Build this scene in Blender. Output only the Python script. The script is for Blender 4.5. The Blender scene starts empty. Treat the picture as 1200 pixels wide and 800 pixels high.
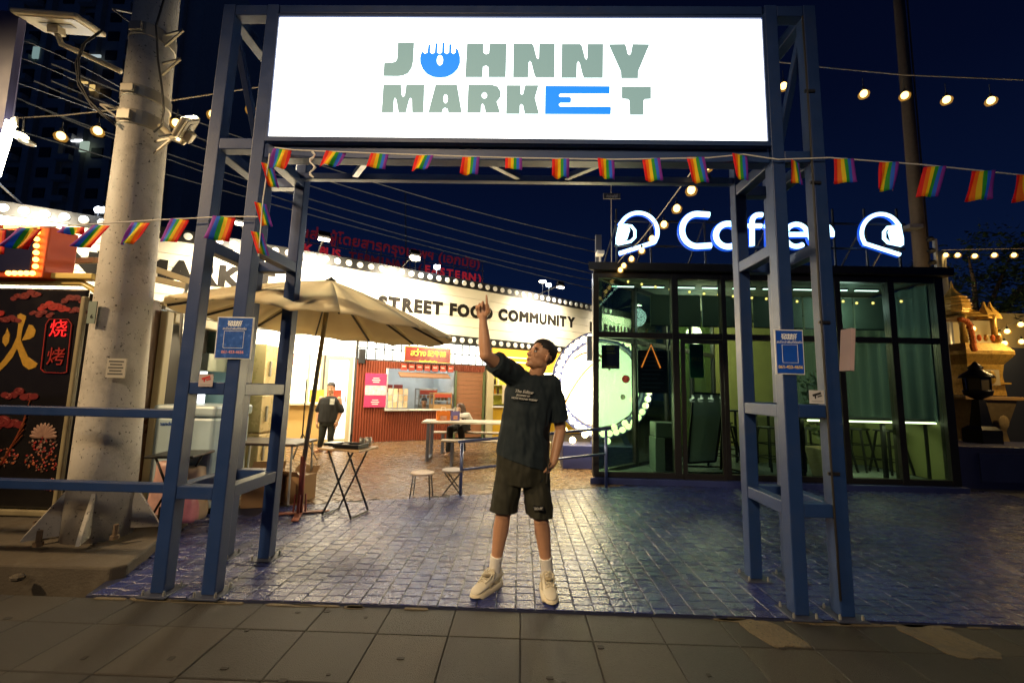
import bpy, bmesh, math, random
from math import radians, sin, cos, pi, atan2, sqrt, hypot
from mathutils import Vector, Matrix, noise
from mathutils.geometry import tessellate_polygon
random.seed(7)
S = bpy.context.scene
COL = S.collection
V = Vector

# ---------------------------------------------------------------- camera
FPX, YAW, PIT, ROL, CH = 490.0, radians(1.25), radians(6.52), radians(1.3), 1.4
cd = bpy.data.cameras.new('camera'); cam = bpy.data.objects.new('camera', cd); COL.objects.link(cam)
S.camera = cam
fw = V((-sin(YAW)*cos(PIT), cos(YAW)*cos(PIT), sin(PIT))); rt = V((cos(YAW), sin(YAW), 0)); up = rt.cross(fw)
r2 = rt*cos(ROL) + up*sin(ROL); u2 = up*cos(ROL) - rt*sin(ROL)
cam.matrix_world = Matrix(((r2.x, u2.x, -fw.x, 0), (r2.y, u2.y, -fw.y, 0), (r2.z, u2.z, -fw.z, CH), (0, 0, 0, 1)))
cd.sensor_width = 36; cd.lens = FPX/1200*36; cd.clip_start = 0.05; cd.clip_end = 600

def ray(x, y): return r2*((x-600)/FPX) - u2*((y-400)/FPX) + fw
def at(x, y, Y):                       # photo measurement -> point on the plane at depth Y
    d = ray(x, y); t = Y/d.y
    return d*t + V((0, 0, CH))
def gnd(x, y, z=0.0):                  # photo measurement -> point at height z
    d = ray(x, y); t = (z-CH)/d.z
    return d*t + V((0, 0, CH))

# ---------------------------------------------------------------- night sky and render settings
w = bpy.data.worlds.new('World'); S.world = w; w.use_nodes = True
nt = w.node_tree; nt.nodes.clear()
wo = nt.nodes.new('ShaderNodeOutputWorld'); bg = nt.nodes.new('ShaderNodeBackground')
tc = nt.nodes.new('ShaderNodeTexCoord'); sp = nt.nodes.new('ShaderNodeSeparateXYZ'); cr = nt.nodes.new('ShaderNodeValToRGB')
nt.links.new(tc.outputs['Generated'], sp.inputs[0]); nt.links.new(sp.outputs['Z'], cr.inputs[0])
e = cr.color_ramp.elements
e[0].position = 0.0; e[0].color = (0.0035, 0.011, 0.040, 1)
e[1].position = 0.85; e[1].color = (0.0006, 0.0012, 0.0060, 1)
m_ = e.new(0.28); m_.color = (0.0016, 0.0052, 0.024, 1)
m_ = e.new(0.52); m_.color = (0.0009, 0.0025, 0.013, 1)
nt.links.new(cr.outputs[0], bg.inputs[0]); bg.inputs[1].default_value = 1.0
nt.links.new(bg.outputs[0], wo.inputs[0])
S.view_settings.view_transform = 'Standard'; S.view_settings.look = 'None'
S.view_settings.exposure = 0.18; S.view_settings.gamma = 1.0
S.render.engine = 'CYCLES'
S.cycles.use_denoising = True
S.cycles.sample_clamp_indirect = 4.0
S.cycles.max_bounces = 8; S.cycles.transparent_max_bounces = 24
S.cycles.caustics_reflective = False; S.cycles.caustics_refractive = False

def lamp(kind, name, loc, energy, col, target=None, size=0.1, spot=None, blend=0.5):
    ld = bpy.data.lights.new(name, kind); ld.energy = energy; ld.color = col
    if kind in ('POINT', 'SPOT'): ld.shadow_soft_size = size
    if kind == 'SPOT': ld.spot_size = radians(spot); ld.spot_blend = blend
    if kind == 'AREA': ld.size = size
    o = bpy.data.objects.new(name, ld); COL.objects.link(o); o.location = loc
    if target is not None:
        o.rotation_euler = (V(target)-V(loc)).to_track_quat('-Z', 'Y').to_euler()
    return o
# street lamps standing on the road side of the pavement, out of frame
lamp('SPOT', 'street_lamp_light', (-7.5, 0.2, 5.6), 1700, (1.0, 0.70, 0.38), (-2.8, 3.0, 0.9), 0.2, 60, 0.8)
lamp('SPOT', 'street_lamp_light', (-2.6, -5.5, 5.8), 2100, (1.0, 0.73, 0.43), (0.0, 3.2, 1.35), 0.3, 50, 1.0)
lamp('SPOT', 'street_lamp_light', (2.5, -8.0, 8.0), 260, (0.88, 0.94, 1.0), (0.0, 3.0, 1.0), 0.25, 60, 0.9)
lamp('SPOT', 'parasol_fill_light', (-3.0, 3.35, 3.75), 560, (1.0, 0.86, 0.58), (-1.9, 5.0, 2.0), 0.08, 105, 0.7)  # added spot near the pole to brighten the parasol top and plaza
# ---------------------------------------------------------------- materials
MATS = {}
def P(name, col, rough=0.5, metal=0.0, var=0.12, scale=6.0, bump=0.0, bscale=40.0, spec=0.5, dirt=None, dscale=2.0, damt=0.5, coat=0.0, trans=0.0, speck=None, sscale=40, sth=.64, transl=0.0, world=False):
    """procedural Principled: colour varied by noise, optional dirt patches and fine bump"""
    if name in MATS: return MATS[name]
    m = bpy.data.materials.new(name); m.use_nodes = True; t = m.node_tree; N = t.nodes; L = t.links
    b = N['Principled BSDF']
    if world:
        ge = N.new('ShaderNodeNewGeometry')
        class co: outputs = {'Object': ge.outputs['Position']}
    else: co = N.new('ShaderNodeTexCoord')
    n1 = N.new('ShaderNodeTexNoise'); n1.inputs['Scale'].default_value = scale; n1.inputs['Detail'].default_value = 6
    L.new(co.outputs['Object'], n1.inputs['Vector'])
    mx = N.new('ShaderNodeMix'); mx.data_type = 'RGBA'
    lo = [max(0, c*(1-var)) for c in col]; hi = [min(1, c*(1+var)) for c in col]
    mx.inputs[6].default_value = (*lo, 1); mx.inputs[7].default_value = (*hi, 1)
    L.new(n1.outputs['Fac'], mx.inputs[0]); out = mx.outputs[2]
    if dirt:
        n2 = N.new('ShaderNodeTexNoise'); n2.inputs['Scale'].default_value = dscale; n2.inputs['Detail'].default_value = 8; n2.inputs['Roughness'].default_value = .7
        L.new(co.outputs['Object'], n2.inputs['Vector'])
        r = N.new('ShaderNodeValToRGB'); r.color_ramp.elements[0].position = .5; r.color_ramp.elements[1].position = .72
        r.color_ramp.elements[1].color = (damt, damt, damt, 1)
        L.new(n2.outputs['Fac'], r.inputs[0])
        m2 = N.new('ShaderNodeMix'); m2.data_type = 'RGBA'; m2.inputs[7].default_value = (*dirt, 1)
        L.new(r.outputs[0], m2.inputs[0]); L.new(out, m2.inputs[6]); out = m2.outputs[2]
    if speck:
        n4 = N.new('ShaderNodeTexNoise'); n4.inputs['Scale'].default_value = sscale; n4.inputs['Detail'].default_value = 5; n4.inputs['Roughness'].default_value = .65
        L.new(co.outputs['Object'], n4.inputs['Vector'])
        r4 = N.new('ShaderNodeValToRGB'); r4.color_ramp.elements[0].position = sth-.02; r4.color_ramp.elements[1].position = sth+.04
        L.new(n4.outputs['Fac'], r4.inputs[0]); m4 = N.new('ShaderNodeMix'); m4.data_type = 'RGBA'; m4.inputs[7].default_value = (*speck, 1)
        L.new(r4.outputs[0], m4.inputs[0]); L.new(out, m4.inputs[6]); out = m4.outputs[2]
    L.new(out, b.inputs['Base Color'])
    if transl:
        tl_ = N.new('ShaderNodeBsdfTranslucent'); ms = N.new('ShaderNodeMixShader'); ms.inputs[0].default_value = transl
        L.new(out, tl_.inputs['Color']); L.new(b.outputs[0], ms.inputs[1]); L.new(tl_.outputs[0], ms.inputs[2]); L.new(ms.outputs[0], N['Material Output'].inputs[0])
    b.inputs['Metallic'].default_value = metal
    rr = N.new('ShaderNodeMapRange'); rr.inputs[3].default_value = max(.03, rough-.1); rr.inputs[4].default_value = min(1, rough+.1)
    L.new(n1.outputs['Fac'], rr.inputs[0]); L.new(rr.outputs[0], b.inputs['Roughness'])
    b.inputs['Specular IOR Level'].default_value = spec
    b.inputs['Coat Weight'].default_value = coat
    if trans: b.inputs['Transmission Weight'].default_value = trans
    if bump:
        n3 = N.new('ShaderNodeTexNoise'); n3.inputs['Scale'].default_value = bscale; n3.inputs['Detail'].default_value = 4
        L.new(co.outputs['Object'], n3.inputs['Vector'])
        bp = N.new('ShaderNodeBump'); bp.inputs['Strength'].default_value = bump; bp.inputs['Distance'].default_value = 0.01
        L.new(n3.outputs['Fac'], bp.inputs['Height']); L.new(bp.outputs[0], b.inputs['Normal'])
    MATS[name] = m
    return m
def E(name, col, st=1.0):
    if name in MATS: return MATS[name]
    m = bpy.data.materials.new(name); m.use_nodes = True; t = m.node_tree
    b = t.nodes['Principled BSDF']; b.inputs['Base Color'].default_value = (*[min(.8, c) for c in col], 1)
    b.inputs['Emission Color'].default_value = (*col, 1); b.inputs['Emission Strength'].default_value = st
    MATS[name] = m
    return m
def glass(name, tint, refl=0.06):
    m = bpy.data.materials.new(name); m.use_nodes = True; t = m.node_tree; N = t.nodes; N.clear()
    o = N.new('ShaderNodeOutputMaterial'); mx = N.new('ShaderNodeMixShader'); tr = N.new('ShaderNodeBsdfTransparent'); gl = N.new('ShaderNodeBsdfGlossy')
    fr = N.new('ShaderNodeFresnel'); fr.inputs[0].default_value = 1.45
    tr.inputs[0].default_value = (*tint, 1); gl.inputs['Roughness'].default_value = 0.01; gl.inputs['Color'].default_value = (.8, .95, .9, 1)
    ge = N.new('ShaderNodeNewGeometry'); mu = N.new('ShaderNodeMath'); mu.operation = 'MULTIPLY'; iv = N.new('ShaderNodeMath'); iv.operation = 'SUBTRACT'; iv.inputs[0].default_value = 1.0
    t.links.new(ge.outputs['Backfacing'], iv.inputs[1]); t.links.new(fr.outputs[0], mu.inputs[0]); t.links.new(iv.outputs[0], mu.inputs[1]); t.links.new(mu.outputs[0], mx.inputs[0]); t.links.new(tr.outputs[0], mx.inputs[1]); t.links.new(gl.outputs[0], mx.inputs[2]); t.links.new(mx.outputs[0], o.inputs[0])
    MATS[name] = m
    return m

blue_paint = P('blue_paint', (0.011, 0.035, 0.125), .42, 0, .15, 9, .10, 60, dirt=(.032, .045, .09), dscale=5, damt=.4, speck=(.12, .10, .09), sscale=26, sth=.70)
dark_steel = P('dark_steel', (0.022, 0.02, 0.018), .4, .2, .2)
black_metal = P('black_metal', (0.012, 0.012, 0.014), .35, .3)
black_plastic = P('black_plastic', (0.012, 0.012, 0.013), .4)
galv = P('galvanised_steel', (.42, .42, .40), .4, .7, .15)
cream = P('cream_paint', (.52, .44, .26), .5, 0, .08)
white_paint = P('white_paint', (.8, .78, .72), .5, 0, .06)
concrete = P('concrete', (.075, .06, .042), .85, 0, .2, 5, .4, 60, dirt=(.14, .12, .09), dscale=4, damt=.6)
pole_conc = P('pole_steel', (.54, .50, .43), .62, 0, .14, 4, .25, 70, dirt=(.22, .20, .17), dscale=3.5, damt=.7, speck=(.05, .045, .04), sscale=34, sth=.63)
wood = P('wood', (.45, .27, .11), .5, 0, .2, 8)
wire_m = P('cable_rubber', (.03, .028, .026), .6)
wire_pale = P('cable_grey', (.50, .43, .32), .5)
rope_m = P('white_rope', (.75, .72, .66), .7)
gold = P('gold_paint', (.62, .38, .08), .38, .3, .35, 25, .6, 50, dirt=(.18, .09, .02), dscale=14, damt=.7)
marigold = P('marigold', (.75, .16, .02), .8, 0, .3, 40)
leaf = P('leaf', (.035, .06, .018), .5, 0, .4, 3)
leaf2 = P('leaf_pale', (.07, .10, .03), .5, 0, .4, 3)
bark = P('bark', (.10, .07, .045), .9, 0, .3, 20, .6, 40)
bulb_m = E('warm_bulb', (1.0, .70, .28), 4.0)
RAINBOW = [P('flag_'+n, c, .7, 0, .1, transl=.4) for n, c in (('red', (.85, .02, .02)), ('orange', (.95, .25, .01)), ('yellow', (.95, .72, .02)), ('green', (.04, .42, .06)), ('blue', (.03, .20, .80)), ('purple', (.32, .05, .45)))]

# ---------------------------------------------------------------- mesh builder
LOC = {}
class MB:
    def __init__(s): s.v = []; s.f = []; s.m = []
    def add(s, vs, fs, mi=0):
        o = len(s.v); s.v += [V(p) for p in vs]; s.f += [tuple(i+o for i in f) for f in fs]; s.m += [mi]*len(fs); return s
    def box(s, c, d, M=None, mi=0):
        x, y, z = d[0]/2, d[1]/2, d[2]/2
        vs = [V((a*x, b*y, k*z)) for k in (-1, 1) for b in (-1, 1) for a in (-1, 1)]
        if M is not None: vs = [M @ p for p in vs]
        vs = [p+V(c) for p in vs]
        return s.add(vs, [(0, 2, 3, 1), (4, 5, 7, 6), (0, 1, 5, 4), (2, 6, 7, 3), (0, 4, 6, 2), (1, 3, 7, 5)], mi)
    def box2(s, a, b, mi=0):
        a = V(a); b = V(b); return s.box((a+b)/2, [abs(q) for q in (b-a)], None, mi)
    def bar(s, a, b, w_, h, roll=0.0, mi=0):
        a = V(a); b = V(b); d = b-a; L = d.length; z = d.normalized()
        ref = V((0, 0, 1)) if abs(z.z) < .95 else V((0, 1, 0))
        x = ref.cross(z).normalized(); y = z.cross(x)
        M = Matrix((x, y, z)).transposed() @ Matrix.Rotation(roll, 3, 'Z')
        return s.box((a+b)/2, (w_, h, L), M, mi)
    def tube(s, pts, r, n=8, cap=True, mi=0):
        pts = [V(p) for p in pts]; k = len(pts); rs = r if isinstance(r, (list, tuple)) else [r]*k
        vs = []; px = None
        for i, p in enumerate(pts):
            d = (pts[min(i+1, k-1)]-pts[max(i-1, 0)]).normalized()
            if px is None:
                ref = V((0, 0, 1)) if abs(d.z) < .9 else V((1, 0, 0)); px = ref.cross(d).normalized()
            px = (px - d*px.dot(d)).normalized(); py = d.cross(px)
            vs += [p + (px*cos(2*pi*j/n)+py*sin(2*pi*j/n))*rs[i] for j in range(n)]
        fs = [(i*n+j, i*n+(j+1) % n, (i+1)*n+(j+1) % n, (i+1)*n+j) for i in range(k-1) for j in range(n)]
        if cap: fs += [tuple(range(n-1, -1, -1)), tuple(range((k-1)*n, k*n))]
        return s.add(vs, fs, mi)
    def lathe(s, prof, c=(0, 0, 0), n=16, sq=False, mi=0):
        c = V(c); vs = []; k = len(prof); ph = pi/4 if sq else 0; n = 4 if sq else n
        for r, z in prof: vs += [c+V((r*cos(2*pi*j/n+ph), r*sin(2*pi*j/n+ph), z)) for j in range(n)]
        fs = [(i*n+j, i*n+(j+1) % n, (i+1)*n+(j+1) % n, (i+1)*n+j) for i in range(k-1) for j in range(n)]
        fs += [tuple(range(n-1, -1, -1)), tuple(range((k-1)*n, k*n))]
        return s.add(vs, fs, mi)
    def ell(s, c, r, n=12, k=8, M=None, mi=0):
        c = V(c); vs = [V((0, 0, -r[2]))]
        for i in range(1, k):
            a = -pi/2+pi*i/k
            vs += [V((r[0]*cos(a)*cos(2*pi*j/n), r[1]*cos(a)*sin(2*pi*j/n), r[2]*sin(a))) for j in range(n)]
        vs.append(V((0, 0, r[2])))
        if M is not None: vs = [M @ p for p in vs]
        vs = [p+c for p in vs]
        fs = [(0, 1+(j+1) % n, 1+j) for j in range(n)]
        fs += [(1+i*n+j, 1+i*n+(j+1) % n, 1+(i+1)*n+(j+1) % n, 1+(i+1)*n+j) for i in range(k-2) for j in range(n)]
        t = len(vs)-1; o = 1+(k-2)*n
        fs += [(o+j, o+(j+1) % n, t) for j in range(n)]
        return s.add(vs, fs, mi)
    def loft(s, rings, mi=0):              # rings: (centre, xvec, yvec)
        n = 16; vs = []
        for c, a, b in rings: vs += [V(c)+V(a)*cos(2*pi*j/n)+V(b)*sin(2*pi*j/n) for j in range(n)]
        k = len(rings)
        fs = [(i*n+j, i*n+(j+1) % n, (i+1)*n+(j+1) % n, (i+1)*n+j) for i in range(k-1) for j in range(n)]
        fs += [tuple(range(n-1, -1, -1)), tuple(range((k-1)*n, k*n))]
        return s.add(vs, fs, mi)
    def limb(s, pts, rs, n=12):            # rounded cone chain
        for i in range(len(pts)-1):
            s.tube([pts[i], pts[i+1]], [rs[i], rs[i+1]], n)
        for p, r in zip(pts, rs): s.ell(p, (r, r, r), n, 8)
        return s
    def poly(s, loops, f3, depth=None, mi=0):  # loops of 2-D points; f3 maps (x,y,k) -> 3-D, k=0 front 1 back
        flat = [p for l in loops for p in l]
        tri = tessellate_polygon([[V((p[0], p[1], 0)) for p in l] for l in loops])
        fr = [f3(p[0], p[1], 0) for p in flat]
        o = []
        n = len(flat)
        vs = list(fr)
        if depth is None:
            return s.add(vs, list(tri), mi)
        vs += [f3(p[0], p[1], 1) for p in flat]
        fs = list(tri)+[(c+n, b+n, a+n) for a, b, c in tri]
        i0 = 0
        for l in loops:
            q = len(l); fs += [(i0+j, i0+(j+1) % q, i0+(j+1) % q+n, i0+j+n) for j in range(q)]; i0 += q
        return s.add(vs, fs, mi)
    def mesh(s, name, mats, off=None):
        me = bpy.data.meshes.new(name)
        me.from_pydata([tuple(p-off) if off is not None else tuple(p) for p in s.v], [], s.f)
        for m in (mats if isinstance(mats, (list, tuple)) else [mats]): me.materials.append(m)
        if any(s.m): me.polygons.foreach_set('material_index', s.m)
        return me
    def build(s, name, mats, parent=None, label=None, smooth=False, bevel=0.0, world=True, normals=True, stuff=False):
        off = LOC.get(parent.name) if (parent is not None and world) else None
        me = s.mesh(name, mats, off)
        if normals:
            bm = bmesh.new(); bm.from_mesh(me); bmesh.ops.recalc_face_normals(bm, faces=bm.faces); bm.to_mesh(me); bm.free()
        if smooth: me.polygons.foreach_set('use_smooth', [True]*len(me.polygons))
        o = bpy.data.objects.new(name, me); COL.objects.link(o)
        if parent is not None:
            o.parent = parent
            if parent.name in LOC and world: LOC[o.name] = LOC[parent.name]
        if label: o['label'] = label
        if stuff: o['kind'] = 'stuff'
        if bevel:
            b = o.modifiers.new('bevel', 'BEVEL'); b.width = bevel; b.segments = 2; b.limit_method = 'ANGLE'
        return o
def thing(name, label, cat, loc=(0, 0, 0), rz=0.0, group=None):
    o = bpy.data.objects.new(name, None); COL.objects.link(o); o.empty_display_size = .1
    o.location = loc; o.rotation_euler = (0, 0, rz); LOC[o.name] = V(loc)
    return tag(o, label, cat, group)
def tag(o, label, cat, group=None):
    o['label'] = label; o['category'] = cat
    if group: o['group'] = group
    return o
def struct(o): o['kind'] = 'structure'; return o
def dup(o, parent=None, loc=None, rz=None, name=None):
    c = o.copy(); COL.objects.link(c)
    if parent is not None: c.parent = parent
    if loc is not None: c.location = loc
    if rz is not None: c.rotation_euler = (0, 0, rz)
    if o.name in LOC: LOC[c.name] = V(loc) if loc is not None else LOC[o.name]
    for ch in list(o.children): dup(ch, c)
    return c
def place(me, name, parent, M, label=None):     # shared mesh piece
    o = bpy.data.objects.new(name, me); COL.objects.link(o)
    if parent is not None: o.parent = parent
    o.matrix_local = M
    if label: o['label'] = label
    return o
def txt(body, size, mat, name='lettering', depth=0.004, bold=0.0, align='CENTER', shear=0.0, sx=1.0):
    cu = bpy.data.curves.new(name, 'FONT'); cu.body = body; cu.size = size; cu.extrude = depth; cu.offset = bold
    cu.align_x = align; cu.align_y = 'CENTER'; cu.shear = shear; cu.resolution_u = 3
    o = bpy.data.objects.new('tmp', cu); COL.objects.link(o)
    bpy.context.view_layer.update()
    me = bpy.data.meshes.new_from_object(o.evaluated_get(bpy.context.evaluated_depsgraph_get()))
    wd = max((v.co.x for v in me.vertices), default=0)-min((v.co.x for v in me.vertices), default=0)
    bpy.data.objects.remove(o); bpy.data.curves.remove(cu)
    me.name = name; me.materials.clear(); me.materials.append(mat)
    if sx != 1.0:
        for v in me.vertices: v.co.x *= sx
    return me
def face(pos, right=(1, 0, 0), upv=(0, 0, 1)):  # matrix: local x->right, y->up, z->out
    x = V(right).normalized(); y = V(upv).normalized(); z = x.cross(y)
    M = Matrix((x, y, z)).transposed().to_4x4(); M.translation = V(pos); return M
def put_text(parent, body, size, mat, pos, right=(1, 0, 0), upv=(0, 0, 1), **k):
    me = txt(body, size, mat, **k)
    p = V(pos)
    if parent is not None and parent.name in LOC: p = p-LOC[parent.name]
    return place(me, k.get('name', 'lettering'), parent, face(p, right, upv))

# ================================================================ GROUND
asph = P('asphalt', (.05, .048, .045), .9, 0, .3, 3, .4, 90)
struct(MB().box2((-60, -20, -.35), (60, 90, -.3)).build('ground', asph))
# pavement of square slabs
tile_m = [P('slab_%s' % n, c, .60, 0, .45, 150, .9, 210, spec=.45, dirt=d, dscale=2.2, damt=.75, speck=(.10, .088, .07), sscale=95, sth=.66, world=True) for n, c, d in
          (('grey', (.034, .031, .027), (.018, .016, .014)), ('dark', (.028, .026, .023), (.016, .014, .012)), ('warm', (.038, .032, .024), (.021, .017, .013)))]
joint_m = P('joint', (.03, .027, .024), .95)
base = struct(MB().box2((-9, -1.2, -.3), (9, 2.835, -.012)).build('pavement', joint_m))
rows = [(2.548, 2.832)] + [(2.136-.412*i+.004, 2.544-.412*i) for i in range(9)]
for j, (y0, y1) in enumerate(rows):
    L = y1-y0; wd = .407
    b = MB(); hx, hy = wd/2, L/2; cbv = .004
    b.add([(-hx, -hy, -.03), (hx, -hy, -.03), (hx, hy, -.03), (-hx, hy, -.03), (-hx, -hy, -cbv), (hx, -hy, -cbv), (hx, hy, -cbv), (-hx, hy, -cbv),
           (-hx+cbv, -hy+cbv, 0), (hx-cbv, -hy+cbv, 0), (hx-cbv, hy-cbv, 0), (-hx+cbv, hy-cbv, 0)],
          [(0, 1, 5, 4), (1, 2, 6, 5), (2, 3, 7, 6), (3, 0, 4, 7), (4, 5, 9, 8), (5, 6, 10, 9), (6, 7, 11, 10), (7, 4, 8, 11), (8, 9, 10, 11)])
    meshes = [b.mesh('paving_slab', m) for m in tile_m]
    for i in range(-10, 11):
        M = Matrix.Translation((.03+.2055+.411*i, (y0+y1)/2, random.uniform(-.002, .001))) @ Matrix.Rotation(random.uniform(-.002, .002), 4, 'X')
        place(random.choice(meshes), 'paving_slab', base, M)
# cement patches by the gate foot, worn mortar along the edge of the deck
patch_m = P('cement_patch', (.12, .095, .055), .8, 0, .35, 30, .8, 60, dirt=(.07, .062, .05), dscale=6, damt=1.0, speck=(.06, .05, .04), sscale=60, sth=.6)
def ragged(c, wx, wy, z, skew, name, mat):
    n = 22; pts = []
    for i in range(n):
        a = 2*pi*i/n; q = 1+.16*noise.noise(V((cos(a)*2+c[0]*5, sin(a)*2, 1)))
        x = max(-1, min(1, 1.25*cos(a)))*q; y = max(-1, min(1, 1.25*sin(a)))*q
        pts.append((c[0]+x*wx+y*wy*skew, c[1]+y*wy))
    b = MB(); b.poly([pts], lambda x, y, k: V((x, y, z-.02*k)), 1)
    return b.build(name, mat, base)
for px, py, wx, wy in ((905, 742, .12, .13), (1112, 752, .16, .15)):
    p = gnd(px, py); ragged((p.x, p.y), wx, wy, .005, -.3, 'cement_patch', patch_m)
for i in range(26):
    x = random.choice([random.uniform(-2.7, -.5), random.uniform(1.2, 3)]); ragged((x, 2.825+random.uniform(-.012, 0)), random.uniform(.04, .16), random.uniform(.006, .022), .004, 0, 'mortar_smear', patch_m)

gum = P('gum', (.022, .020, .018), .8)
for i in range(34):
    ragged((random.uniform(-3, 2.6), random.uniform(1.9, 2.78)), random.uniform(.008, .02), random.uniform(.007, .016), .0025, 0, 'gum_spot', gum)
# stamped paving: blue in front, brown behind
def stamped(name, col, bump, dirt, rough=.30):
    m = P(name, col, rough, 0, .22, 7, bump, 42, spec=.5, dirt=dirt, dscale=1.1, damt=.8, world=True, speck=tuple(c*2.2 for c in col), sscale=70, sth=.68)
    return m
blue_st = stamped('stamped_blue', (.026, .037, .150), .75, (.050, .045, .075), .27)
blue_j = P('stamped_joint', (.014, .018, .05), .6)
brown_st = stamped('stamped_brown', (.175, .105, .050), .6, (.07, .055, .05), .27)
def back_line(x): return 5.41+.352*(x+1.357)
deck = struct(MB().add([(-2.80, 2.84, .004), (9.5, 2.84, .004), (9.5, 9.2, .004), (-4.4, 4.34, .004), (-3.18, 3.95, .004),
                        (-2.80, 2.84, -.3), (9.5, 2.84, -.3), (9.5, 9.2, -.3), (-4.4, 4.34, -.3), (-3.18, 3.95, -.3)],
                       [(0, 1, 2, 3, 4), (0, 5, 6, 1), (4, 9, 5, 0), (5, 9, 8, 7, 6)]).build('blue_deck', blue_j, normals=True))
CW, RH = .126, .102
pieces = []
c0 = -26
for i in range(-26, 76):
    x0 = i*CW; offy = random.uniform(-.03, .03)+(RH/2 if i % 2 else 0)
    k = 0; y = 2.845
    while y < 6.7:
        h_ = RH*random.uniform(.9, 1.1) if k else (RH-offy*.6)
        y1 = y+h_; xc = x0+CW/2; yc = (y+y1)/2
        ok = yc < back_line(xc) and xc < 7.3
        if xc < -2.76: ok = ok and yc > 2.87+(-2.76-xc)*2.6+.05 and (yc < 4.55)
        if ok: pieces.append((xc, yc, CW-.006, h_-.006))
        y = y1; k += 1
def brick_geo(wx, wy, seed):
    r = random.Random(seed); b = .0035
    hx, hy = wx/2, wy/2
    zs = [.0120+r.uniform(-.0013, .0013) for _ in range(4)]; zc = .0125+r.uniform(-.0012, .0016)
    jx = [r.uniform(-.003, .003) for _ in range(8)]
    low = [(-hx+jx[0], -hy, .0085), (hx+jx[1], -hy, .0085), (hx+jx[2], hy, .0085), (-hx+jx[3], hy, .0085)]
    top = [(-hx+b, -hy+b, zs[0]), (hx-b, -hy+b, zs[1]), (hx-b, hy-b, zs[2]), (-hx+b, hy-b, zs[3])]
    vs = low+top+[(jx[4]*4, jx[5]*4, zc)]
    return vs, [(0, 1, 5, 4), (1, 2, 6, 5), (2, 3, 7, 6), (3, 0, 4, 7), (4, 5, 8), (5, 6, 8), (6, 7, 8), (7, 4, 8)]
pieces.sort(key=lambda p: p[1]*1.0+abs(p[0])*.12)
variants = []
for q in range(12):
    vs, fs = brick_geo(CW-.006, RH-.006, q); variants.append(MB().add(vs, fs).mesh('stamped_stone', blue_st))
for (x, y, wx, wy) in pieces[:300]:
    o = place(random.choice(variants), 'stamped_stone', deck, Matrix.Translation((x, y, 0)) @ Matrix.Diagonal((1, wy/(RH-.006), 1, 1)))
b = MB()
for q, (x, y, wx, wy) in enumerate(pieces[300:]):
    vs, fs = brick_geo(wx, wy, q+99); b.add([(p[0]+x, p[1]+y, p[2]) for p in vs], fs)
b.build('stamped_stones', blue_st, deck, stuff=True, normals=False)
# brown plaza behind
plaza = struct(MB().add([(-4.4, 4.34, 0), (9.5, 9.24, 0), (20, 9.2, 0), (20, 30, 0), (-20, 30, 0), (-20, 4.34, 0)], [(0, 1, 2, 3, 4, 5)]).build('brown_plaza', P('brown_joint', (.035, .026, .02), .6), normals=True))
ang = radians(48); ca, sa = cos(ang), sin(ang); b = MB(); q = 0
for i in range(-90, 150):
    for j in range(-60, 110):
        x = i*.13; y = j*.11+(.055 if i % 2 else 0)
        X = x*ca-y*sa-1; Y = x*sa+y*ca+6
        if Y < back_line(X)+.05 or Y > 11.5 or X < -5.6 or X > 1.6 or Y > 13.0+.62*X: continue
        vs, fs = brick_geo(.121, .101, q); q += 1
        b.add([(p[0]*ca-p[1]*sa+X, p[0]*sa+p[1]*ca+Y, p[2]-.004) for p in vs], fs)
b.build('stamped_stones', brown_st, plaza, stuff=True, normals=False)

# ================================================================ GATE
gate = thing('entrance_gate', 'blue steel entrance gate with two lattice towers carrying the glowing white sign', 'gate', (0, 2.9, 0))
PW = .092
BOLT = MB().lathe([(.009, 0), (.009, .02), (.006, .02), (.006, .03)], (0, 0, 0), 6).mesh('anchor_bolt', galv)
TW = {}
def tower(x0, x1, y0, y1, side):
    top = 4.30
    posts = {}; before = set(o.name for o in gate.children)
    for nm, x, y in (('a', x0, y0), ('b', x1, y0), ('c', x1, y1), ('d', x0, y1)):
        MB().box2((x-PW/2, y-PW/2, .02), (x+PW/2, y+PW/2, top)).build('post', blue_paint, gate, bevel=.006)
        MB().box((x, y, .013), (.19, .19, .012)).build('base_plate', P('plate', (.05, .06, .10), .5, .3), gate, bevel=.003)
        for sx in (-.07, .07):
            for sy in (-.07, .07): place(BOLT, 'anchor_bolt', gate, Matrix.Translation(V((x+sx, y+sy, .019))-LOC[gate.name]))
    lv = [.66, 1.36, 2.40, 3.16, top-PW/2] if side < 0 else [.66, 1.30, 2.44, 3.10, top-PW/2]
    h = .085
    for k, z in enumerate(lv):
        xa, xb = x0+PW/2+.001, x1-PW/2-.001; ya, yb = y0+PW/2+.001, y1-PW/2-.001
        if k != 2:
            MB().box2((xa, y0-h/2, z-h/2), (xb, y0+h/2, z+h/2)).build('crossbar', blue_paint, gate, bevel=.005)
        MB().box2((xa, y1-h/2, z-h/2), (xb, y1+h/2, z+h/2)).build('crossbar', blue_paint, gate, bevel=.005)
        for x in (x0, x1):
            MB().box2((x-h/2, ya, z-h/2-.004), (x+h/2, yb, z+h/2-.004)).build('crossbar', blue_paint, gate, bevel=.005)
    # braces in the upper bays
    MB().bar((x0 if side < 0 else x1, y0+.06, top-.16), (x0 if side < 0 else x1, y1-.06, 3.30), .05, .05).build('brace', blue_paint, gate, bevel=.004)
    MB().bar((x0+.06, y1-.0, 4.1), (x1-.06, y1, 3.75), .05, .05).build('brace', blue_paint, gate, bevel=.004)
    if side < 0:                       # the left tower stands slightly out of plumb
        for o in gate.children:
            if o.name not in before and o.data is not BOLT:
                for v in o.data.vertices: v.co.x += .0135*v.co.z
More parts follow.
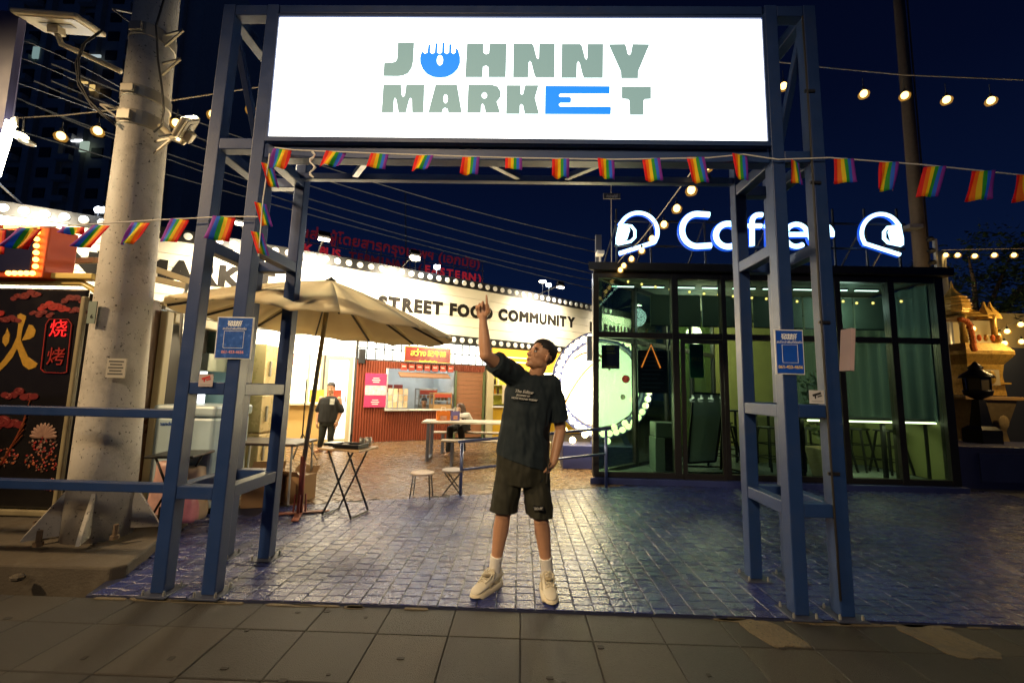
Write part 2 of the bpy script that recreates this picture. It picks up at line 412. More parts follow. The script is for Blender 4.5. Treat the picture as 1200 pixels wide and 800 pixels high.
tower(-2.355, -2.015, 2.91, 3.50, -1)
tower(1.815, 2.10, 2.905, 3.42, 1)
# beams behind and under the sign
for z0, z1, y in ((3.06, 3.17, 2.93), (4.24, 4.31, 2.93)):
    MB().box2((-1.965, y-.05, z0), (1.766, y+.05, z1)).build('beam', blue_paint, gate, bevel=.006)
MB().box2((-1.968, 3.38, 3.16), (1.766, 3.44, 3.215)).build('beam', blue_paint, gate, bevel=.005)
MB().box2((-1.968, 3.38, 4.2), (1.766, 3.44, 4.26)).build('beam', blue_paint, gate, bevel=.005)
for i, x in enumerate((-1.2, -.3, .6, 1.3)):
    MB().bar((x, 2.99, 3.12), (x+(.25 if i % 2 else -.25), 3.37, 3.19), .045, .045).build('brace', blue_paint, gate, bevel=.004)
# lit sign box
SY = 2.84
tl, tr_, bl, br_ = at(328, 21, SY), at(893, 24, SY), at(313, 162, SY), at(899, 166, SY)
sx0, sx1 = -1.878, 1.726; sz0, sz1 = 3.193, 4.158
box = MB().box2((sx0-.02, SY+.006, sz0-.035), (sx1+.02, SY+.17, sz1+.02)).build('sign_box', P('sign_casing', (.10, .15, .28), .4, .2), gate, bevel=.006)
MB().box2((sx0, SY-.004, sz0), (sx1, SY+.004, sz1)).build('sign_face', E('sign_white', (.93, .97, 1.0), 3.0), box)
fr = MB()
for a_, b_ in (((sx0-.022, SY-.016, sz0-.036), (sx1+.022, SY+.0, sz0-.001)), ((sx0-.022, SY-.016, sz1+.001), (sx1+.022, SY+.0, sz1+.022)), ((sx0-.022, SY-.0155, sz0), (sx0-.001, SY, sz1)), ((sx1+.001, SY-.0155, sz0), (sx1+.022, SY, sz1))):
    fr.box2(a_, b_)
fr.build('sign_frame', blue_paint, box)
grey_l = E('letter_grey', (.17, .27, .26), .95); blue_l = E('letter_blue', (.005, .20, .95), .95)
def z4(p): return (440+p[0]*170/1200, 30+p[1]*113/798)
def z5(p): return (600+p[0]*170/1200, 30+p[1]*113/798)
def ellp(cx, cy, rx, ry, n=16): return [(cx+rx*cos(2*pi*i/n), cy+ry*sin(2*pi*i/n)) for i in range(n)]
Nn = [(12, 150), (165, 150), (180, 170), (205, 270), (215, 280), (222, 265), (225, 150), (355, 150), (352, 430), (195, 430), (182, 400), (160, 310), (148, 292), (138, 310), (135, 430), (8, 430)]
LET = [
 (z4, [[(185, 143), (320, 143), (312, 300), (300, 350), (270, 395), (225, 415), (180, 420), (65, 418), (72, 310), (140, 307), (165, 300), (178, 280), (182, 240)]], 0),
 (z4, [[(392, 205), (395, 225), (410, 235), (430, 225), (437, 165), (455, 155), (452, 225), (470, 236), (490, 225), (497, 150), (515, 145), (510, 225), (530, 236), (550, 225), (553, 143), (572, 143), (570, 225), (590, 237), (608, 225), (610, 153), (630, 158), (627, 225), (645, 237), (662, 225), (665, 185), (685, 205), (700, 260), (700, 310), (680, 360), (640, 400), (590, 425), (535, 432), (475, 425), (425, 400), (390, 360), (370, 310), (368, 270), (375, 240)], ellp(533, 288, 26, 44)], 1),
 (z4, [[(757, 150), (893, 150), (893, 225), (915, 240), (938, 230), (945, 150), (1085, 150), (1078, 428), (935, 428), (935, 345), (915, 332), (890, 340), (885, 428), (742, 428)]], 0),
 (z5, [Nn], 0), (z5, [[(x+400, y+4) for x, y in Nn]], 0),
 (z5, [[(800, 157), (935, 155), (945, 175), (957, 235), (970, 247), (982, 235), (997, 155), (1138, 157), (1045, 380), (1043, 437), (903, 437), (900, 380)]], 0),
 (z4, [[(65, 488), (212, 488), (218, 575), (230, 592), (242, 580), (255, 488), (405, 488), (397, 720), (303, 720), (300, 610), (288, 598), (278, 615), (252, 720), (190, 720), (172, 615), (160, 597), (153, 615), (147, 720), (50, 720)]], 0),
 (z4, [[(497, 490), (675, 490), (715, 722), (602, 722), (595, 690), (575, 680), (558, 690), (550, 720), (437, 720)], ellp(580, 607, 18, 38)], 0),
 (z4, [[(768, 490), (960, 490), (1010, 505), (1038, 550), (1035, 590), (1003, 630), (1032, 722), (912, 722), (897, 660), (885, 645), (875, 660), (872, 722), (757, 722)], ellp(901, 579, 22, 26)], 0),
 (z5, [[(-44, 495), (70, 495), (72, 565), (80, 575), (92, 565), (108, 495), (220, 495), (190, 600), (225, 732), (105, 732), (90, 660), (76, 650), (66, 660), (65, 732), (-50, 732)]], 0),
 (z5, [[(275, 500), (810, 503), (808, 563), (400, 563), (388, 575), (390, 585), (400, 592), (480, 592), (490, 605), (488, 632), (478, 640), (400, 640), (388, 650), (390, 665), (400, 672), (812, 672), (820, 680), (817, 735), (272, 733)]], 1),
 (z5, [[(908, 507), (1150, 507), (1150, 607), (1100, 610), (1090, 620), (1088, 740), (975, 740), (970, 620), (960, 610), (915, 605), (907, 595)]], 0)]
for f, loops, c in LET:
    L2 = [[(lambda q: (q.x, q.z))(at(*f(p), SY-.008)) for p in l] for l in loops]
    MB().poly(L2, lambda x, y, k: V((x, SY-.009+.004*k, y)), 1).build('letter', (grey_l, blue_l)[c], box)
# railing to the left of the gate
rail = thing('railing', 'two blue steel rails running left from the gate in front of the food truck', 'railing', (-4, 2.98, 0))
for z in (.655, 1.17):
    MB().box2((-9.5, 2.975, z-.032), (-2.403, 3.035, z+.032)).build('rail', blue_paint, rail, bevel=.006)
    MB().box2((-2.403, 3.0, z-.03), (-2.03, 3.05, z+.03)).build('rail', blue_paint, rail, bevel=.006) if 0 else None
for x in (-6.2, -9.4):
    MB().box2((x-.04, 2.965+.071, 0), (x+.04, 3.116, 1.25)).build('post', blue_paint, rail, bevel=.006)

MB().tube([(2.04, 2.852, 4.2), (2.043, 2.85, 3.3), (2.038, 2.851, 2.2), (2.042, 2.85, 1.2), (2.05, 2.849, .12)], .007, 6).build('cable', wire_m, gate, smooth=True)
for z in (3.6, 2.9, 1.9, .9): MB().box((2.06, 2.8535, z), (.075, .012, .02)).build('tape', black_plastic, gate)
# notices on the towers
def notice(name, label, c0, c1, Y, body_mat, number_col, small):
    p0, p1 = at(*c0, Y), at(*c1, Y)
    cx, cz = (p0.x+p1.x)/2, (p0.z+p1.z)/2; wd, ht = p1.x-p0.x, p0.z-p1.z
    t = thing(name, label, 'notice', (cx, Y, cz))
    MB().box((cx, Y, cz), (wd, .008, ht)).build('backing_board', P('notice_white', (.62, .62, .62), .5), t)
    MB().box((cx, Y-.005, cz), (wd*.93, .004, ht*.95)).build('printed_sheet', body_mat, t)
    yy = Y-.0085; wm = P('print_white', (.75, .78, .8), .6)
    put_text(t, 'JOHNNY', ht*.085, wm, (cx, yy, cz+ht*.37), depth=.0008, bold=.0012)
    put_text(t, 'MARKET', ht*.085, wm, (cx, yy, cz+ht*.305), depth=.0008, bold=.0012)
    put_text(t, 'สนใจเช่าพื้นที่ติดต่อ', ht*.075, wm, (cx, yy, cz+ht*.215), depth=.0008)
    fr = MB(); fw_, fh = wd*.54, ht*.40
    for sx, sz, dx, dz in ((0, .5, fw_, .0022), (0, -.5, fw_, .0022), (.5, 0, .0022, fh), (-.5, 0, .0022, fh)):
        fr.box((cx+sx*fw_, yy, cz-ht*.04+sz*fh), (dx, .001, dz))
    fr.build('frame_line', wm, t)
    put_text(t, '061-423-4656', ht*.095, P('print_'+number_col, (.75, .55, .2) if number_col == 'gold' else (.6, .25, .3), .6), (cx, yy, cz-ht*.34), depth=.0008, bold=.0006)
    return t
notice('notice_board', 'blue printed notice with phone number on the left gate tower', (256, 371), (294, 421), 2.85, P('notice_faded', (.035, .10, .36), .25, 0, .6, 30), 'red', 0)
notice('notice_board', 'bright blue printed notice with phone number on the right gate tower', (907, 386), (943, 439), 2.85, P('notice_blue', (.008, .07, .42), .35, 0, .25, 5), 'gold', 0)
def sticker(label, c0, c1, Y, col, icon):
    p0, p1 = at(*c0, Y), at(*c1, Y); c = (p0+p1)/2
    t = thing('camera_warning_sticker', label, 'sticker', c)
    MB().box(c, (p1.x-p0.x, .004, p0.z-p1.z)).build('plate', P('sticker_'+icon, col, .5), t)
    im = P('icon_'+icon, (.5, .03, .03) if icon == 'red' else (.02, .02, .02), .5); w_ = p1.x-p0.x
    b = MB(); b.box(c+V((0, -.003, .018)), (w_*.6, .002, .014), Matrix.Rotation(radians(-18), 3, 'Y')); b.box(c+V((-.01, -.003, .0)), (.008, .002, .022)); b.box(c+V((.018, -.003, .006)), (w_*.3, .002, .008), Matrix.Rotation(radians(-18), 3, 'Y'))
    b.build('camera_icon', im, t); MB().box(c+V((0, -.003, -.028)), (w_*.75, .002, .006)).build('text_line', P('print_grey', (.3, .3, .3), .6), t)
sticker('small pale sticker with a red camera icon on the left tower crossbar', (234, 438), (249, 453), 2.86, (.42, .34, .33), 'red')
sticker('small white sticker with a black camera icon on the right tower crossbar', (948, 457), (966, 473), 2.855, (.5, .5, .5), 'black')
p = at(993, 410, 3.0)
tag(MB().box(p, (.03, .10, .30), Matrix.Rotation(.1, 3, 'Y')).build('paper_notice', P('pink_paper', (.5, .36, .35), .7), bevel=.002), 'pale pink paper sheet fixed to the outer side of the right tower', 'notice')

# ================================================================ BUNTING
def flag(parent, p, w_, h, yaw, skew, rev, seed, fold=1.0):
    nx, nz = 12, 6; r = random.Random(seed); ph = r.uniform(0, 6); a = r.uniform(.004, .024)
    vs = []
    for j in range(nz+1):
        for i in range(nx+1):
            u = i/nx-.5; v = j/nz
            x = u*w_+skew*v*h; y = a*sin(u*9+ph+v*2)*v+.012*v*sin(ph+u*4); z = -v*h*fold-abs(skew)*.1*v*h
            vs.append(V(p)+V((x*cos(yaw)-y*sin(yaw), x*sin(yaw)+y*cos(yaw), z)))
    b = MB()
    o = 0; b.v = vs
    for j in range(nz):
        for i in range(nx):
            k = i//2
            b.f.append((j*(nx+1)+i, (j+1)*(nx+1)+i, (j+1)*(nx+1)+i+1, j*(nx+1)+i+1)); b.m.append(5-k if rev else k)
    ob = b.build('rainbow_flag', RAINBOW, parent, smooth=True, normals=False)
    so = ob.modifiers.new('cloth', 'SOLIDIFY'); so.thickness = .0012
    return ob
def bunting(label, pts, flags, Y):
    w0 = at(*pts[0], Y); t = thing('bunting', label, 'bunting', w0)
    MB().tube([at(x, y, Y) for x, y in pts], .0045, 6).build('string', rope_m, t)
    for i, (x, y, w_, h, sk, rev, *rest) in enumerate(flags):
        d = (rest[0] if rest else 0.0)+random.uniform(-.28, .28); sk += random.uniform(-.08, .08); fo = rest[1] if len(rest) > 1 else 1.0
        flag(t, at(x, y, Y-.004), w_*Y/490, h*Y/490, d, sk, rev, i*7+len(flags), fo)
    return t
bunting('rainbow flag bunting strung under the gate sign and off to the right',
        [(322, 173), (345, 176), (395, 178), (500, 182), (600, 185), (720, 187), (830, 185), (871, 181), (912, 187), (972, 185), (1080, 193), (1205, 206)],
        [(331, 175, 22, 25, -.25, 1), (394, 178, 24, 19, -.33, 0), (445, 180, 22, 19, -.2, 0), (498, 182, 22, 18, -.3, 0), (552, 184, 22, 22, -.08, 0, .15), (602, 185, 21, 15, .05, 0), (657, 186, 21, 24, .0, 0), (710, 186, 21, 25, .05, 0), (763, 186, 21, 28, .06, 0), (815, 184, 21, 32, .1, 0), (867, 181, 22, 31, .12, 0),
         (932, 189, 18, 28, .0, 0, .5), (989, 186, 23, 31, .0, 0), (1042, 190, 22, 35, -.12, 0), (1096, 195, 24, 37, -.25, 0), (1153, 200, 25, 36, -.25, 0), (1203, 205, 24, 33, -.2, 0)], 2.83)
bunting('rainbow flag bunting crossing the utility pole to the left gate tower',
        [(-30, 270), (60, 266), (180, 258), (262, 254), (302, 254)],
        [(-5, 268, 24, 32, .1, 1), (36, 267, 24, 26, -.55, 1), (86, 266, 28, 9, -.1, 1), (119, 264, 20, 27, -.75, 1), (165, 261, 22, 26, -.5, 1), (211, 257, 20, 29, -.3, 1), (263, 254, 25, 30, -.12, 1)], 2.835)
t = thing('bunting', 'short string of rainbow flags hanging down the left gate tower', 'bunting', at(311, 185, 2.84))
MB().tube([at(316, 180, 2.83), at(308, 235, 2.83), at(303, 300, 2.83)], .004, 6).build('string', rope_m, t)
for i, (x, y) in enumerate(((313, 192), (305, 238), (301, 272))):
    flag(t, at(x, y, 2.825), .075, .15, .6, .35, 0, i+60)
# loose knotted cord under the sign
k = [at(366+3*sin(i*1.3), 178+i*3, 2.8) for i in range(11)]
tag(MB().tube(k, [.006+.004*(i % 3 == 0) for i in range(11)], 6).build('hanging_cord', rope_m), 'knotted white cord hanging from the left end of the sign beam', 'cord')

# ================================================================ FESTOON LIGHTS
sock = MB().lathe([(.011, 0), (.016, .012), (.016, .045), (.008, .055)], (0, 0, .0), 8).mesh('bulb_socket', black_plastic)
bm_ = MB().ell((0, 0, -.03), (.036, .036, .042), 12, 8); BULB = bm_.mesh('bulb', bulb_m)
for p_ in BULB.polygons: p_.use_smooth = True
def amber():
    m = bpy.data.materials.new('amber_glass'); m.use_nodes = True; t = m.node_tree; N = t.nodes; N.clear()
    o = N.new('ShaderNodeOutputMaterial'); ad = N.new('ShaderNodeAddShader'); tr = N.new('ShaderNodeBsdfTransparent'); em = N.new('ShaderNodeEmission'); em.inputs[0].default_value = (1, .5, .08, 1); em.inputs[1].default_value = .16
    tr.inputs[0].default_value = (1, .9, .7, 1); t.links.new(tr.outputs[0], ad.inputs[0]); t.links.new(em.outputs[0], ad.inputs[1]); t.links.new(ad.outputs[0], o.inputs[0]); return m
HALO = MB().lathe([(.012, .012), (.03, .0), (.052, -.025), (.056, -.045), (.045, -.075), (.015, -.088)], (0, 0, 0), 14).mesh('bulb_glass', amber())  # faintly glowing shell that stands in for the halo round the bulb
for p_ in HALO.polygons: p_.use_smooth = True
def festoon(label, cable, bulbs, scale=1.0, name='festoon_lights', drop=.07, rad=.005):
    t = thing(name, label, 'string lights', cable[0])
    MB().tube(cable, rad*1.25, 6).build('cable', wire_pale, t)
    for bp in bulbs:
        o = place(BULB, 'bulb', t, Matrix.Translation(V(bp)-V(cable[0])) @ Matrix.Scale(scale, 4))
        place(sock, 'bulb_socket', o, Matrix.Identity(4)); place(HALO, 'bulb_glass', o, Matrix.Identity(4))
        MB().tube([V(bp)+V((0, 0, .05*scale)), V(bp)+V((0, 0, .05*scale+drop))], rad*.7, 5).build('bulb_drop', wire_m, t)
    return t
festoon('string of warm bulbs at upper left running past the utility pole to the gate', [at(x, y, 3.9) for x, y in ((22, 138), (75, 135), (140, 128), (250, 110), (330, 98))],
        [at(x, y, 3.9) for x, y in ((72, 156), (115, 150), (207, 141), (250, 131), (295, 125))])
festoon('string of warm bulbs at upper right beyond the right gate tower', [at(x, y, 4.6) for x, y in ((905, 72), (975, 80), (1060, 88), (1205, 94))],
        [at(x, y, 4.6) for x, y in ((918, 98), (1012, 107), (1060, 109), (1109, 114), (1161, 115), (1215, 120))], drop=.12)
dpt = lambda f: 3.2+3.35*f
fp = [(828, 190, .0), (810, 219, .14), (793, 241, .3), (778, 260, .45), (764, 277, .6), (752, 291, .72), (740, 301, .84), (731, 309, .93), (727, 314, .99)]
festoon('string of warm bulbs dropping from the gate sign to the cafe roof corner', [at(x-3, y-14*(1-.6*f), dpt(f)) for x, y, f in fp],
        [at(x, y, dpt(f)) for x, y, f in fp], scale=.95, drop=.05)

# ================================================================ UTILITY POLE
pc = V((-3.57, 3.66, 0))
pole = thing('utility_pole', 'thick weathered pale utility pole on a concrete plinth with bolted base', 'utility pole', pc)
MB().lathe([(.232, .09), (.222, .8), (.198, 2.4), (.178, 4.2), (.165, 5.6)], pc, 28).build('shaft', pole_conc, pole, smooth=True)
for a in (-2.3, -1.05, .3, 1.6, 2.9):
    d = V((cos(a), sin(a), 0)); n = V((-d.y, d.x, 0))*.012
    tri = [pc+d*.2+V((0, 0, .136)), pc+d*.44+V((0, 0, .136)), pc+d*.42+V((0, 0, .18)), pc+d*.232+V((0, 0, .48))]
    MB().add([q-n for q in tri]+[q+n for q in tri], [(0, 1, 2, 3), (7, 6, 5, 4), (0, 4, 5, 1), (1, 5, 6, 2), (2, 6, 7, 3), (3, 7, 4, 0)]).build('gusset_plate', pole_conc, pole)
for a in (-1.75, -.55, .8, 2.2, 3.6):
    q = pc+V((cos(a), sin(a), 0))*.40
    MB().lathe([(.032, .136), (.032, .165), (.018, .165), (.018, .25)], q, 6).build('anchor_bolt', P('rusty_steel', (.16, .11, .07), .7, .4, .3), pole)
rust_band = P('band_steel', (.36, .33, .27), .5, .5, .2)
for z, hh in ((4.62, .14), (4.0, .12), (3.72, .15)):
    r = .197-.0145*(z-2.4)+.004
    MB().lathe([(r, z), (r+.012, z+.01), (r+.012, z+hh-.01), (r, z+hh)], pc, 28).build('clamp_band', rust_band, pole, smooth=False)
    MB().box(pc+V((-.0, -r-.01, z+hh/2)), (.12, .04, hh*.6)).build('clamp_plate', rust_band, pole, bevel=.004)
# number plate and old posters
def on_pole(px, py): return at(px, py, pc.y-.24)
MB().box(on_pole(108, 366), (.07, .008, .19)).build('number_plate', P('plate_green', (.22, .27, .22), .6), pole)
put_text(pole, '6', .05, black_plastic, on_pole(108, 371)+V((0, -.006, 0)), depth=.001)
q = on_pole(134, 431); q.y = pc.y-.232
MB().box(q+V((.0, .01, 0)), (.14, .012, .16), Matrix.Rotation(.18, 3, 'Z')).build('paper_bill', P('old_paper', (.48, .44, .36), .8), pole)
for i in range(5): MB().box(q+V((0, .0035, .055-.026*i)), (.11-.02*(i % 2), .002, .012), Matrix.Rotation(.18, 3, 'Z')).build('print_line', P('faint_ink', (.09, .09, .08), .8), pole)
# step irons + brackets
for z, s in ((4.42, 1), (3.95, -1), (3.62, 1), (4.72, 1), (4.95, -1)):
    b = MB(); b.bar(pc+V((s*.16, -.05, z)), pc+V((s*.36, -.08, z+.02)), .018, .018); b.bar(pc+V((s*.36, -.08, z+.02)), pc+V((s*.17, -.05, z-.12)), .015, .015)
    b.build('step_bracket', rust_band, pole)
# cables strapped to the pole
for k_, pts in enumerate(([(192, 0), (183, 30), (185, 70), (190, 105), (192, 130), (189, 148), (180, 155)], [(117, 37), (100, 50), (92, 70), (93, 95), (105, 118), (122, 135), (135, 143)], [(120, 36), (98, 52), (89, 74), (92, 100), (108, 125), (134, 146)], [(228, 136), (222, 150), (205, 157), (186, 160)])):
    MB().tube([at(x, y, pc.y-.22) for x, y in pts], .009, 6).build('cable', wire_m, pole, smooth=True)
for o in pole.children:                # the pole leans slightly to the left
    if o.name.split('.')[0] in ('shaft', 'clamp_band', 'clamp_plate', 'step_bracket'):
        for v in o.data.vertices: v.co.x -= .018*v.co.z
# floodlights on arms
def flood(label, c, arm, rotx, rotz, wd, dp, roty=0):
    c = V(c); t = thing('floodlight', label, 'floodlight', c)
    M = Matrix.Rotation(rotz, 3, 'Z') @ Matrix.Rotation(roty, 3, 'Y') @ Matrix.Rotation(rotx, 3, 'X')
    hm = P('flood_housing', (.58, .50, .34), .45, .1, .1)
    bb = MB(); bb.box(c, (wd, dp, .05), M); bb.build('housing', hm, t, bevel=.02)
    MB().box(c+M @ V((0, 0, -.028)), (wd*.86, dp*.8, .006), M).build('lens', P('flood_lens', (.5, .45, .33), .2), t)
    MB().box(c+M @ V((0, -.02, -.034)), (wd*.5, .05, .004), M).build('rating_label', P('dark_label', (.2, .18, .14), .6), t)
    MB().tube(arm, .024, 10).build('arm', hm, t, smooth=True)
    b = MB(); b.box(V(arm[0]), (.1, .08, .07), M); b.build('bracket', hm, t, bevel=.01)
flood('wide cream floodlight on an arm at the upper left of the utility pole', at(70, 27, 3.4), [at(66, 36, 3.4), at(72, 52, 3.42), at(90, 60, 3.5), at(142, 84, 3.62)], radians(12), .05, .58, .30, radians(2))
flood('small cream floodlight tilted up on the right of the utility pole', at(218, 148, 3.4), [at(221, 160, 3.45), at(214, 167, 3.47), at(203, 162, 3.5), at(188, 148, 3.6)], radians(50), radians(-25), .2, .26, radians(-40))
# plinth
b = MB(); pl = [(-9, 3.06), (-2.86, 3.05), (-2.80, 3.12), (-3.25, 4.25), (-9, 4.25)]
b.add([(x, y, .09) for x, y in pl]+[(x+.02, y-.02, -.2) for x, y in pl], [(0, 1, 2, 3, 4)]+[(i, i+5, (i+1) % 5+5, (i+1) % 5) for i in range(5)])
struct(b.build('concrete_plinth', concrete, bevel=.015))
for px, py, s in ((130, 672, .05), (160, 655, .035), (20, 680, .05)):
    c = gnd(px, py, .02); tag(MB().ell(c+V((0, 0, .02)), (s, s*.7, s*.5), 7, 5).build('rubble', concrete), {130: 'broken lump of concrete at the plinth corner', 160: 'small concrete chip on the plinth edge', 20: 'flat pale stone lying in front of the plinth'}[px], 'rubble')

# ================================================================ FOOD TRUCK (left)
def mural_mat():
    m = P('mural_black', (.012, .010, .009), .22, 0, .5, 4); return m
truck = thing('food_truck', 'black food truck with a red cloud mural and gold Chinese characters behind the pole', 'food truck', (-5.5, 4.1, 0))
TY = 4.06
p0 = at(62, 610, TY); p1 = at(103, 335, TY); tx1 = (p0.x+p1.x)/2; tz0, tz1 = .16, 2.33
MB().box2((-10, TY+.01, tz0), (tx1, TY+.05, tz1-.02)).build('side_panel', mural_mat(), truck, bevel=.03)
b = MB(); b.box2((tx1-.015, TY-.03, tz0-.06), (tx1+.03, TY+.02, tz1-.1)); b.box2((-10, TY-.025, tz0-.06), (tx1-.016, TY+.02, tz0-.005))
b.build('frame', P('frame_cream', (.30, .25, .14), .5, 0, .1, dirt=(.12, .09, .05), dscale=4), truck, bevel=.012)
b = MB(); 
for i in range(9):
    a = pi/2*i/8
b.tube([(-10, TY+.05, tz1+.05), (tx1-.1, TY+.05, tz1+.05), (tx1+.04, TY+.07, tz1-.03), (tx1+.05, TY+.07, tz1-.15)], .03, 10)
b.build('roof_rail', P('yellow_rail', (.75, .55, .16), .35), truck, smooth=True)
MB().box2((-10, TY+.13, .3), (-4.5, 5.9, 2.30)).build('body', P('truck_body', (.03, .025, .02), .4), truck, bevel=.03)
MB().box2((-10.05, TY-.02, tz1+.08), (-4.35, TY+.10, tz1+.14)).build('roof_trim', P('yellow_rail', (.75, .55, .16), .35), truck, bevel=.01)
goldp = P('gold_leaf', (.55, .30, .035), .45, .2, .35, 30); redp = P('mural_red', (.36, .02, .012), .45, 0, .4, 12); redd = P('mural_dark_red', (.16, .012, .01), .5, 0, .4, 12)
def mural_poly(loop, mat, name, dy=.0):
    L2 = [(lambda q: (q.x, q.z))(at(x, y, TY)) for x, y in loop]
    return MB().poly([L2], lambda x, y, k: V((x, TY+.006-dy+.004*k, y)), 1).build(name, mat, truck)
mural_poly([(19.5, 369), (23, 367), (29.5, 370), (29, 374), (25.5, 384), (23.5, 398), (26, 405), (32, 418), (43, 426), (41, 430), (33, 433), (26, 428), (19, 408), (14, 418), (6, 428), (-4, 437), (-8, 434), (4, 420), (13, 407), (18.5, 395), (20.5, 380)], goldp, 'painted_character')
mural_poly([(7.5, 384), (10.6, 392), (9.4, 401), (5.6, 406), (1.9, 401), (2.2, 395), (5.6, 390)], goldp, 'painted_character')
mural_poly([(33, 380), (37.5, 381), (41, 387), (39, 394), (34, 397), (24.5, 399), (29, 390)], goldp, 'painted_character')
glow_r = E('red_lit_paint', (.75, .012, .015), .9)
for ch, px, py, mt in (('烧', 68, 386, glow_r), ('烤', 65, 419, redp)):
    put_text(truck, ch, .19, mt, at(px, py, TY)+V((0, .002, 0)), depth=.002, bold=0, name='painted_character')
b = MB()
loop = [(54, 380), (58, 374), (80, 374), (84, 380), (78, 436), (74, 437), (52, 436), (48, 432)]
for i in range(8):
    a, c = at(*loop[i], TY), at(*loop[(i+1) % 8], TY); b.bar(a, c, .008, .006)
b.build('painted_border', redp, truck)
def cloud(cx, cy, r, mat, seed):
    R_ = random.Random(seed); b = MB(); ln = MB()
    for k in range(7):
        x = cx+r*(k-3)*.48+R_.uniform(-1, 1); y = cy+R_.uniform(-.35, .25)*r+abs(k-3)*r*.10; q = r*(.55-.07*abs(k-3))*R_.uniform(.8, 1.15)
        c = at(x, y, TY); rr = q*TY/490; dy = .0015*((k*3) % 5)
        c.y = TY+.006-dy
        b.loft([(c, (rr*1.15, 0, 0), (0, 0, rr*.8)), (c+V((0, .006, 0)), (rr*1.15, 0, 0), (0, 0, rr*.8))])
        if k % 2: ln.tube([c+V((rr*(.9-.05*i)*cos(.55*i+seed), -.001, rr*(.62-.035*i)*sin(.55*i+seed))) for i in range(14)], .0028, 4)
    b.build('painted_cloud', mat, truck); ln.build('painted_swirl', P('mural_line', (.34, .05, .03), .5), truck)
for i, (x, y, r, mt) in enumerate(((62, 357, 11, redp), (30, 345, 10, redd), (85, 349, 9, redd), (8, 372, 9, redd), (48, 367, 8, redd), (92, 362, 7, redd), (2, 496, 14, redd), (22, 462, 12, redd), (-20, 360, 14, redp))):
    cloud(x, y, r, mt, i)
# seafood picture: shell, prawn whiskers, roe
shell = P('mural_shell', (.30, .17, .12), .5, 0, .4, 30); coral = P('mural_coral', (.42, .10, .03), .5, 0, .5, 40)
for cx, cy, n_, r0, mt in ((50, 512, 11, 17, shell), (49, 540, 0, 21, coral), (5, 536, 0, 17, coral), (60, 568, 0, 12, coral)):
    b = MB(); c = at(cx, cy, TY)
    if n_:
        for k in range(n_):
            a_ = -1.5+3.0*k/(n_-1); d = V((sin(a_), 0, cos(a_))); q = c+d*r0*.5*TY/490; q.y = TY+.004
            M = Matrix.Rotation(a_, 3, 'Y'); b.ell(q, (.022, .006, r0*.5*TY/490), 8, 6, M)
        b.build('painted_shell', mt, truck, smooth=True)
    R_ = random.Random(cx); b2 = MB()
    for k in range(70):
        a_ = R_.uniform(0, 6.283); q_ = r0*sqrt(R_.random()); p_ = at(cx+q_*cos(a_), cy+(6 if n_ else 0)+q_*.62*sin(a_), TY); p_.y = TY+.006
        b2.ell(p_, (R_.uniform(.008, .016), .004, R_.uniform(.006, .013)), 6, 4, Matrix.Rotation(R_.uniform(0, 3), 3, 'Y'), R_.randrange(3))
    b2.build('painted_seafood', (mt, redp, P('mural_umber', (.10, .04, .02), .5)), truck, stuff=True)
for i in range(7):
    b = MB(); b.tube([at(-5+2*i, 552-3*i, TY), at(8+3*i, 530-5*i, TY), at(26+1.5*i, 510-7*i, TY)], .004, 5); b.build('painted_whisker', coral, truck)
# lower lit picture panel
b = MB(); a = at(-60, 578, TY-.06); c = at(62, 612, TY-.06)
# marquee-light sign on the truck roof
sg = thing('lightbox_sign', 'orange lightbox with chasing bulbs standing on the food truck roof', 'sign', at(25, 295, 4.0))
q0 = at(-20, 262, 3.95); q1 = at(47, 325, 3.95)
MB().box2((q0.x, 3.97, q1.z), (q1.x, 4.25, q0.z)).build('cabinet', P('orange_cabinet', (.55, .07, .01), .4), sg, bevel=.01)
MB().box2((q0.x+.06, 3.955, q1.z+.06), (q1.x-.13, 3.968, q0.z-.06)).build('screen', P('dark_screen', (.02, .02, .05), .15), sg)
ob = E('orange_bulb', (1, .42, .06), 9)
bmesh_b = MB().ell((0, 0, 0), (.025, .02, .025), 8, 6).mesh('bulb', ob)
for x, y in [(8+ i*7, 266) for i in range(6)]+[(43.5-.25*i*8*.2, 272+i*8) for i in range(6)]+[(10+i*7, 320) for i in range(5)]:
    place(bmesh_b, 'bulb', sg, Matrix.Translation(at(x, y, 3.945)-LOC[sg.name]))
# light frame of an awning above the truck
aw = thing('awning_frame', 'cream tube awning frame jutting over the food truck roof', 'awning frame', at(110, 305, 4.6))
for a, c in (((48, 307), (112, 305)), ((112, 305), (172, 310)), ((172, 312), (226, 331)), ((172, 325), (226, 337)), ((120, 330), (172, 325))):
    MB().bar(at(*a, 4.7), at(*c, 4.7), .05, .07).build('tube', cream, aw, bevel=.01)

# ================================================================ SERVING KIOSK (end of the truck)
def XL(px, py, X):                      # on the plane x = X
    d = ray(px, py); t = X/d.x; return d*t+V((0, 0, CH))
kio = thing('serving_kiosk', 'cream framed serving kiosk lit inside, behind the left gate tower', 'kiosk', (-4.15, 5.2, 0))
KX = -4.08
ya, yb = 4.62, 6.15
fr = MB()
fr.box2((KX-.06, ya, 0.05), (KX+.05, ya+.1, 2.2)); fr.box2((KX-.055, ya+.101, 2.08), (KX+.055, yb-.1, 2.2)); fr.box2((KX-.06, yb-.099, .05), (KX+.05, yb, 2.21))
fr.build('door_frame', cream, kio, bevel=.015)
MB().box2((KX-1.9, ya+.0, .1), (KX-1.85, yb, 2.3)).build('inner_wall', P('teal_wall', (.34, .52, .46), .5), kio)
MB().box2((KX-1.84, yb+.0, .1), (KX-.06, yb+.05, 2.3)).build('inner_wall', P('teal_wall', (.34, .52, .46), .5), kio)
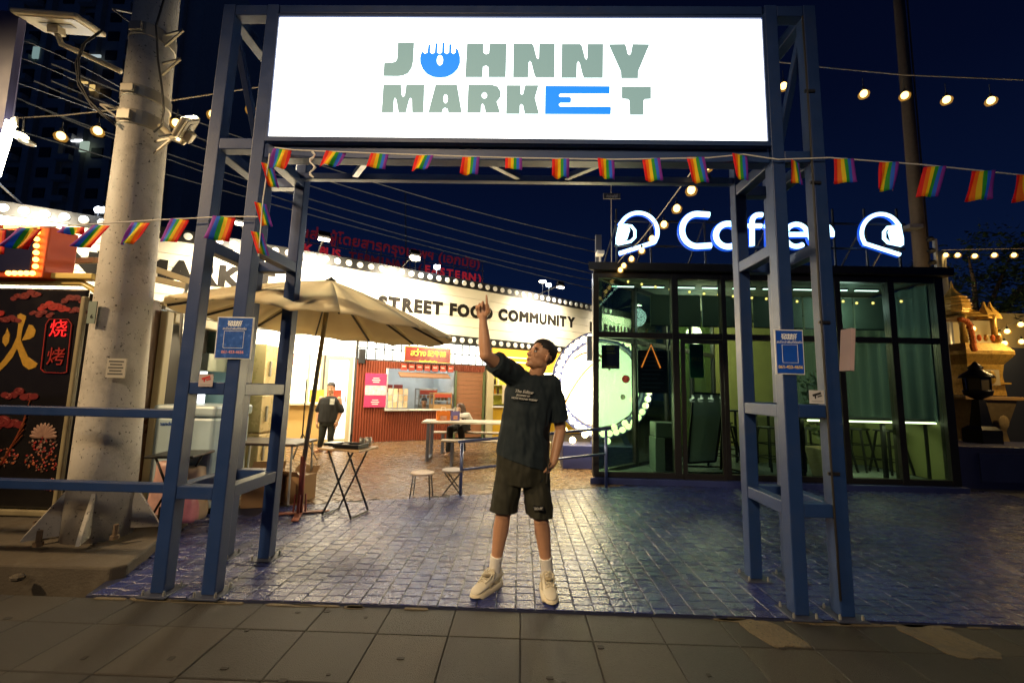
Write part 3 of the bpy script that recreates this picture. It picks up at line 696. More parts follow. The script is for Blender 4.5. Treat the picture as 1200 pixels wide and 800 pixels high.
MB().box2((KX-1.84, ya+.02, 2.22), (KX-.0, yb-.02, 2.28)).build('ceiling', white_paint, kio)
MB().box2((KX-1.6, ya+.3, 2.17), (KX-.3, ya+.36, 2.2)).build('lamp_tube', E('cool_tube', (.85, 1, .95), 12), kio)
MB().box2((KX-1.0, yb-.35, .9), (KX-.35, yb-.3, 1.75)).build('light_panel', E('panel_white', (.9, .97, 1), 2.2), kio)
MB().box2((KX-1.8, yb-.5, 1.55), (KX-.2, yb-.1, 1.8)).build('extractor_hood', P('hood', (.45, .5, .42), .35, .4), kio, bevel=.01)
MB().box2((KX-1.7, ya+.5, .1), (KX-.25, yb-.6, .85)).build('counter', cream, kio, bevel=.01)
for z in (1.1, 1.35): MB().box2((KX-1.84, ya+.15, z), (KX-1.5, yb-.1, z+.025)).build('shelf', galv, kio)
MB().box2((KX-.05, yb+.005, 0.05), (KX+.04, yb+.1, 2.1)).build('dark_jamb', dark_steel, kio)
MB().box2((KX-.08, 4.24, .1), (KX-.02, ya-.005, 2.3)).build('end_panel', P('mural_end', (.10, .045, .02), .3, 0, .8, 8), kio)
MB().tube([at(220, 333, 4.5), at(215, 350, 4.46), at(212, 390, 4.46), at(214, 412, 4.5)], .018, 8).build('grab_handle', galv, kio, smooth=True)
lamp('POINT', 'kiosk_light', (KX-.7, 5.2, 2.0), 45, (1, .9, .7), size=.15)
# cream cabinets beyond the kiosk
cb = thing('metal_cabinet', 'tall cream metal cabinet with louvred doors behind the left tower', 'cabinet', (-4.3, 7.0, 0))
for i, (y0_, z0_, z1_) in enumerate(((6.5, .06, .62), (6.5, .65, 1.22), (6.5, 1.25, 2.02))):
    MB().box2((-4.9, 6.45, z0_), (-3.98, 7.25, z1_)).build('door', P('cabinet_cream', (.72, .58, .30), .28, .1), cb, bevel=.015)
    MB().box2((-3.99+.01, 6.55, (z0_+z1_)/2-.12), (-3.95, 6.58, (z0_+z1_)/2+.12)).build('handle', galv, cb, bevel=.006)
lamp('POINT', 'kiosk_light', (-3.5, 6.2, 2.3), 40, (1, .82, .5), size=.15)

# chest freezer + table + bags
fz = thing('chest_freezer', 'pale blue chest freezer standing beside the serving kiosk', 'freezer', (-3.55, 4.75, 0))
ice = P('freezer_white', (.46, .60, .66), .35)
MB().box2((-3.93, 4.5, .06), (-3.28, 5.1, 1.02)).build('body', ice, fz, bevel=.03)
MB().box2((-3.95, 4.48, 1.03), (-3.26, 5.12, 1.15)).build('lid', P('freezer_lid', (.50, .62, .66), .3), fz, bevel=.03)
MB().box2((-3.7, 4.475, 1.06), (-3.5, 4.495, 1.1)).build('handle', ice, fz, bevel=.005)
put_text(fz, 'sanden', .06, P('freezer_blue', (.03, .1, .4), .4), (-3.78, 4.494, .95), depth=.002)
MB().box2((-3.9, 4.6, .0), (-3.3, 5.0, .058)).build('plinth', black_plastic, fz)
def folding_table(label, c, wd, dp, h, top_m, leg_m, rz=0, under=False):
    t = thing('folding_table', label, 'folding table', c, rz, 'folding tables'); b = MB()
    b.box((0, 0, h-.012), (wd, dp, .024)); b.build('tabletop', top_m, t, bevel=.006, world=False)
    for s in (-1, 1):
        y = s*dp*.42
        L1 = [(-wd*.30, y, h-.025), (wd*.36, y, .03)]; L2 = [(wd*.30, y*.9, h-.025), (-wd*.36, y*.9, .03)]
        MB().tube(L1, .011, 8).build('leg', leg_m, t, world=False, smooth=True); MB().tube(L2, .011, 8).build('leg', leg_m, t, world=False, smooth=True)
    for s in (-1, 1): MB().tube([(s*wd*.36, -dp*.42*(1 if s > 0 else .9), .02), (s*wd*.36, dp*.42*(1 if s > 0 else .9), .02)], .011, 8).build('foot_rail', leg_m, t, world=False)
    return t
folding_table('small black folding table among bags behind the left gate tower', (-3.42, 4.28, .005), .42, .42, .68, black_plastic, black_metal, .2)
ft = folding_table('small folding table with wooden top carrying trays near the parasol', (-1.87, 4.68, .008), .50, .36, .72, P('table_wood', (.55, .36, .18), .45, 0, .2), black_metal, -.25)
# trays and containers on that table
tr = thing('baking_tray', 'dark rectangular tray on the small wooden folding table', 'tray', (-1.83, 4.62, .73), -.2)
b = MB(); b.box((0, 0, .005), (.30, .2, .006)); 
for sx, sy, dx, dy in ((0, -1, .3, .008), (0, 1, .3, .008), (-1, 0, .008, .2), (1, 0, .008, .2)): b.box((sx*.15, sy*.1, .025), (dx, dy, .042))
b.build('pan', black_metal, tr, world=False, bevel=.003)
tr2 = tag(MB().box2((-.16, -.09, 0), (.14, .09, .03)).build('serving_tray', P('tray_dark', (.03, .035, .035), .3), bevel=.008), 'flat black serving tray at the left end of the wooden folding table', 'tray'); tr2.location = (-2.01, 4.78, .732); tr2.rotation_euler = (0, 0, -.2)
for i, (x, y, lb) in enumerate(((-1.78, 4.81, 'steel cup on the wooden folding table, behind the tray'), (-1.70, 4.79, 'taller steel cup at the right of the wooden folding table'))):
    c = thing('steel_cup', lb, 'cup', (x, y, .733)); MB().lathe([(.03, 0), (.034, .08+.01*i), (.03, .08+.01*i), (.027, .01)], (0, 0, 0), 12).build('cup_body', galv, c, world=False, smooth=True)
    MB().tube([(.034, 0, .065), (.055, 0, .055), (.055, 0, .03), (.032, 0, .02)], .004, 6).build('handle', galv, c, world=False)
def bag(name, label, c, sz, mat, txts=None, cat='bag'):
    t = thing(name, label, cat, c); b = MB(); n, k = 18, 9; vs = []
    for j in range(k+1):
        v = j/k; q = (1-.28*v**2)*(1+.06*sin(v*7))
        for i in range(n):
            a = 2*pi*i/n; r = 1+.12*noise.noise(V((cos(a)*1.5+c[0]*9, sin(a)*1.5, v*3)))
            sq = 1/max(abs(cos(a)), abs(sin(a)))**.6
            vs.append(V((sz[0]/2*cos(a)*q*r*sq*.85, sz[1]/2*sin(a)*q*r*sq*.85, v*sz[2]+.03*noise.noise(V((a, v, 3))))))
    fs = [(j*n+i, j*n+(i+1) % n, (j+1)*n+(i+1) % n, (j+1)*n+i) for j in range(k) for i in range(n)]+[tuple(range(n-1, -1, -1)), tuple(range(k*n, (k+1)*n))]
    b.add(vs, fs); o = b.build('sack', mat, t, world=False, smooth=True)
    if txts:
        for s_, z in txts: place(txt(s_, .13, black_plastic, depth=.002, bold=.004), 'lettering', t, face((0, -sz[1]*.5-.012, z)))
    return t
bag('flour_sack', 'pale woven sack printed with black letters under the black folding table', (-3.42, 4.42, .0), (.40, .26, .52), P('sack_pale', (.55, .42, .30), .8, 0, .2), (('Cargi', .38), ('g', .14)), 'sack')
bag('plastic_bag', 'pink plastic bag on the ground beside the utility pole', (-3.12, 4.02, .1), (.22, .2, .33), P('pink_plastic', (.62, .22, .26), .3, 0, .4, 9), None)
bag('plastic_bag', 'white and red plastic sack standing behind the pink bag', (-3.62, 4.35, .02), (.24, .2, .56), P('white_red_plastic', (.6, .36, .32), .4, 0, .5, 12), None)
def gbag(name, label, c, sz, mat):
    t = thing(name, label, 'bag', c, .3); w_, d_, h = sz; b = MB()
    b.add([(x*w_/2, y*d_/2, 0) for x, y in ((-1, -1), (1, -1), (1, 1), (-1, 1))]+[(x*w_/2*1.02, y*d_/2*.8, h) for x, y in ((-1, -1), (1, -1), (1, 1), (-1, 1))]+[(x*w_*.46, y*d_*.3, h-.02) for x, y in ((-1, -1), (1, -1), (1, 1), (-1, 1))],
          [(3, 2, 1, 0), (0, 1, 5, 4), (1, 2, 6, 5), (2, 3, 7, 6), (3, 0, 4, 7), (4, 5, 9, 8), (5, 6, 10, 9), (6, 7, 11, 10), (7, 4, 8, 11), (8, 9, 10, 11)])
    b.build('bag_body', mat, t, world=False)
    for s in (-1, 1): MB().tube([(-w_*.2, s*d_*.4, h-.01), (-w_*.15, s*d_*.4, h+.07), (w_*.15, s*d_*.4, h+.07), (w_*.2, s*d_*.4, h-.01)], .005, 6).build('handle', rope_m, t, world=False)
    MB().box((0, -d_*.5-.002, h*.5), (w_*.5, .006, h*.3)).build('print', P(name+'_print', (.7, .3, .2), .6, 0, .6, 20), t, world=False)
    return t
# boxes and a grey table behind the tower
cbx = P('cardboard', (.32, .19, .09), .8, 0, .15)
for i, (x, y, z, s, r, lb) in enumerate(((-2.98, 5.0, 0, (.36, .3, .38), .3, 'brown cardboard box leaning on the freezer side, behind the left tower'), (-2.72, 5.25, 0, (.32, .3, .3), -.2, 'smaller cardboard box on the ground beneath the grey table'))):
    t = thing('cardboard_box', lb, 'box', (x, y, z), r); MB().box((0, 0, s[2]/2+.005), s).build('carton', cbx, t, world=False, bevel=.004)
    MB().box((0, 0, s[2]+.008), (s[0], .05, .004)).build('tape', P('tape', (.45, .33, .18), .3), t, world=False)
    for sy in (-1, 1): MB().box((0, sy*(s[1]/2+.03), s[2]+.04), (s[0], .1, .005), Matrix.Rotation(sy*.8, 3, 'X')).build('flap', cbx, t, world=False)
tb = thing('side_table', 'dark table with slim metal legs behind the left gate tower', 'table', (-3.03, 5.15, 0), .0)
MB().box((0, 0, .70), (.9, .55, .03)).build('tabletop', P('dark_board', (.07, .05, .04), .5), tb, world=False, bevel=.004)
for sx in (-1, 1):
    for sy in (-1, 1): MB().tube([(sx*.40, sy*.24, .685), (sx*.41, sy*.25, .03)], .013, 8).build('leg', galv, tb, world=False); MB().lathe([(.018, .0), (.018, .035)], (sx*.41, sy*.25, .0), 8).build('foot_cap', black_plastic, tb, world=False)

# ================================================================ PARASOL
ac = V((-2.36, 4.66, 0))
par = thing('parasol', 'large faded beige parasol on a red metal stand at the market entrance', 'parasol', ac)
canv = P('canvas_beige', (.84, .72, .46), .85, 0, .15, 3, .3, 90, transl=.32, dirt=(.58, .44, .22), dscale=1.5, damt=.5)
tilt = Matrix.Rotation(radians(4), 4, 'Y'); apex = ac+V((.16, 0, 2.60))
RIB = 12; Rr = 1.46; drop = .53
def cpt(a, f, dz=0):
    sag = .02*sin(pi*f)*(1-abs(cos(a*RIB/2)))
    edge = 1-.035*(1-abs(cos(a*RIB/2)))*f
    p_ = V((Rr*f*edge*cos(a), Rr*f*edge*sin(a), -drop*f-sag+.12*f*(1-f)+dz-.03*(1-abs(cos(a*RIB/2)))*f+.009*f*noise.noise(V((cos(a)*3, sin(a)*3, f*4)))))
    return apex+tilt.to_3x3() @ p_
for g in range(RIB):
    b = MB(); na, nf = 6, 8; vs = []
    for j in range(nf+1):
        for i in range(na+1): vs.append(cpt(2*pi*(g+i/na)/RIB, .02+.98*j/nf))
    for i in range(na+1): q = cpt(2*pi*(g+i/na)/RIB, 1.0); vs.append(q+V((0, 0, -.022+.006*sin(i*3+g))))
    fs = [(j*(na+1)+i, j*(na+1)+i+1, (j+1)*(na+1)+i+1, (j+1)*(na+1)+i) for j in range(nf+1) for i in range(na)]
    b.add(vs, fs); o = b.build('canopy_panel', canv, par, smooth=True, normals=True); so = o.modifiers.new('cloth', 'SOLIDIFY'); so.thickness = .004
    MB().bar(cpt(2*pi*g/RIB, .05, -.03), cpt(2*pi*g/RIB, .97, -.035), .016, .022).build('rib', dark_steel, par)
    MB().bar(ac+V((.147, 0, 2.36)), cpt(2*pi*g/RIB, .36, -.045), .012, .014).build('strut', dark_steel, par)
MB().lathe([(.05, -.03), (.06, 0), (.02, .02), (.012, .035)], apex, 12).build('finial', dark_steel, par, smooth=True)
MB().tube([ac+V((0, 0, .5)), ac+V((.16, 0, 2.55))], .025, 12).build('pole', P('pole_brass', (.46, .38, .22), .35, .5), par, smooth=True)
redst = P('red_oxide', (.22, .035, .022), .5, 0, .25)
MB().tube([ac+V((0, 0, .03)), ac+V((0, 0, .62))], .03, 12).build('stand_tube', redst, par, smooth=True)
for k_ in range(4):
    a = k_*pi/2+.35; d = V((cos(a), sin(a), 0))
    MB().bar(ac+d*.03+V((0, 0, .028)), ac+d*.30+V((0, 0, .026)), .07, .012).build('foot', P('rust_red', (.30, .09, .045), .6, 0, .3), par, bevel=.003)
    MB().bar(ac+d*.05+V((0, 0, .22)), ac+d*.06+V((0, 0, .03)), .012, .02).build('stand_rib', redst, par)
MB().lathe([(.035, 2.33), (.04, 2.39)], ac+V((.147, 0, 0)), 12).build('collar', black_plastic, par)

# ================================================================ FOOD HALL BOARD
XA, YA = V((-9.25, 6.9)), None
def hallY(x):                            # gently curved frontage through three measured points
    x0, y0, x1, y1, x2, y2 = -9.25, 6.9, -3.75, 10.25, 2.51, 14.9
    return y0*(x-x1)*(x-x2)/((x0-x1)*(x0-x2))+y1*(x-x0)*(x-x2)/((x1-x0)*(x1-x2))+y2*(x-x0)*(x-x1)/((x2-x0)*(x2-x1))
HZ0, HZ1, SW = 2.62, 4.5, .24
hall = thing('signboard', 'long white cladded signboard with rows of round lights over the food stalls', 'signboard', (-3.75, 10.25, 0))
clad = P('cladding', (.74, .68, .54), .5, 0, .06, 3); clad_d = P('cladding_joint', (.22, .19, .14), .8)
stripk = P('strip_black', (.012, .011, .010), .45); disc_m = P('disc_white', (.78, .74, .66), .5)
def hframe(x):
    d = V((1, (hallY(x+.05)-hallY(x-.05))/.1, 0)).normalized(); n = V((d.y, -d.x, 0)); return V((x, hallY(x), 0)), d, n
bays = [-12.5+1.65*i for i in range(12)]
rowsz = 5; rh = (HZ1-HZ0-2*SW)/rowsz
for i in range(len(bays)-1):
    a, da, na = hframe(bays[i]); c, dc, nc = hframe(bays[i+1]); d = (c-a).normalized(); n = V((d.y, -d.x, 0))
    for r in range(rowsz):
        z0 = HZ0+SW+r*rh; b = MB()
        a2, c2 = a+d*.004, c-d*.004
        jig = random.uniform(-.002, .002)
        b.add([a2+n*jig+V((0, 0, z0+.006)), c2+n*jig+V((0, 0, z0+.006)), c2+n*jig+V((0, 0, z0+rh-.006)), a2+n*jig+V((0, 0, z0+rh-.006)),
               a2-n*.04+V((0, 0, z0+.006)), c2-n*.04+V((0, 0, z0+.006)), c2-n*.04+V((0, 0, z0+rh-.006)), a2-n*.04+V((0, 0, z0+rh-.006))],
              [(0, 1, 2, 3), (7, 6, 5, 4), (0, 4, 5, 1), (1, 5, 6, 2), (2, 6, 7, 3), (3, 7, 4, 0)])
        b.build('cladding_board', clad, hall)
    for z0, z1 in ((HZ0, HZ0+SW), (HZ1-SW, HZ1)):
        b = MB(); q = [a, c]
        b.add([a+n*.03+V((0, 0, z0)), c+n*.03+V((0, 0, z0)), c+n*.03+V((0, 0, z1)), a+n*.03+V((0, 0, z1)), a-n*.1+V((0, 0, z0)), c-n*.1+V((0, 0, z0)), c-n*.1+V((0, 0, z1)), a-n*.1+V((0, 0, z1))],
              [(0, 1, 2, 3), (7, 6, 5, 4), (0, 4, 5, 1), (1, 5, 6, 2), (2, 6, 7, 3), (3, 7, 4, 0)]); b.build('light_strip', stripk, hall)
    b = MB(); b.add([a-n*.05+V((0, 0, HZ0+.02)), c-n*.05+V((0, 0, HZ0+.02)), c-n*.05+V((0, 0, HZ1-.02)), a-n*.05+V((0, 0, HZ1-.02)), a-n*.3+V((0, 0, HZ0+.02)), c-n*.3+V((0, 0, HZ0+.02)), c-n*.3+V((0, 0, HZ1-.02)), a-n*.3+V((0, 0, HZ1-.02))],
              [(0, 1, 2, 3), (7, 6, 5, 4), (0, 4, 5, 1), (1, 5, 6, 2), (2, 6, 7, 3), (3, 7, 4, 0)]); b.build('backing', clad_d, hall)
dm = MB().lathe([(.075, 0), (.075, .012), (.06, .022)], (0, 0, 0), 14).mesh('strip_disc', disc_m)
x = -9.9
while x < 3.4:
    c, d, n = hframe(x)
    for z in (HZ0+SW/2, HZ1-SW/2):
        place(dm, 'strip_disc', hall, face(c+n*.032+V((0, 0, z))-LOC[hall.name], d))
    x += .262*d.x
def hall_hit(px, py):
    lo, hi = -12.0, 4.4
    for _ in range(40):
        m_ = (lo+hi)/2; r = ray(px, py); t = hallY(m_)/r.y
        if r.x*t > m_: lo = m_
        else: hi = m_
    r = ray(px, py); t = hallY(lo)/r.y; return V((lo, hallY(lo), CH+r.z*t))
ink = P('sign_ink', (.016, .014, .012), .9, spec=.08)
def board_text(body, xa, za, xb, zb, size):
    ws = []
    for ch in body:
        me = txt(ch, size, ink, 'letter', depth=.005, bold=size*(.035 if ch in 'MN' else .062), sx=1.1 if ch == 'M' else .98) if ch != ' ' else None
        if ch in 'MN':                     # thicken by overlaying shifted copies: the outline offset breaks on sharp inner corners
            bm = bmesh.new(); base_m = txt(ch, size, ink, 'letter', depth=.005, bold=0, sx=1.05)
            for q_, dx in enumerate((-.068, -.045, -.022, 0, .022, .045, .068)):
                n0 = len(bm.verts); bm.from_mesh(base_m); bm.verts.ensure_lookup_table()
                for v in bm.verts[n0:]: v.co.x += dx*size; v.co.z += .0006*q_; v.co.y *= 1.07
            bm.to_mesh(me); bm.free(); me.materials.clear(); me.materials.append(ink)
        wd = (max(v.co.x for v in me.vertices)-min(v.co.x for v in me.vertices)) if me else size*.32
        ws.append((me, wd))
    tot = sum(w_ for _, w_ in ws); gap = 0
    L = sqrt((xb-xa)**2+(hallY(xb)-hallY(xa))**2); gap = (L-tot)/(len(body)-1); s = 0
    for (me, wd) in ws:
        f = (s+wd/2)/L; X = xa+(xb-xa)*f; c, d, n = hframe(X)
        if me: place(me, 'letter', hall, face(c+n*.008+V((0, 0, za+(zb-za)*f))-LOC[hall.name], d))
        s += wd+gap
a, c = hall_hit(443, 358), hall_hit(674, 380)
board_text('STREET FOOD COMMUNITY', a.x, a.z+.06, c.x, c.z+.04, .46)
a2_, c2_ = hall_hit(-50, 300), hall_hit(318, 335)
board_text('JOHNNY MARKET', hall_hit(-62, 298).x, hall_hit(60, 312).z+.07, hall_hit(322, 334).x, hall_hit(322, 334).z+.06, .58)
a3 = hall_hit(691, 383); board_text('PREMIUM', a3.x, a3.z, hall_hit(744, 390).x, a3.z+.04, .44)
# floodlamps on the top edge that light the board
def board_lamp(label, px, py, col, st, en, out=1.0):
    q = hall_hit(px, py+8); c, d, n = hframe(q.x); p_ = c+n*out+V((0, 0, HZ1+.12))
    t = thing('sign_floodlight', label, 'floodlight', p_)
    MB().bar(c+V((0, 0, HZ1)), p_, .025, .025).build('arm', black_metal, t)
    MB().box(p_, (.24, .12, .16), Matrix.Rotation(atan2(d.y, d.x), 3, 'Z') @ Matrix.Rotation(-.6, 3, 'X')).build('housing', black_metal, t, bevel=.01)
    MB().box(p_+V((n.x*.0, n.y*.0, -.09)), (.22, .12, .03), Matrix.Rotation(atan2(d.y, d.x), 3, 'Z')).build('lens', E('lens_'+label.split()[0], col, st), t)
    lamp('SPOT', 'sign_flood', p_+V((0, 0, -.12)), en, col, c+V((0, 0, HZ0+.9)), .25, 130, .9)
for lb, px, py in (('warm floodlight on an arm above the word STREET', 470, 306), ('warm floodlight on an arm above the word COMMUNITY', 632, 332), ('warm floodlight above the words hidden by the left tower', 285, 280), ('warm floodlight above the board at the far left', 25, 238), ('warm floodlight over the middle of the parasol', 372, 293), ('warm floodlight over the word PREMIUM behind the cafe', 722, 352)):
    board_lamp(lb, px, py, (1, .87, .64), 14, 850)  # the lamp over PREMIUM is added to brighten that end
for lb, px, py in (('cool white floodlight beside the red terminal letters', 512, 313), ('cool white floodlight at the right end of the signboard top', 643, 334), ('cool white floodlight beside the utility pole top edge of the board', 116, 246)):
    q = hall_hit(px, py+12); c, d, n = hframe(q.x); p_ = at(px, py, c.y+.1)
    t = thing('cool_floodlight', lb, 'floodlight', p_)
    MB().bar(V((p_.x, p_.y, HZ1)), p_, .02, .02).build('arm', black_metal, t); MB().box(p_+V((0, .03, 0)), (.2, .05, .15)).build('housing', black_metal, t, bevel=.01)
    MB().ell(p_+V((0, -.01, 0)), (.085, .03, .06), 10, 8).build('lens', E('cool_lens', (.75, .88, 1), 40), t); lamp('POINT', 'cool_flood_light', p_+V((0, -.2, .1)), 160, (.8, .9, 1), size=.12)
for lb, px, py in (('bright warm floodlight standing above the terminal letters', 487, 304), ('bright warm floodlight raised above the COMMUNITY end', 636, 330)):
    q = hall_hit(px, py+15); p_ = at(px, py, q.y+.2); t = thing('warm_floodlight', lb, 'floodlight', p_)
    MB().bar(V((p_.x, p_.y, HZ1)), p_, .02, .02).build('arm', black_metal, t); MB().box(p_+V((0, .03, .0)), (.26, .05, .12)).build('housing', black_metal, t, bevel=.01); MB().ell(p_+V((0, -.01, 0)), (.12, .03, .045), 10, 8).build('lens', E('warm_lens', (1, .85, .55), 40), t)
# dark hall block behind the board
hb = thing('food_hall', 'dark low hall building behind the white signboard', 'building', (-6, 16, 0))
b = MB(); b.add([V((-13, hallY(-13)+1.9, 0)), V((5, hallY(5)+1.9, 0)), V((1, 24, 0)), V((-17, 16, 0))]+[V((-13, hallY(-13)+1.9, 4.3)), V((5, hallY(5)+1.9, 4.3)), V((1, 24, 4.3)), V((-17, 16, 4.3))],
      [(0, 1, 5, 4), (1, 2, 6, 5), (2, 3, 7, 6), (3, 0, 4, 7), (4, 5, 6, 7)]); b.build('wall', P('hall_wall', (.3, .26, .2), .8), hb)

# ================================================================ STALLS (shared frontage frame)
SA = math.atan(.612); SO = V((-2.45, 11.28, 0))
def WL(px, py, off=0.0):
    u = V((cos(SA), sin(SA), 0)); v = V((-sin(SA), cos(SA), 0)); r = ray(px, py); o = V((0, 0, CH))
    t = (off-(o-SO).dot(v))/r.dot(v); q = o+r*t-SO
    return q.dot(u), q.z
def wx(px, py=450, off=0): return WL(px, py, off)[0]
def stall(name, label): return thing(name, label, 'food stall', SO, SA)
def lb_(b, name, mat, t, bevel=0, **k): return b.build(name, mat, t, world=False, bevel=bevel, **k)
tube_w = E('stall_tube', (1, .93, .78), 14)
# white stall
ws = stall('white_stall', 'bright white stall with a glazed hatch and frosted door behind the parasol pole')
x0, x1, x2, x3 = wx(316), wx(378), wx(384), wx(415)
lb_(MB().box2((x0-1.2, -.02, 2.12), (x3-.02, .06, 2.6)), 'lit_fascia', E('fascia_lit', (1, .93, .75), 6.0), ws)
lb_(MB().box2((x0-1.2, .0, .03), (x1, .08, .92)), 'counter_front', P('beech', (.55, .36, .13), .4, 0, .12, 3), ws, .004)
lb_(MB().box2((x0-1.2, -.12, .925), (x1, .2, .965)), 'counter_top', cream, ws, .006)
for a in (x0-1.2, x0-.6, x0+.05, x0+.75, x1-.06): lb_(MB().box2((a, .0, .966), (a+.055, .07, 2.115)), 'window_frame', cream, ws, .006)
lb_(MB().box2((x0-1.2, .3, .966), (x1, .32, 2.12)), 'lit_interior', E('interior_lit', (1, .92, .74), 2.6), ws)
lb_(MB().box2((x0-.55, .03, .966), (x0+.04, .036, 2.11)), 'glass_pane', glass('clear_glass', (.95, .97, .95)), ws)
lb_(MB().box2((x0+.11, .03, .966), (x0+.74, .036, 2.11)), 'glass_pane', MATS['clear_glass'], ws)
for k_, (a, z, w_, h, m) in enumerate(((x0+.14, 1.85, .3, .24, P('poster_red', (.55, .04, .04), .5, 0, .8, 12)), (x0+.14, 1.32, .26, .16, P('poster_dark', (.06, .07, .14), .5, 0, .8, 15)), (x0+.14, 1.03, .28, .28, P('poster_teal', (.12, .32, .30), .5, 0, .8, 12)), (x0+.82, .99, .32, .3, P('poster_yellow', (.75, .45, .05), .5, 0, .5, 12)), (x0+1.16, .99, .36, .3, P('poster_food', (.42, .05, .02), .5, 0, .9, 10)))):
    lb_(MB().box2((a, -.0-.01, z), (a+w_, .0, z+h)), 'poster', m, ws)
b = MB(); b.box2((x2-.07, -.03, .03), (x2, .07, 2.115)); b.box2((x3-.14, -.03, .03), (x3-.06, .07, 2.115)); b.box2((x2+.001, -.029, 2.03), (x3-.141, .07, 2.114)); b.box2((x2+.001, -.029, .03), (x3-.141, .07, .13)); lb_(b, 'door_frame', cream, ws, .006)
lb_(MB().box2((x2+.002, .02, .131), (x3-.142, .03, 2.028)), 'door_panel', E('frosted_lit', (.86, .87, .84), .95), ws)
lb_(MB().box2((x3-.2, -.06, 1.0), (x3-.17, -.031, 1.15)), 'door_handle', galv, ws, .004)
lb_(MB().box2((x3-.058, -.02, .02), (x3-.02, .1, 2.6)), 'corner_post', white_paint, ws)
# red stall
rs = stall('red_stall', 'noodle stall with red ribbed walls, a lit hatch and a red and gold sign')
a0, a1 = wx(417), wx(569)
hx0, hx1 = wx(454), wx(533); dx0, dx1 = wx(535), wx(566)
hz0, hz1 = WL(490, 479)[1], WL(490, 433)[1]; topz = WL(490, 425)[1]
redw = P('red_ribbed', (.21, .045, .017), .5, 0, .2, 5)
def panel(xa, xb, za, zb):
    b = MB(); n = max(1, int((xb-xa)/.062)); s = (xb-xa)/n
    for i in range(n):
        c = xa+i*s; b.add([(c, .02, za), (c+s*.28, -.012, za), (c+s*.62, -.012, za), (c+s*.9, .02, za), (c+s, .02, za), (c, .02, zb), (c+s*.28, -.012, zb), (c+s*.62, -.012, zb), (c+s*.9, .02, zb), (c+s, .02, zb)],
                         [(0, 1, 6, 5), (1, 2, 7, 6), (2, 3, 8, 7), (3, 4, 9, 8)])
    o = lb_(b, 'ribbed_panel', redw, rs, stuff=True); return o
panel(a0, hx0, .02, topz); panel(hx0, dx1+.05, .02 if 0 else hz1, topz); panel(hx0, dx0-.04, .02, hz0-.04)
b = MB(); b.box2((dx0-.05, -.03, .02), (dx0, .05, hz1+.02)); b.box2((dx1, -.03, .02), (dx1+.05, .05, hz1+.02)); lb_(b, 'door_jamb', P('green_jamb', (.10, .13, .05), .5), rs)
n = 15; 
shm = P('shutter_brown', (.30, .13, .06), .45, 0, .15)
for i in range(n):
    z = .04+i*(hz1-.05)/n; lb_(MB().box2((dx0+.003, .02, z), (dx1-.003, .035, z+(hz1-.05)/n-.008)), 'shutter_slat', shm, rs)
lb_(MB().box2((hx0-.05, -.12, hz0-.04), (dx0-.055, .3, hz0)), 'counter_top', P('steel_top', (.6, .58, .52), .3, .3), rs, .005)
b = MB(); b.box2((hx0-.05, -.02, hz0+.001), (hx0, .06, hz1)); lb_(b, 'hatch_frame', white_paint, rs)
room = P('pale_blue_wall', (.66, .72, .74), .5)
lb_(MB().box2((hx0-.3, 1.75, .05), (dx0+.1, 1.8, topz)), 'back_wall', room, rs)
lb_(MB().box2((hx0-.35, .1, .05), (hx0-.301, 1.75, topz)), 'side_wall', room, rs); lb_(MB().box2((dx0-.045, .1, .05), (dx0-.01, 1.75, topz)), 'side_wall', room, rs)
lb_(MB().box2((hx0-.3, .1, topz), (dx0, 1.8, topz+.05)), 'ceiling', white_paint, rs)
lb_(MB().box2((hx0+.2, .9, hz1+.1), (dx0-.3, .95, hz1+.13)), 'lamp_tube', E('stall_cool_tube', (.9, .97, 1), 14), rs)
lamp('POINT', 'stall_and_fill_light', SO+V((cos(SA), sin(SA), 0))*(hx0+.9)+V((-sin(SA), cos(SA), 0))*.8+V((0, 0, 2.1)), 42, (1, .97, .9), size=.2)
for k_, px in enumerate((453, 465)):
    q = WL(px+2, 455, 1.7); lb_(MB().box2((q[0]-.13, 1.72, q[1]-.11), (q[0]+.13, 1.745, q[1]+.11)), 'menu_plaque', P('plaque_red', (.28, .03, .02), .5, 0, .6, 25), rs)
# menu sheets on the counter glass, awning, price cards
gx0, gx1 = wx(454), wx(478)
for i in range(4):
    for j in range(3):
        zz = hz0+.03+j*.17; xx = gx0+.02+i*(gx1-gx0)/4
        lb_(MB().box2((xx, -.05, zz), (xx+(gx1-gx0)/4-.02, -.045, zz+.155)), 'photo_card', P('card_food%d' % ((i+j) % 3), ((.62, .50, .30), (.58, .40, .22), (.66, .56, .40))[(i+j) % 3], .5, 0, .5, 25), rs)
for i in range(7):
    xx = wx(468+i*9.2); lb_(MB().box2((xx, -.06, WL(490, 434.5)[1]), (xx+.165, -.054, WL(490, 427)[1])), 'price_card', P('card_red', (.46, .06, .03), .5, 0, .3, 9), rs)
    lb_(MB().box2((xx+.03, -.063, WL(490, 430.5)[1]), (xx+.13, -.0605, WL(490, 429.4)[1])), 'print_line', white_paint, rs)
b = MB(); xa, xb = wx(465), wx(523); za, zb = WL(490, 441.5)[1], WL(490, 436.5)[1]
b.add([(xa, -.05, zb), (xb, -.05, zb), (xb, -.30, za), (xa, -.30, za), (xa, -.05, zb-.03), (xb, -.05, zb-.03), (xb, -.30, za-.03), (xa, -.30, za-.03)], [(0, 1, 2, 3), (7, 6, 5, 4), (0, 4, 5, 1), (1, 5, 6, 2), (2, 6, 7, 3), (3, 7, 4, 0)]); lb_(b, 'wood_canopy', P('wood_dark', (.20, .10, .045), .5), rs)
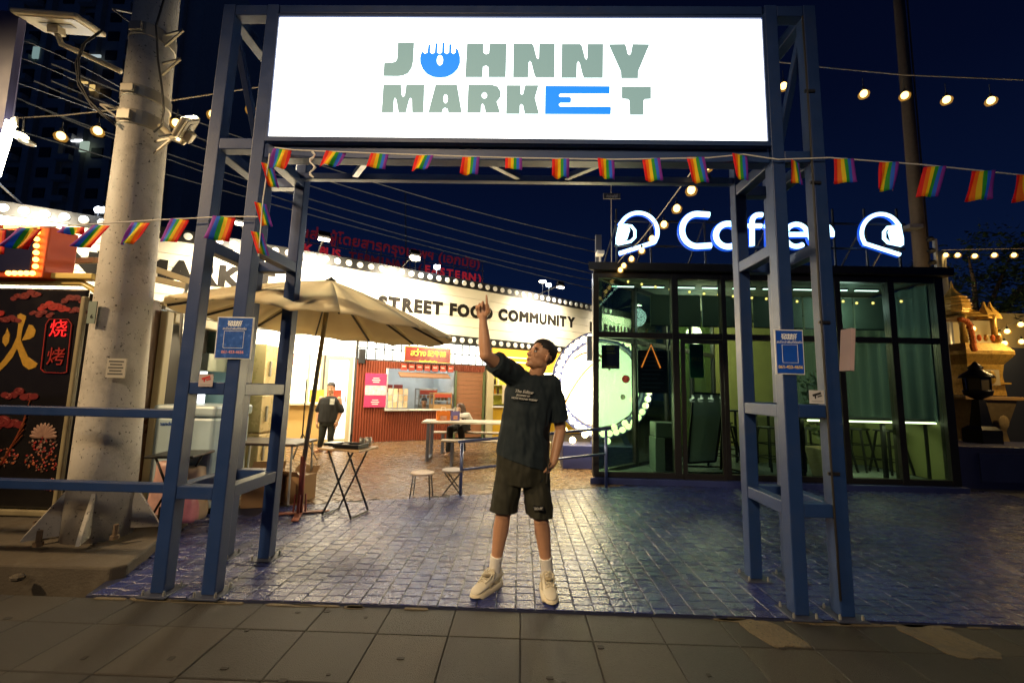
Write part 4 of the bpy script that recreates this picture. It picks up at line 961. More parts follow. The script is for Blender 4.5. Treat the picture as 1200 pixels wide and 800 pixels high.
# glazed grid above
gz0, gz1 = topz+.02, 2.62
nx = 17; pw = (a1-a0+.1)/nx; pane_m = E('lit_pane', (.88, .95, .90), 2.2)
for i in range(nx):
    for j in range(2):
        hh = (gz1-gz0)/2; lb_(MB().box2((a0+i*pw+.012, .02, gz0+j*hh+.012), (a0+(i+1)*pw-.012, .03, gz0+(j+1)*hh-.012)), 'pane', pane_m, rs)
b = MB()
for i in range(nx+1): b.box2((a0+i*pw-.012, .0, gz0), (a0+i*pw+.012, .05, gz1))
for j in range(3): b.box2((a0, .003, gz0+j*(gz1-gz0)/2-.012), (a1+.1, .047, gz0+j*(gz1-gz0)/2+.012))
lb_(b, 'pane_grid', dark_steel, rs)
# name sign
q0 = WL(475, 405, -.15); q1 = WL(527, 426, -.15)
sgn = lb_(MB().box2((q0[0], -.17, q1[1]), (q1[0], -.10, q0[1])), 'name_sign', P('sign_red', (.20, .018, .010), .35, 0, .2), rs, .006)
b = MB()
for z in (q0[1]-.02, q1[1]): b.box2((q0[0]-.02, -.185, z), (q1[0]+.02, -.172, z+.02))
for xx in (q0[0]-.02, q1[0]): b.box2((xx, -.1845, q1[1]+.021), (xx+.02, -.172, q0[1]-.021))
b.build('sign_border', gold, sgn, world=False)
cxs, czs = (q0[0]+q1[0])/2, (q0[1]+q1[1])/2; yel = E('sign_yellow', (.95, .55, .06), 1.0)
def fit(me, wd):
    k = wd/(max(v.co.x for v in me.vertices)-min(v.co.x for v in me.vertices)); mid = (max(v.co.x for v in me.vertices)+min(v.co.x for v in me.vertices))/2; my = (max(v.co.y for v in me.vertices)+min(v.co.y for v in me.vertices))/2
    for v in me.vertices: v.co.x = (v.co.x-mid)*k; v.co.y = (v.co.y-my)*k
    return me
sw_ = q1[0]-q0[0]
for s_, w_, fx, fz in (('สว่าง', .33, -.22, .05), ('記牛陳', .42, .19, .04), ('ก๋วยเตี๋ยวเนื้อสว่าง', .40, .0, -.17)):
    place(fit(txt(s_, .2, yel, depth=.008, bold=.003 if fx < -.1 else 0), sw_*w_), 'lettering', sgn, face((cxs+sw_*fx, -.178, czs+fz)))
lb_(MB().box2((q0[0]+.1, -.32, q0[1]+.06), (q1[0]+.15, -.28, q0[1]+.10)), 'sign_tube', E('sign_tube', (1, .92, .75), 20), rs)
# menu poster left
q0 = WL(428, 437); q1 = WL(451, 477)
pk = lb_(MB().box2((q0[0], -.06, q1[1]), (q1[0], -.02, q0[1])), 'menu_lightbox', P('pink_print', (.45, .035, .12), .4, 0, .25, 10), rs, .004)
zt = q1[1]+(q0[1]-q1[1])*.36; zt2 = q1[1]+(q0[1]-q1[1])*.64
MB().box2((q0[0]+.01, -.066, zt), (q1[0]-.01, -.061, zt2)).build('photo_band', P('food_photo', (.6, .55, .5), .4, 0, .9, 14), pk, world=False)
for zc in (q0[1]-.17, q1[1]+.13):
    b = MB(); 
    for i in range(3): b.box(((q0[0]+q1[0])/2, -.063, zc+.05-i*.05), (.2-.05*abs(i-1), .004, .018))
    b.build('print_line', white_paint, pk, world=False)
b = MB(); b.box2((wx(417.5), -.15, WL(420, 426)[1]), (wx(425), -.03, WL(420, 409)[1])); lb_(b, 'fan_box', black_plastic, rs, .01)
# yellow stall
ys = stall('yellow_stall', 'yellow and green snack stall partly hidden behind the pointing man')
a0, a1 = wx(577), wx(690)
lb_(MB().box2((wx(570), -.06, .02), (wx(577.5), .04, topz)), 'corner_post', cream, ys, .005)
lb_(MB().box2((a0, .02, 2.02), (a1+1.5, .1, 2.6)), 'header', E('orange_header', (1.0, .42, .04), .85), ys)
put_text(None, ' ', .1, ink, (0, 0, 0)) if 0 else None
for zz in (2.2, 2.34): lb_(MB().box2((a0+.2, .0, zz), (a0+1.5, .019, zz+.03)), 'header_trim', E('trim_lit', (1, .85, .5), 2), ys)
lb_(MB().box2((a0, .4, .9), (a1+1.5, .45, 2.02)), 'back_wall', P('lime_wall', (.42, .42, .04), .5), ys)
lb_(MB().box2((a0, .0, .02), (a1+1.5, .1, .86)), 'counter_front', P('yellow_panel', (.72, .42, .03), .45), ys, .004)
lb_(MB().box2((a0, -.1, .865), (a1+1.5, .35, .90)), 'counter_top', white_paint, ys, .004)
for zz in (1.22, 1.5): lb_(MB().box2((a0+.04, .15, zz), (a0+1.0, .39, zz+.03)), 'shelf', cream, ys)
b = MB(); b.box2((a0, -.02, .91), (a0+.04, .05, 2.0)); b.box2((a0+.04, -.02, .90), (a0+1.4, .05, .94)); lb_(b, 'window_frame', dark_steel, ys)
lb_(MB().box2((a0+.1, .2, 1.9), (a1, .26, 1.94)), 'lamp_tube', E('stall_warm_tube', (1, .85, .5), 16), ys)
lb_(MB().box2((a0+.32, -.04, .98), (a0+.72, -.03, 1.5)), 'price_list', P('menu_card', (.62, .50, .34), .6, 0, .3, 22), ys)
bt = MB().lathe([(.035, 0), (.035, .14), (.012, .19), (.012, .23)], (0, 0, 0), 10)
bms = [bt.mesh('bottle', P('bottle_%s' % n_, c_, .25)) for n_, c_ in (('amber', (.5, .2, .02)), ('dark', (.05, .03, .02)), ('white', (.7, .65, .6)), ('green', (.1, .3, .12)))]
lbl = ['amber bottle at the left of the top shelf in the yellow stall', 'dark bottle beside the amber one on the top shelf of the yellow stall', 'white bottle on the top shelf of the yellow stall', 'green bottle on the lower shelf of the yellow stall', 'second amber bottle on the lower shelf of the yellow stall', 'second dark bottle on the lower shelf of the yellow stall']
u_, v_ = V((cos(SA), sin(SA), 0)), V((-sin(SA), cos(SA), 0))
def SW_(x, y, z): return SO+u_*x+v_*y+V((0, 0, z))
for i in range(6):
    o = place(bms[(0, 1, 2, 3, 0, 1)[i]], 'bottle', None, Matrix.Translation(SW_(a0+.12+.11*(i % 3), .27, 1.53 if i < 3 else 1.25))); tag(o, lbl[i], 'bottle', 'bottles on the yellow stall shelves')
lamp('POINT', 'stall_and_fill_light', SW_(a0+.9, -.2, 1.85), 16, (1, .8, .45), size=.2)
# added fill lights before the stalls, brightening plaza, stall fronts and people
lamp('POINT', 'stall_and_fill_light', SW_(wx(395), -2.0, 2.6), 180, (1, .80, .50), size=.3)
lamp('POINT', 'stall_and_fill_light', SW_(wx(540), -2.3, 2.7), 210, (1, .78, .46), size=.3)
lamp('POINT', 'stall_and_fill_light', SW_(wx(300), -1.2, 2.35), 190, (1, .80, .50), size=.3)
# cook's counter things
def shop_box(name, label, cat, px0, px1, py0, py1, off, dp, mat, glassy=False):
    q0, q1 = WL(px0, py0, off), WL(px1, py1, off); t = thing(name, label, cat, SW_((q0[0]+q1[0])/2, off, q1[1]), SA)
    w_, h = q1[0]-q0[0], q0[1]-q1[1]
    b = MB()
    if glassy:
        for sx in (-1, 1):
            for sy in (0, 1): b.box((sx*(w_/2-.015), sy*dp, h/2), (.03, .03, h))
        b.box((0, dp/2, h-.015), (w_, dp+.03, .03)); b.box((0, dp/2, .06), (w_, dp+.03, .12))
        b.build('frame', mat, t, world=False)
        MB().box((0, dp/2, h*.5), (w_*.9, dp*.8, .015)).build('shelf', galv, t, world=False)
        MB().box((0, -.017, h*.82), (w_*.9, .004, h*.22)).build('red_banner', P('card_red', (.46, .06, .03), .5), t, world=False)
        for i in range(4): MB().ell((-w_*.3+w_*.2*i, dp/2, h*.5+.06), (.05, .05, .05), 8, 6).build('meatball', P('meat', (.4, .22, .1), .5), t, world=False)
    else: b.box((0, dp/2, h/2), (w_, dp, h)); b.build('body', mat, t, world=False, bevel=.008)
    return t
shop_box('food_display_case', 'wood framed glass display case on the noodle stall counter', 'display case', 508, 529, 460, 479, .0, .3, wood, True)
shop_box('steel_rack', 'steel shelf rack in the noodle stall kitchen', 'rack', 491, 512, 455, 479, 1.0, .35, galv, True)

# ================================================================ PICNIC TABLE, BAGS, STOOLS, RAIL
pt = thing('picnic_table', 'long white topped table with grey steel frame legs in front of the stalls', 'table', (-.75, 8.5, 0), .08)
grey_st = P('grey_frame', (.16, .18, .24), .45, .2)
MB().box((0, 0, .735), (2.3, .72, .035)).build('tabletop', P('table_white', (.72, .66, .54), .35), pt, world=False, bevel=.006)
for sx in (-1, 1):
    b = MB(); x = sx*1.02
    b.box((x, -.29, .36), (.06, .07, .71)); b.box((x, .29, .36), (.06, .07, .71)); b.box((x, 0, .69), (.055, .5, .05)); b.box((x, 0, .03), (.055, .5, .05)); b.build('leg_frame', grey_st, pt, world=False, bevel=.004)
def bench(label, c, rz, L=2.0):
    t = thing('bench', label, 'bench', c, rz, 'benches by the white table')
    MB().box((0, 0, .445), (L, .28, .03)).build('seat', P('bench_top', (.5, .42, .32), .4), t, world=False, bevel=.005)
    for sx in (-1, 1):
        b = MB(); x = sx*(L/2-.2); b.box((x, -.11, .215), (.045, .05, .43)); b.box((x, .11, .215), (.045, .05, .43)); b.box((x, 0, .03), (.04, .17, .04)); b.build('leg_frame', grey_st, t, world=False)
    return t
bench('grey framed bench on the near side of the white table', (-.42, 7.85, 0), .08)
bench('grey framed bench on the far side of the white table', (-.85, 9.25, 0), .08)
gbag('gift_bag', 'orange gift bag standing on the white table', at(519, 496, 8.5)+V((0, 0, -.02)), (.26, .12, .27), P('orange_bag', (.85, .20, .02), .5, 0, .4, 9))
gbag('gift_bag', 'purple gift bag beside the orange bag on the white table', at(533, 495, 8.55)+V((0, 0, -.02)), (.17, .10, .25), P('purple_bag', (.16, .13, .36), .5, 0, .4, 9))
tag(MB().box2((-.25, 8.4, .755), (.0, 8.6, .764)).build('paper_menu', white_paint), 'flat white menu sheet lying on the white table', 'menu')
def stool(label, c, seat_m, legs):
    t = thing('folding_stool', label, 'stool', c, 0, 'low stools in the plaza')
    MB().lathe([(.02, .30), (.14, .302), (.15, .312), (.148, .325), (.02, .33)], (0, 0, 0), 20).build('seat', seat_m, t, world=False, smooth=False)
    if legs == 'x':
        for s in (-1, 1):
            MB().tube([(-.11, s*.07, .30), (.12, s*.08, .012)], .009, 6).build('leg', black_metal, t, world=False); MB().tube([(.11, s*.07, .30), (-.12, s*.08, .012)], .009, 6).build('leg', black_metal, t, world=False)
        for s in (-1, 1): MB().tube([(s*.12, -.08, .015), (s*.12, .08, .015)], .009, 6).build('foot_rail', black_metal, t, world=False)
    else:
        for sx in (-1, 1):
            for sy in (-1, 1): MB().tube([(sx*.10, sy*.06, .30), (sx*.125, sy*.09, .012)], .009, 6).build('leg', black_metal, t, world=False)
    return t
stool('low round stool with pale wooden seat and straight black legs', (-1.22, 5.45, .006), P('stool_pale', (.62, .48, .34), .4), 'i')
stool('low round stool with crossed black folding legs next to the handrail post', (-.86, 5.68, .006), P('stool_grey', (.42, .36, .30), .4), 'x')
hr = thing('handrail', 'blue tubular handrail with two posts beside the cafe corner', 'handrail', (.25, 5.9, 0))
p0, p1 = V((-.75, 5.62, 0)), V((1.27, 6.26, 0)); hp = P('rail_blue', (.09, .12, .26), .3, .35)
for q, z in ((p0, .68), (p1, .85)):
    MB().tube([q, q+V((0, 0, z))], .022, 10).build('post', hp, hr, smooth=True); MB().lathe([(.06, .004), (.06, .016), (.03, .02)], q, 12).build('base_plate', hp, hr)
MB().tube([p0+V((-.05, -.02, .70)), p1+V((.08, .03, .868))], .020, 10).build('top_rail', hp, hr, smooth=True)
MB().tube([p0+V((.0, 0, .34)), p1+V((0, 0, .50))], .016, 10).build('lower_rail', hp, hr, smooth=True)
# tripod
tp = thing('tripod_stand', 'thin black tripod stand in front of the white stall counter', 'tripod', gnd(352, 540))
c = LOC[tp.name]; MB().tube([c+V((0, 0, .35)), c+V((0, 0, 1.5))], .012, 6).build('mast', black_metal, tp)
for k_ in range(3):
    a = k_*2.1+.4; MB().tube([c+V((0, 0, .5)), c+V((cos(a)*.28, sin(a)*.28, .01))], .01, 6).build('leg', black_metal, tp)

# ================================================================ RING SCULPTURE
rg = thing('ring_sculpture', 'blue ring photo spot with glowing bulbs on a blue plinth beside the cafe', 'sculpture', (1.45, 8.0, 0))
RC = at(705, 450, 8.0); RR = .86; navy = P('navy_paint', (.035, .045, .16), .4)
n = 40; b = MB(); vs = []
for i in range(n):
    a = 2*pi*i/n
    for r, y in ((RR-.09, -.09), (RR+.09, -.09), (RR+.09, .09), (RR-.09, .09)): vs.append(RC+V((r*cos(a), y, r*1.06*sin(a))))
b.add(vs, [(i*4+j, i*4+(j+1) % 4, ((i+1) % n)*4+(j+1) % 4, ((i+1) % n)*4+j) for i in range(n) for j in range(4)]); b.build('ring', navy, rg, bevel=.006)
b = MB(); b.loft([(RC+V((0, .10, 0)), (RR-.1, 0, 0), (0, 0, (RR-.1)*1.06)), (RC+V((0, .14, 0)), (RR-.1, 0, 0), (0, 0, (RR-.1)*1.06))]); 
b.build('glowing_disc', E('glow_disc', (1, .86, .58), 5.5), rg)
for i in range(2):
    b = MB(); pts = [RC+V((.7*cos(2.4+i*.5-k_*.22)*(1-k_*.08), .09, .7*sin(2.4+i*1.3-k_*.3)*(1-k_*.05))) for k_ in range(7)]
    b.tube(pts, .022, 6); b.build('wire_curl', P('curl_gold', (.35, .20, .05), .4, .3), rg, smooth=True)
bw = MB().ell((0, 0, 0), (.06, .06, .06), 10, 8).mesh('bulb', E('ring_bulb', (1, .80, .42), 9.0)); 
for p_ in bw.polygons: p_.use_smooth = True
for i in range(44):
    a = 2*pi*i/44; place(bw, 'bulb', rg, Matrix.Translation(RC+V((RR*cos(a), -.13, RR*1.06*sin(a)))-LOC[rg.name]))
for i in range(14):
    a = pi+pi*(i+.5)/14; r = RR*(1.2+.1*(i % 3)); place(bw, 'bulb', rg, Matrix.Translation(RC+V((.8*r*cos(a)-.25, -.2, r*.95*sin(a)+.05))-LOC[rg.name]))
for s in (-.12, .35):
    MB().bar(RC+V((s, 0, -RR*1.0)), V((RC.x+s*1.4, 8.0, .4)), .09, .09).build('support', navy, rg)
MB().box2((RC.x-.75, 7.72, .01), (RC.x+.6, 8.3, .42)).build('plinth', navy, rg, bevel=.01)
MB().lathe([(.06, -.004), (.06, .004)], (0, 0, 0), 16)
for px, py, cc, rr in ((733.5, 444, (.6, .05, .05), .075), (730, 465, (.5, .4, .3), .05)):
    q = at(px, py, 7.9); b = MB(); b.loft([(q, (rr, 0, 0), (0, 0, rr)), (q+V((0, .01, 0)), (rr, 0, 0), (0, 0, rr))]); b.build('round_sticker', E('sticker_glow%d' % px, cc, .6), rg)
lamp('POINT', 'ring_glow', RC+V((-.3, -.6, -.1)), 150, (1, .82, .50), size=.35)
q = at(694, 408, 6.9); tag(MB().box(q+V((0, .05, 0)), (.17, .12, .42)).build('junction_box', P('grey_blue_box', (.18, .22, .32), .5), bevel=.01), 'grey blue electrical box on the corner beside the cafe', 'electrical box')

# ================================================================ CAFE PAVILION
CX0, CX1, CYf, CZ0, CZT, CZ1 = 1.19, 6.61, 6.68, .17, 2.30, 3.30
cafe = thing('cafe_pavilion', 'black framed glass cafe pavilion with green tinted panes', 'cafe', (4, 6.7, 0))
GL = glass('green_glass', (.55, .655, .60)); side_end = V((4.6, 10.1, 0)); corner = V((CX0, CYf, 0))
mull = [(CX0, .09), (2.45, .10), (3.22, .07), (4.14, .07), (5.02, .09), (5.86, .10), (CX1, .13)]
for x, w_ in mull:
    MB().box2((x-w_/2, CYf-.06, .10), (x+w_/2, CYf+.06, CZ1+.02)).build('mullion', dark_steel, cafe, bevel=.004)
for i in range(len(mull)-1):
    xa, xb = mull[i][0]+mull[i][1]/2+.001, mull[i+1][0]-mull[i+1][1]/2-.001
    for z, h in ((CZ0-.03, .08), (CZT, .09), (CZ1-.03, .09)):
        MB().box2((xa, CYf-.05, z-h/2), (xb, CYf+.05, z+h/2)).build('transom', dark_steel, cafe, bevel=.003)
    for za, zb in ((CZ0+.012, CZT-.047), (CZT+.047, CZ1-.077)):
        MB().box2((xa+.002, CYf-.005, za), (xb-.002, CYf+.005, zb)).build('glass_pane', GL, cafe)
# door leaf frame in the second bay
b = MB(); xa, xb = 2.52, 3.17
for a_, c_ in (((xa, CYf-.08, .05), (xa+.06, CYf-.052, 2.24)), ((xb-.05, CYf-.08, .05), (xb, CYf-.052, 2.24)), ((xa+.061, CYf-.08, 2.18), (xb-.051, CYf-.052, 2.24)), ((xa+.061, CYf-.08, .05), (xb-.051, CYf-.052, .15))): b.box2(a_, c_)
b.build('door_frame', dark_steel, cafe)
# angled side wall
sd = (side_end-corner); sl = sd.length; su = sd.normalized(); sn = V((su.y, -su.x, 0))
ns = 4
for i in range(1, ns+1):
    p_ = corner+su*(sl*i/ns); MB().bar(p_+V((0, 0, .1)), p_+V((0, 0, CZ1)), .08, .08, atan2(su.y, su.x)).build('mullion', dark_steel, cafe)
for i in range(ns):
    pa, pb = corner+su*(sl*i/ns+.07), corner+su*(sl*(i+1)/ns-.06)
    for z, h in ((CZ0-.03, .08), (CZT, .08), (CZ1-.03, .08)): MB().bar(pa+V((0, 0, z)), pb+V((0, 0, z)), .08, h).build('transom', dark_steel, cafe)
    for za, zb in ((CZ0+.012, CZT-.047), (CZT+.047, CZ1-.077)): MB().bar(pa+V((0, 0, (za+zb)/2)), pb+V((0, 0, (za+zb)/2)), .008, zb-za).build('glass_pane', GL, cafe)
foot = [(CX0-.1, CYf-.12), (CX1+.12, CYf-.12), (CX1+.12, 12.0), (5.4, 12.0), (side_end.x-.1, side_end.y+.05)]
def slab(name, z0, z1, mat, grow=0, par=cafe):
    b = MB(); n = len(foot); pts = [(x+(-grow if x < 3 else grow), y-(grow if y < 7 else 0)) for x, y in foot]
    b.add([(x, y, z0) for x, y in pts]+[(x, y, z1) for x, y in pts], [tuple(range(n-1, -1, -1)), tuple(range(n, 2*n))]+[(i, (i+1) % n, (i+1) % n+n, i+n) for i in range(n)]); return b.build(name, mat, par, bevel=.006)
slab('plinth', .0, .095, P('plinth_blue', (.035, .05, .17), .45, 0, .25, 4))
slab('floor_finish', .096, .12, P('cafe_floor', (.16, .19, .19), .4), -.15)
slab('fascia', CZ1+.025, CZ1+.155, dark_steel, .04)
slab('ceiling', CZ1-.0, CZ1+.02, P('cafe_ceiling', (.10, .12, .10), .7), -.16)
# back wall, blinds
olive = P('olive_wall', (.46, .42, .16), .6, 0, .15)
MB().box2((3.9, 10.8, .1), (CX1, 10.9, CZ1-.05)).build('back_wall', olive, cafe)
MB().box2((CX1-.02, CYf+.08, .13), (CX1+.04, 10.79, 1.0)).build('side_wall', P('lime_lit_panel', (.20, .20, .085), .6), cafe)  # lime glow of the counter light put into the wall colour
b = MB(); n = 90; vs = []
for i in range(n+1):
    y_ = CYf+.1+4.05*i/n; x_ = CX1-.05+.03*sin(i*1.15)+.008*sin(i*.37)
    vs += [V((x_, y_, 1.02)), V((x_+.004*sin(i*.9), y_, CZ1-.06))]
b.add(vs, [(2*i, 2*i+2, 2*i+3, 2*i+1) for i in range(n)]); b.build('reflection_sheet', P('teal_reflection', (.085, .125, .115), .8, 0, .25, 2), cafe, smooth=True)  # teal reflections of the glass put into a folded coloured sheet
MB().box2((CX1+.02, CYf+.08, .13), (CX1+.04, 10.79, CZ1-.05)).build('side_wall', P('dark_olive', (.1, .1, .05), .7), cafe)
bl_m = P('green_blind', (.13, .165, .12), .7, 0, .15, 2)
blinds = thing('roller_blinds', 'row of drawn green roller blinds hanging across the upper cafe glass', 'blinds', (4, 7.6, 0))
xs = [2.35, 3.28, 4.2, 5.1, 6.0, 6.7]
for i in range(5):
    MB().box2((xs[i], 7.55, 2.62), (xs[i+1]-.03, 7.57, 3.18)).build('blind', bl_m, blinds); MB().tube([(xs[i], 7.56, 2.61), (xs[i+1]-.03, 7.56, 2.61)], .014, 8).build('bottom_bar', black_metal, blinds)
# ceiling lights
for i in range(9):
    x = 1.75+i*.52; y = 7.15+.0*i
    t = thing('ceiling_light', 'slim white ceiling light inside the cafe behind the top panes', 'ceiling light', (x, y, 3.22), 0, 'ceiling lights inside the cafe')
    MB().box((x, y, 3.235), (.40, .05, .03)).build('housing', black_metal, t); MB().box((x, y, 3.215), (.38, .035, .012)).build('diffuser', E('cool_strip', (.85, 1, .95), 5), t)
festoon('row of small warm bulbs strung inside the cafe glass', [at(x, y, 7.05) for x, y in ((712, 325), (736, 330), (800, 340), (900, 347), (1000, 349), (1080, 350))],
        [at(x, y, 7.05) for x, y in ((736, 329), (752, 332), (768, 335), (785, 338), (808, 341), (825, 343), (842, 344), (859, 346), (881, 348), (898, 349), (934, 352), (988, 352), (1004, 354), (1023, 354), (1056, 352), (1074, 351))], scale=.5, drop=.03, rad=.003)
# bar counter with led strip
bar = thing('bar_counter', 'window bar counter lit from below by a pale strip on the right of the cafe', 'counter', (5.5, 7.1, 0))
MB().box2((4.55, 6.86, 1.03), (6.7, 7.28, 1.07)).build('counter_top', P('bar_top', (.12, .12, .10), .4), bar, bevel=.004)
MB().box2((4.6, 6.85, 1.005), (6.6, 6.88, 1.028)).build('led_strip', E('led_strip', (1, .95, .55), 9), bar)
for x in (4.6, 5.25, 5.9, 6.6): MB().box2((x-.025, 7.0, .12), (x+.025, 7.05, 1.029)).build('leg', black_metal, bar)
MB().box2((4.4, 8.3, .12), (6.8, 8.36, .98)).build('front_panel', P('lime_lit_panel', (.20, .20, .085), .6), bar)  # carries the same lime glow in its colour
lamp('AREA', 'bar_led', (5.6, 7.1, .99), 18, (1, .95, .5), (5.6, 7.5, 0), .9)
def bstool(label, c, rz):
    t = thing('bar_stool', label, 'bar stool', c, rz, 'black bar stools in the cafe')
    MB().box((0, 0, .72), (.3, .3, .03)).build('seat', black_plastic, t, world=False, bevel=.01)
    for sx in (-1, 1):
        for sy in (-1, 1): MB().bar((sx*.11, sy*.11, .705), (sx*.2, sy*.2, .005), .026, .026).build('leg', black_metal, t, world=False)
    for z, k_ in ((.22, .172), (.45, .142)):
        b = MB()
        for s in (-1, 1): b.bar((-k_, s*k_, z), (k_, s*k_, z), .016, .016); b.bar((s*k_, -k_+.012, z), (s*k_, k_-.012, z), .016, .016)
        b.build('rung', black_metal, t, world=False)
for i, (x, y, r, l) in enumerate(((3.62, 7.6, .1, 'black bar stool beside the tilted display panel'), (4.35, 7.5, .3, 'black bar stool glimpsed through the right gate tower'), (5.05, 7.55, .0, 'black bar stool at the left end of the lit counter'), (5.55, 7.6, .2, 'second black bar stool along the lit counter'), (4.0, 8.5, .4, 'black bar stool furthest back in the cafe'), (6.0, 7.7, .5, 'third black bar stool along the lit counter'), (6.35, 7.45, .1, 'black bar stool nearest the right end of the lit counter'))): bstool(l, (x, y, .12), r)
for i, (x, y, l) in enumerate(((3.9, 8.0, 'tall black cafe table behind the display panel'), (4.75, 8.0, 'tall black cafe table behind the right gate tower'))):
    t = thing('high_table', l, 'table', (x, y, .12)); MB().box((0, 0, .98), (.55, .5, .03)).build('tabletop', black_plastic, t, world=False)
    for sx in (-1, 1):
        for sy in (-1, 1): MB().box((sx*.23, sy*.2, .48), (.035, .035, .965)).build('leg', black_metal, t, world=False)
# tilted display panel (A-frame)
dp_ = thing('display_panel', 'tilted grey display panel with icons along its top inside the cafe door', 'display stand', (3.0, 7.3, .12))
c = V((3.02, 7.25, .12)); lean = V((.10, .28, 0)); 
pts = [at(806, 542, 7.1), at(838, 540, 7.1), at(849, 462, 7.3), at(812, 460, 7.3)]
d_ = V((0, .03, 0)); MB().add(pts+[q+d_ for q in pts], [(0, 1, 2, 3), (7, 6, 5, 4), (0, 4, 5, 1), (1, 5, 6, 2), (2, 6, 7, 3), (3, 7, 4, 0)]).build('panel', P('grey_panel', (.22, .26, .25), .4), dp_)
b = MB(); q = [p_+V((0, -.01, 0)) for p_ in pts]
for i in range(4): b.bar(q[i], q[(i+1) % 4], .03, .03)
b.build('frame', black_metal, dp_)
b = MB(); g = [V((q[0].x-.05, 7.0, .135)), V((q[1].x+.5, 7.05, .135)), V((q[1].x+.35, 7.6, .135)), V((q[0].x+.1, 7.6, .135))]
for i in range(4): b.bar(g[i], g[(i+1) % 4], .03, .025)
b.build('base_frame', black_metal, dp_)
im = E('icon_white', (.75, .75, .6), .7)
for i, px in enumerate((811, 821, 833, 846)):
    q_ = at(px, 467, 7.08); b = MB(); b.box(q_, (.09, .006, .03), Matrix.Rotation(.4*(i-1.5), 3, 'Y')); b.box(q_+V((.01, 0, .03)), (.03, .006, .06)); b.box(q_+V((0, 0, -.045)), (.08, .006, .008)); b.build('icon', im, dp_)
# menu board hanging, bin, posters
q0, q1 = at(747, 410, 7.25), at(783, 461, 7.25)
mb = thing('menu_board', 'black hanging menu board with orange cord inside the cafe window', 'menu board', ((q0.x+q1.x)/2, 7.25, q1.z))
MB().box2((q0.x, 7.24, q1.z), (q1.x, 7.27, q0.z)).build('board', P('chalkboard', (.008, .009, .012), .4), mb, bevel=.004)
for i in range(8): MB().box2((q0.x+.06, 7.234, q0.z-.12-i*.075), (q1.x-.08-.05*(i % 3), 7.2385, q0.z-.105-i*.075)).build('chalk_line', P('chalk', (.08, .09, .10), .8), mb)
top = at(763, 404, 7.22); b = MB(); b.tube([at(752, 430, 7.22), top, at(774, 431, 7.22)], .012, 6); b.build('cord', E('orange_neon', (1, .22, .03), 1.6), mb)
bn = thing('waste_bin', 'grey and black swing top bin standing inside the cafe glass', 'bin', gnd(780, 552, .12)); c = gnd(780, 552, .12)
q0 = gnd(769, 552, .12); q1 = gnd(793, 552, .12); hb_ = at(780, 495, c.y).z
MB().box2((q0.x, c.y, .121), (c.x, c.y+.35, hb_-.25)).build('bin_body', P('bin_grey', (.20, .24, .22), .4), bn, bevel=.01)
MB().box2((c.x+.002, c.y, .121), (q1.x, c.y+.35, hb_-.25)).build('bin_side', black_plastic, bn, bevel=.01)
MB().box2((q0.x+.01, c.y+.01, hb_-.245), (q1.x-.01, c.y+.34, hb_)).build('bin_lid', P('bin_lid', (.13, .16, .15), .4), bn, bevel=.02)
def wposter(label, c0, c1, Y, mat, lines):
    q0, q1 = at(*c0, Y), at(*c1, Y); t = thing('window_poster', label, 'poster', ((q0.x+q1.x)/2, Y, q1.z)); w_ = q1.x-q0.x; h = q0.z-q1.z
    MB().box2((q0.x, Y, q1.z), (q1.x, Y+.006, q0.z)).build('sheet', mat, t)
    for s_, f, z, mt in lines: put_text(t, s_, h*f, mt, ((q0.x+q1.x)/2, Y-.003, q1.z+h*z), depth=.001, bold=.001)
    return t
pg = P('print_gold', (.45, .32, .15), .6)
wposter('purple poster with gold print stuck inside the cafe corner pane', (705, 404), (726, 432), 6.74, P('poster_purple', (.12, .085, .28), .5), (('JOHNNY', .09, .88, pg), ('MARKET', .09, .80, pg), ('สนใจเช่าพื้นที่', .08, .66, pg), ('061-423-4656', .09, .08, pg)))
wposter('green poster with yellow and red stripes hanging inside the cafe door', (808, 403), (825, 443), 7.0, P('poster_green', (.02, .22, .10), .5, 0, .6, 6), (('PRO', .16, .55, P('print_yellow', (.6, .5, .05), .6)),))
# potted plant inside the right window
pp = thing('potted_plant', 'slender potted shrub in a cream planter behind the right gate tower', 'plant', (5.1, 6.98, .12))
q0, q1 = at(951, 532, 6.85), at(1000, 532, 6.85); c = V(((q0.x+q1.x)/2, 7.0, .12))
pp.location = c; LOC[pp.name] = c
MB().lathe([(.20, 0), (.28, .42), (.30, .42), (.30, .46), (.24, .46), (.24, .40)], c, 4, True).build('planter', P('planter_cream', (.42, .32, .20), .7), pp, bevel=.008)
R_ = random.Random(3); lv = MB(); st = MB()
def leafquad(b, p_, s, R_):
    d = V((R_.uniform(-1, 1), R_.uniform(-1, 1), R_.uniform(-.5, .9))).normalized(); n_ = d.orthogonal().normalized()*s*.28
    b.add([p_, p_+d*s*.5+n_, p_+d*s, p_+d*s*.5-n_], [(0, 1, 2, 3)])
for i in range(5):
    a = R_.uniform(0, 6.3); tip = c+V((.25*cos(a), .22*sin(a)-.02, R_.uniform(1.15, 1.75))); mid = c+V((.1*cos(a+1), .1*sin(a+1), .9))
    st.tube([c+V((0, 0, .4)), mid, tip], [.016, .012, .005], 6)
    for k_ in range(70):
        f = R_.uniform(.25, 1); base_ = mid.lerp(tip, f*2-1) if f > .5 else (c+V((0, 0, .4))).lerp(mid, f*2)
        leafquad(lv, base_+V((R_.gauss(0, .07), R_.gauss(0, .06), R_.gauss(0, .07))), R_.uniform(.06, .13), R_)
st.build('stem', bark, pp); lv.build('foliage', leaf2, pp, normals=False)
lamp('POINT', 'cafe_light', (4.3, 9.6, 2.75), 150, (1, .88, .50), size=.25)
lamp('POINT', 'cafe_light', (3.2, 7.9, 2.95), 15, (.85, 1, .93), size=.2)
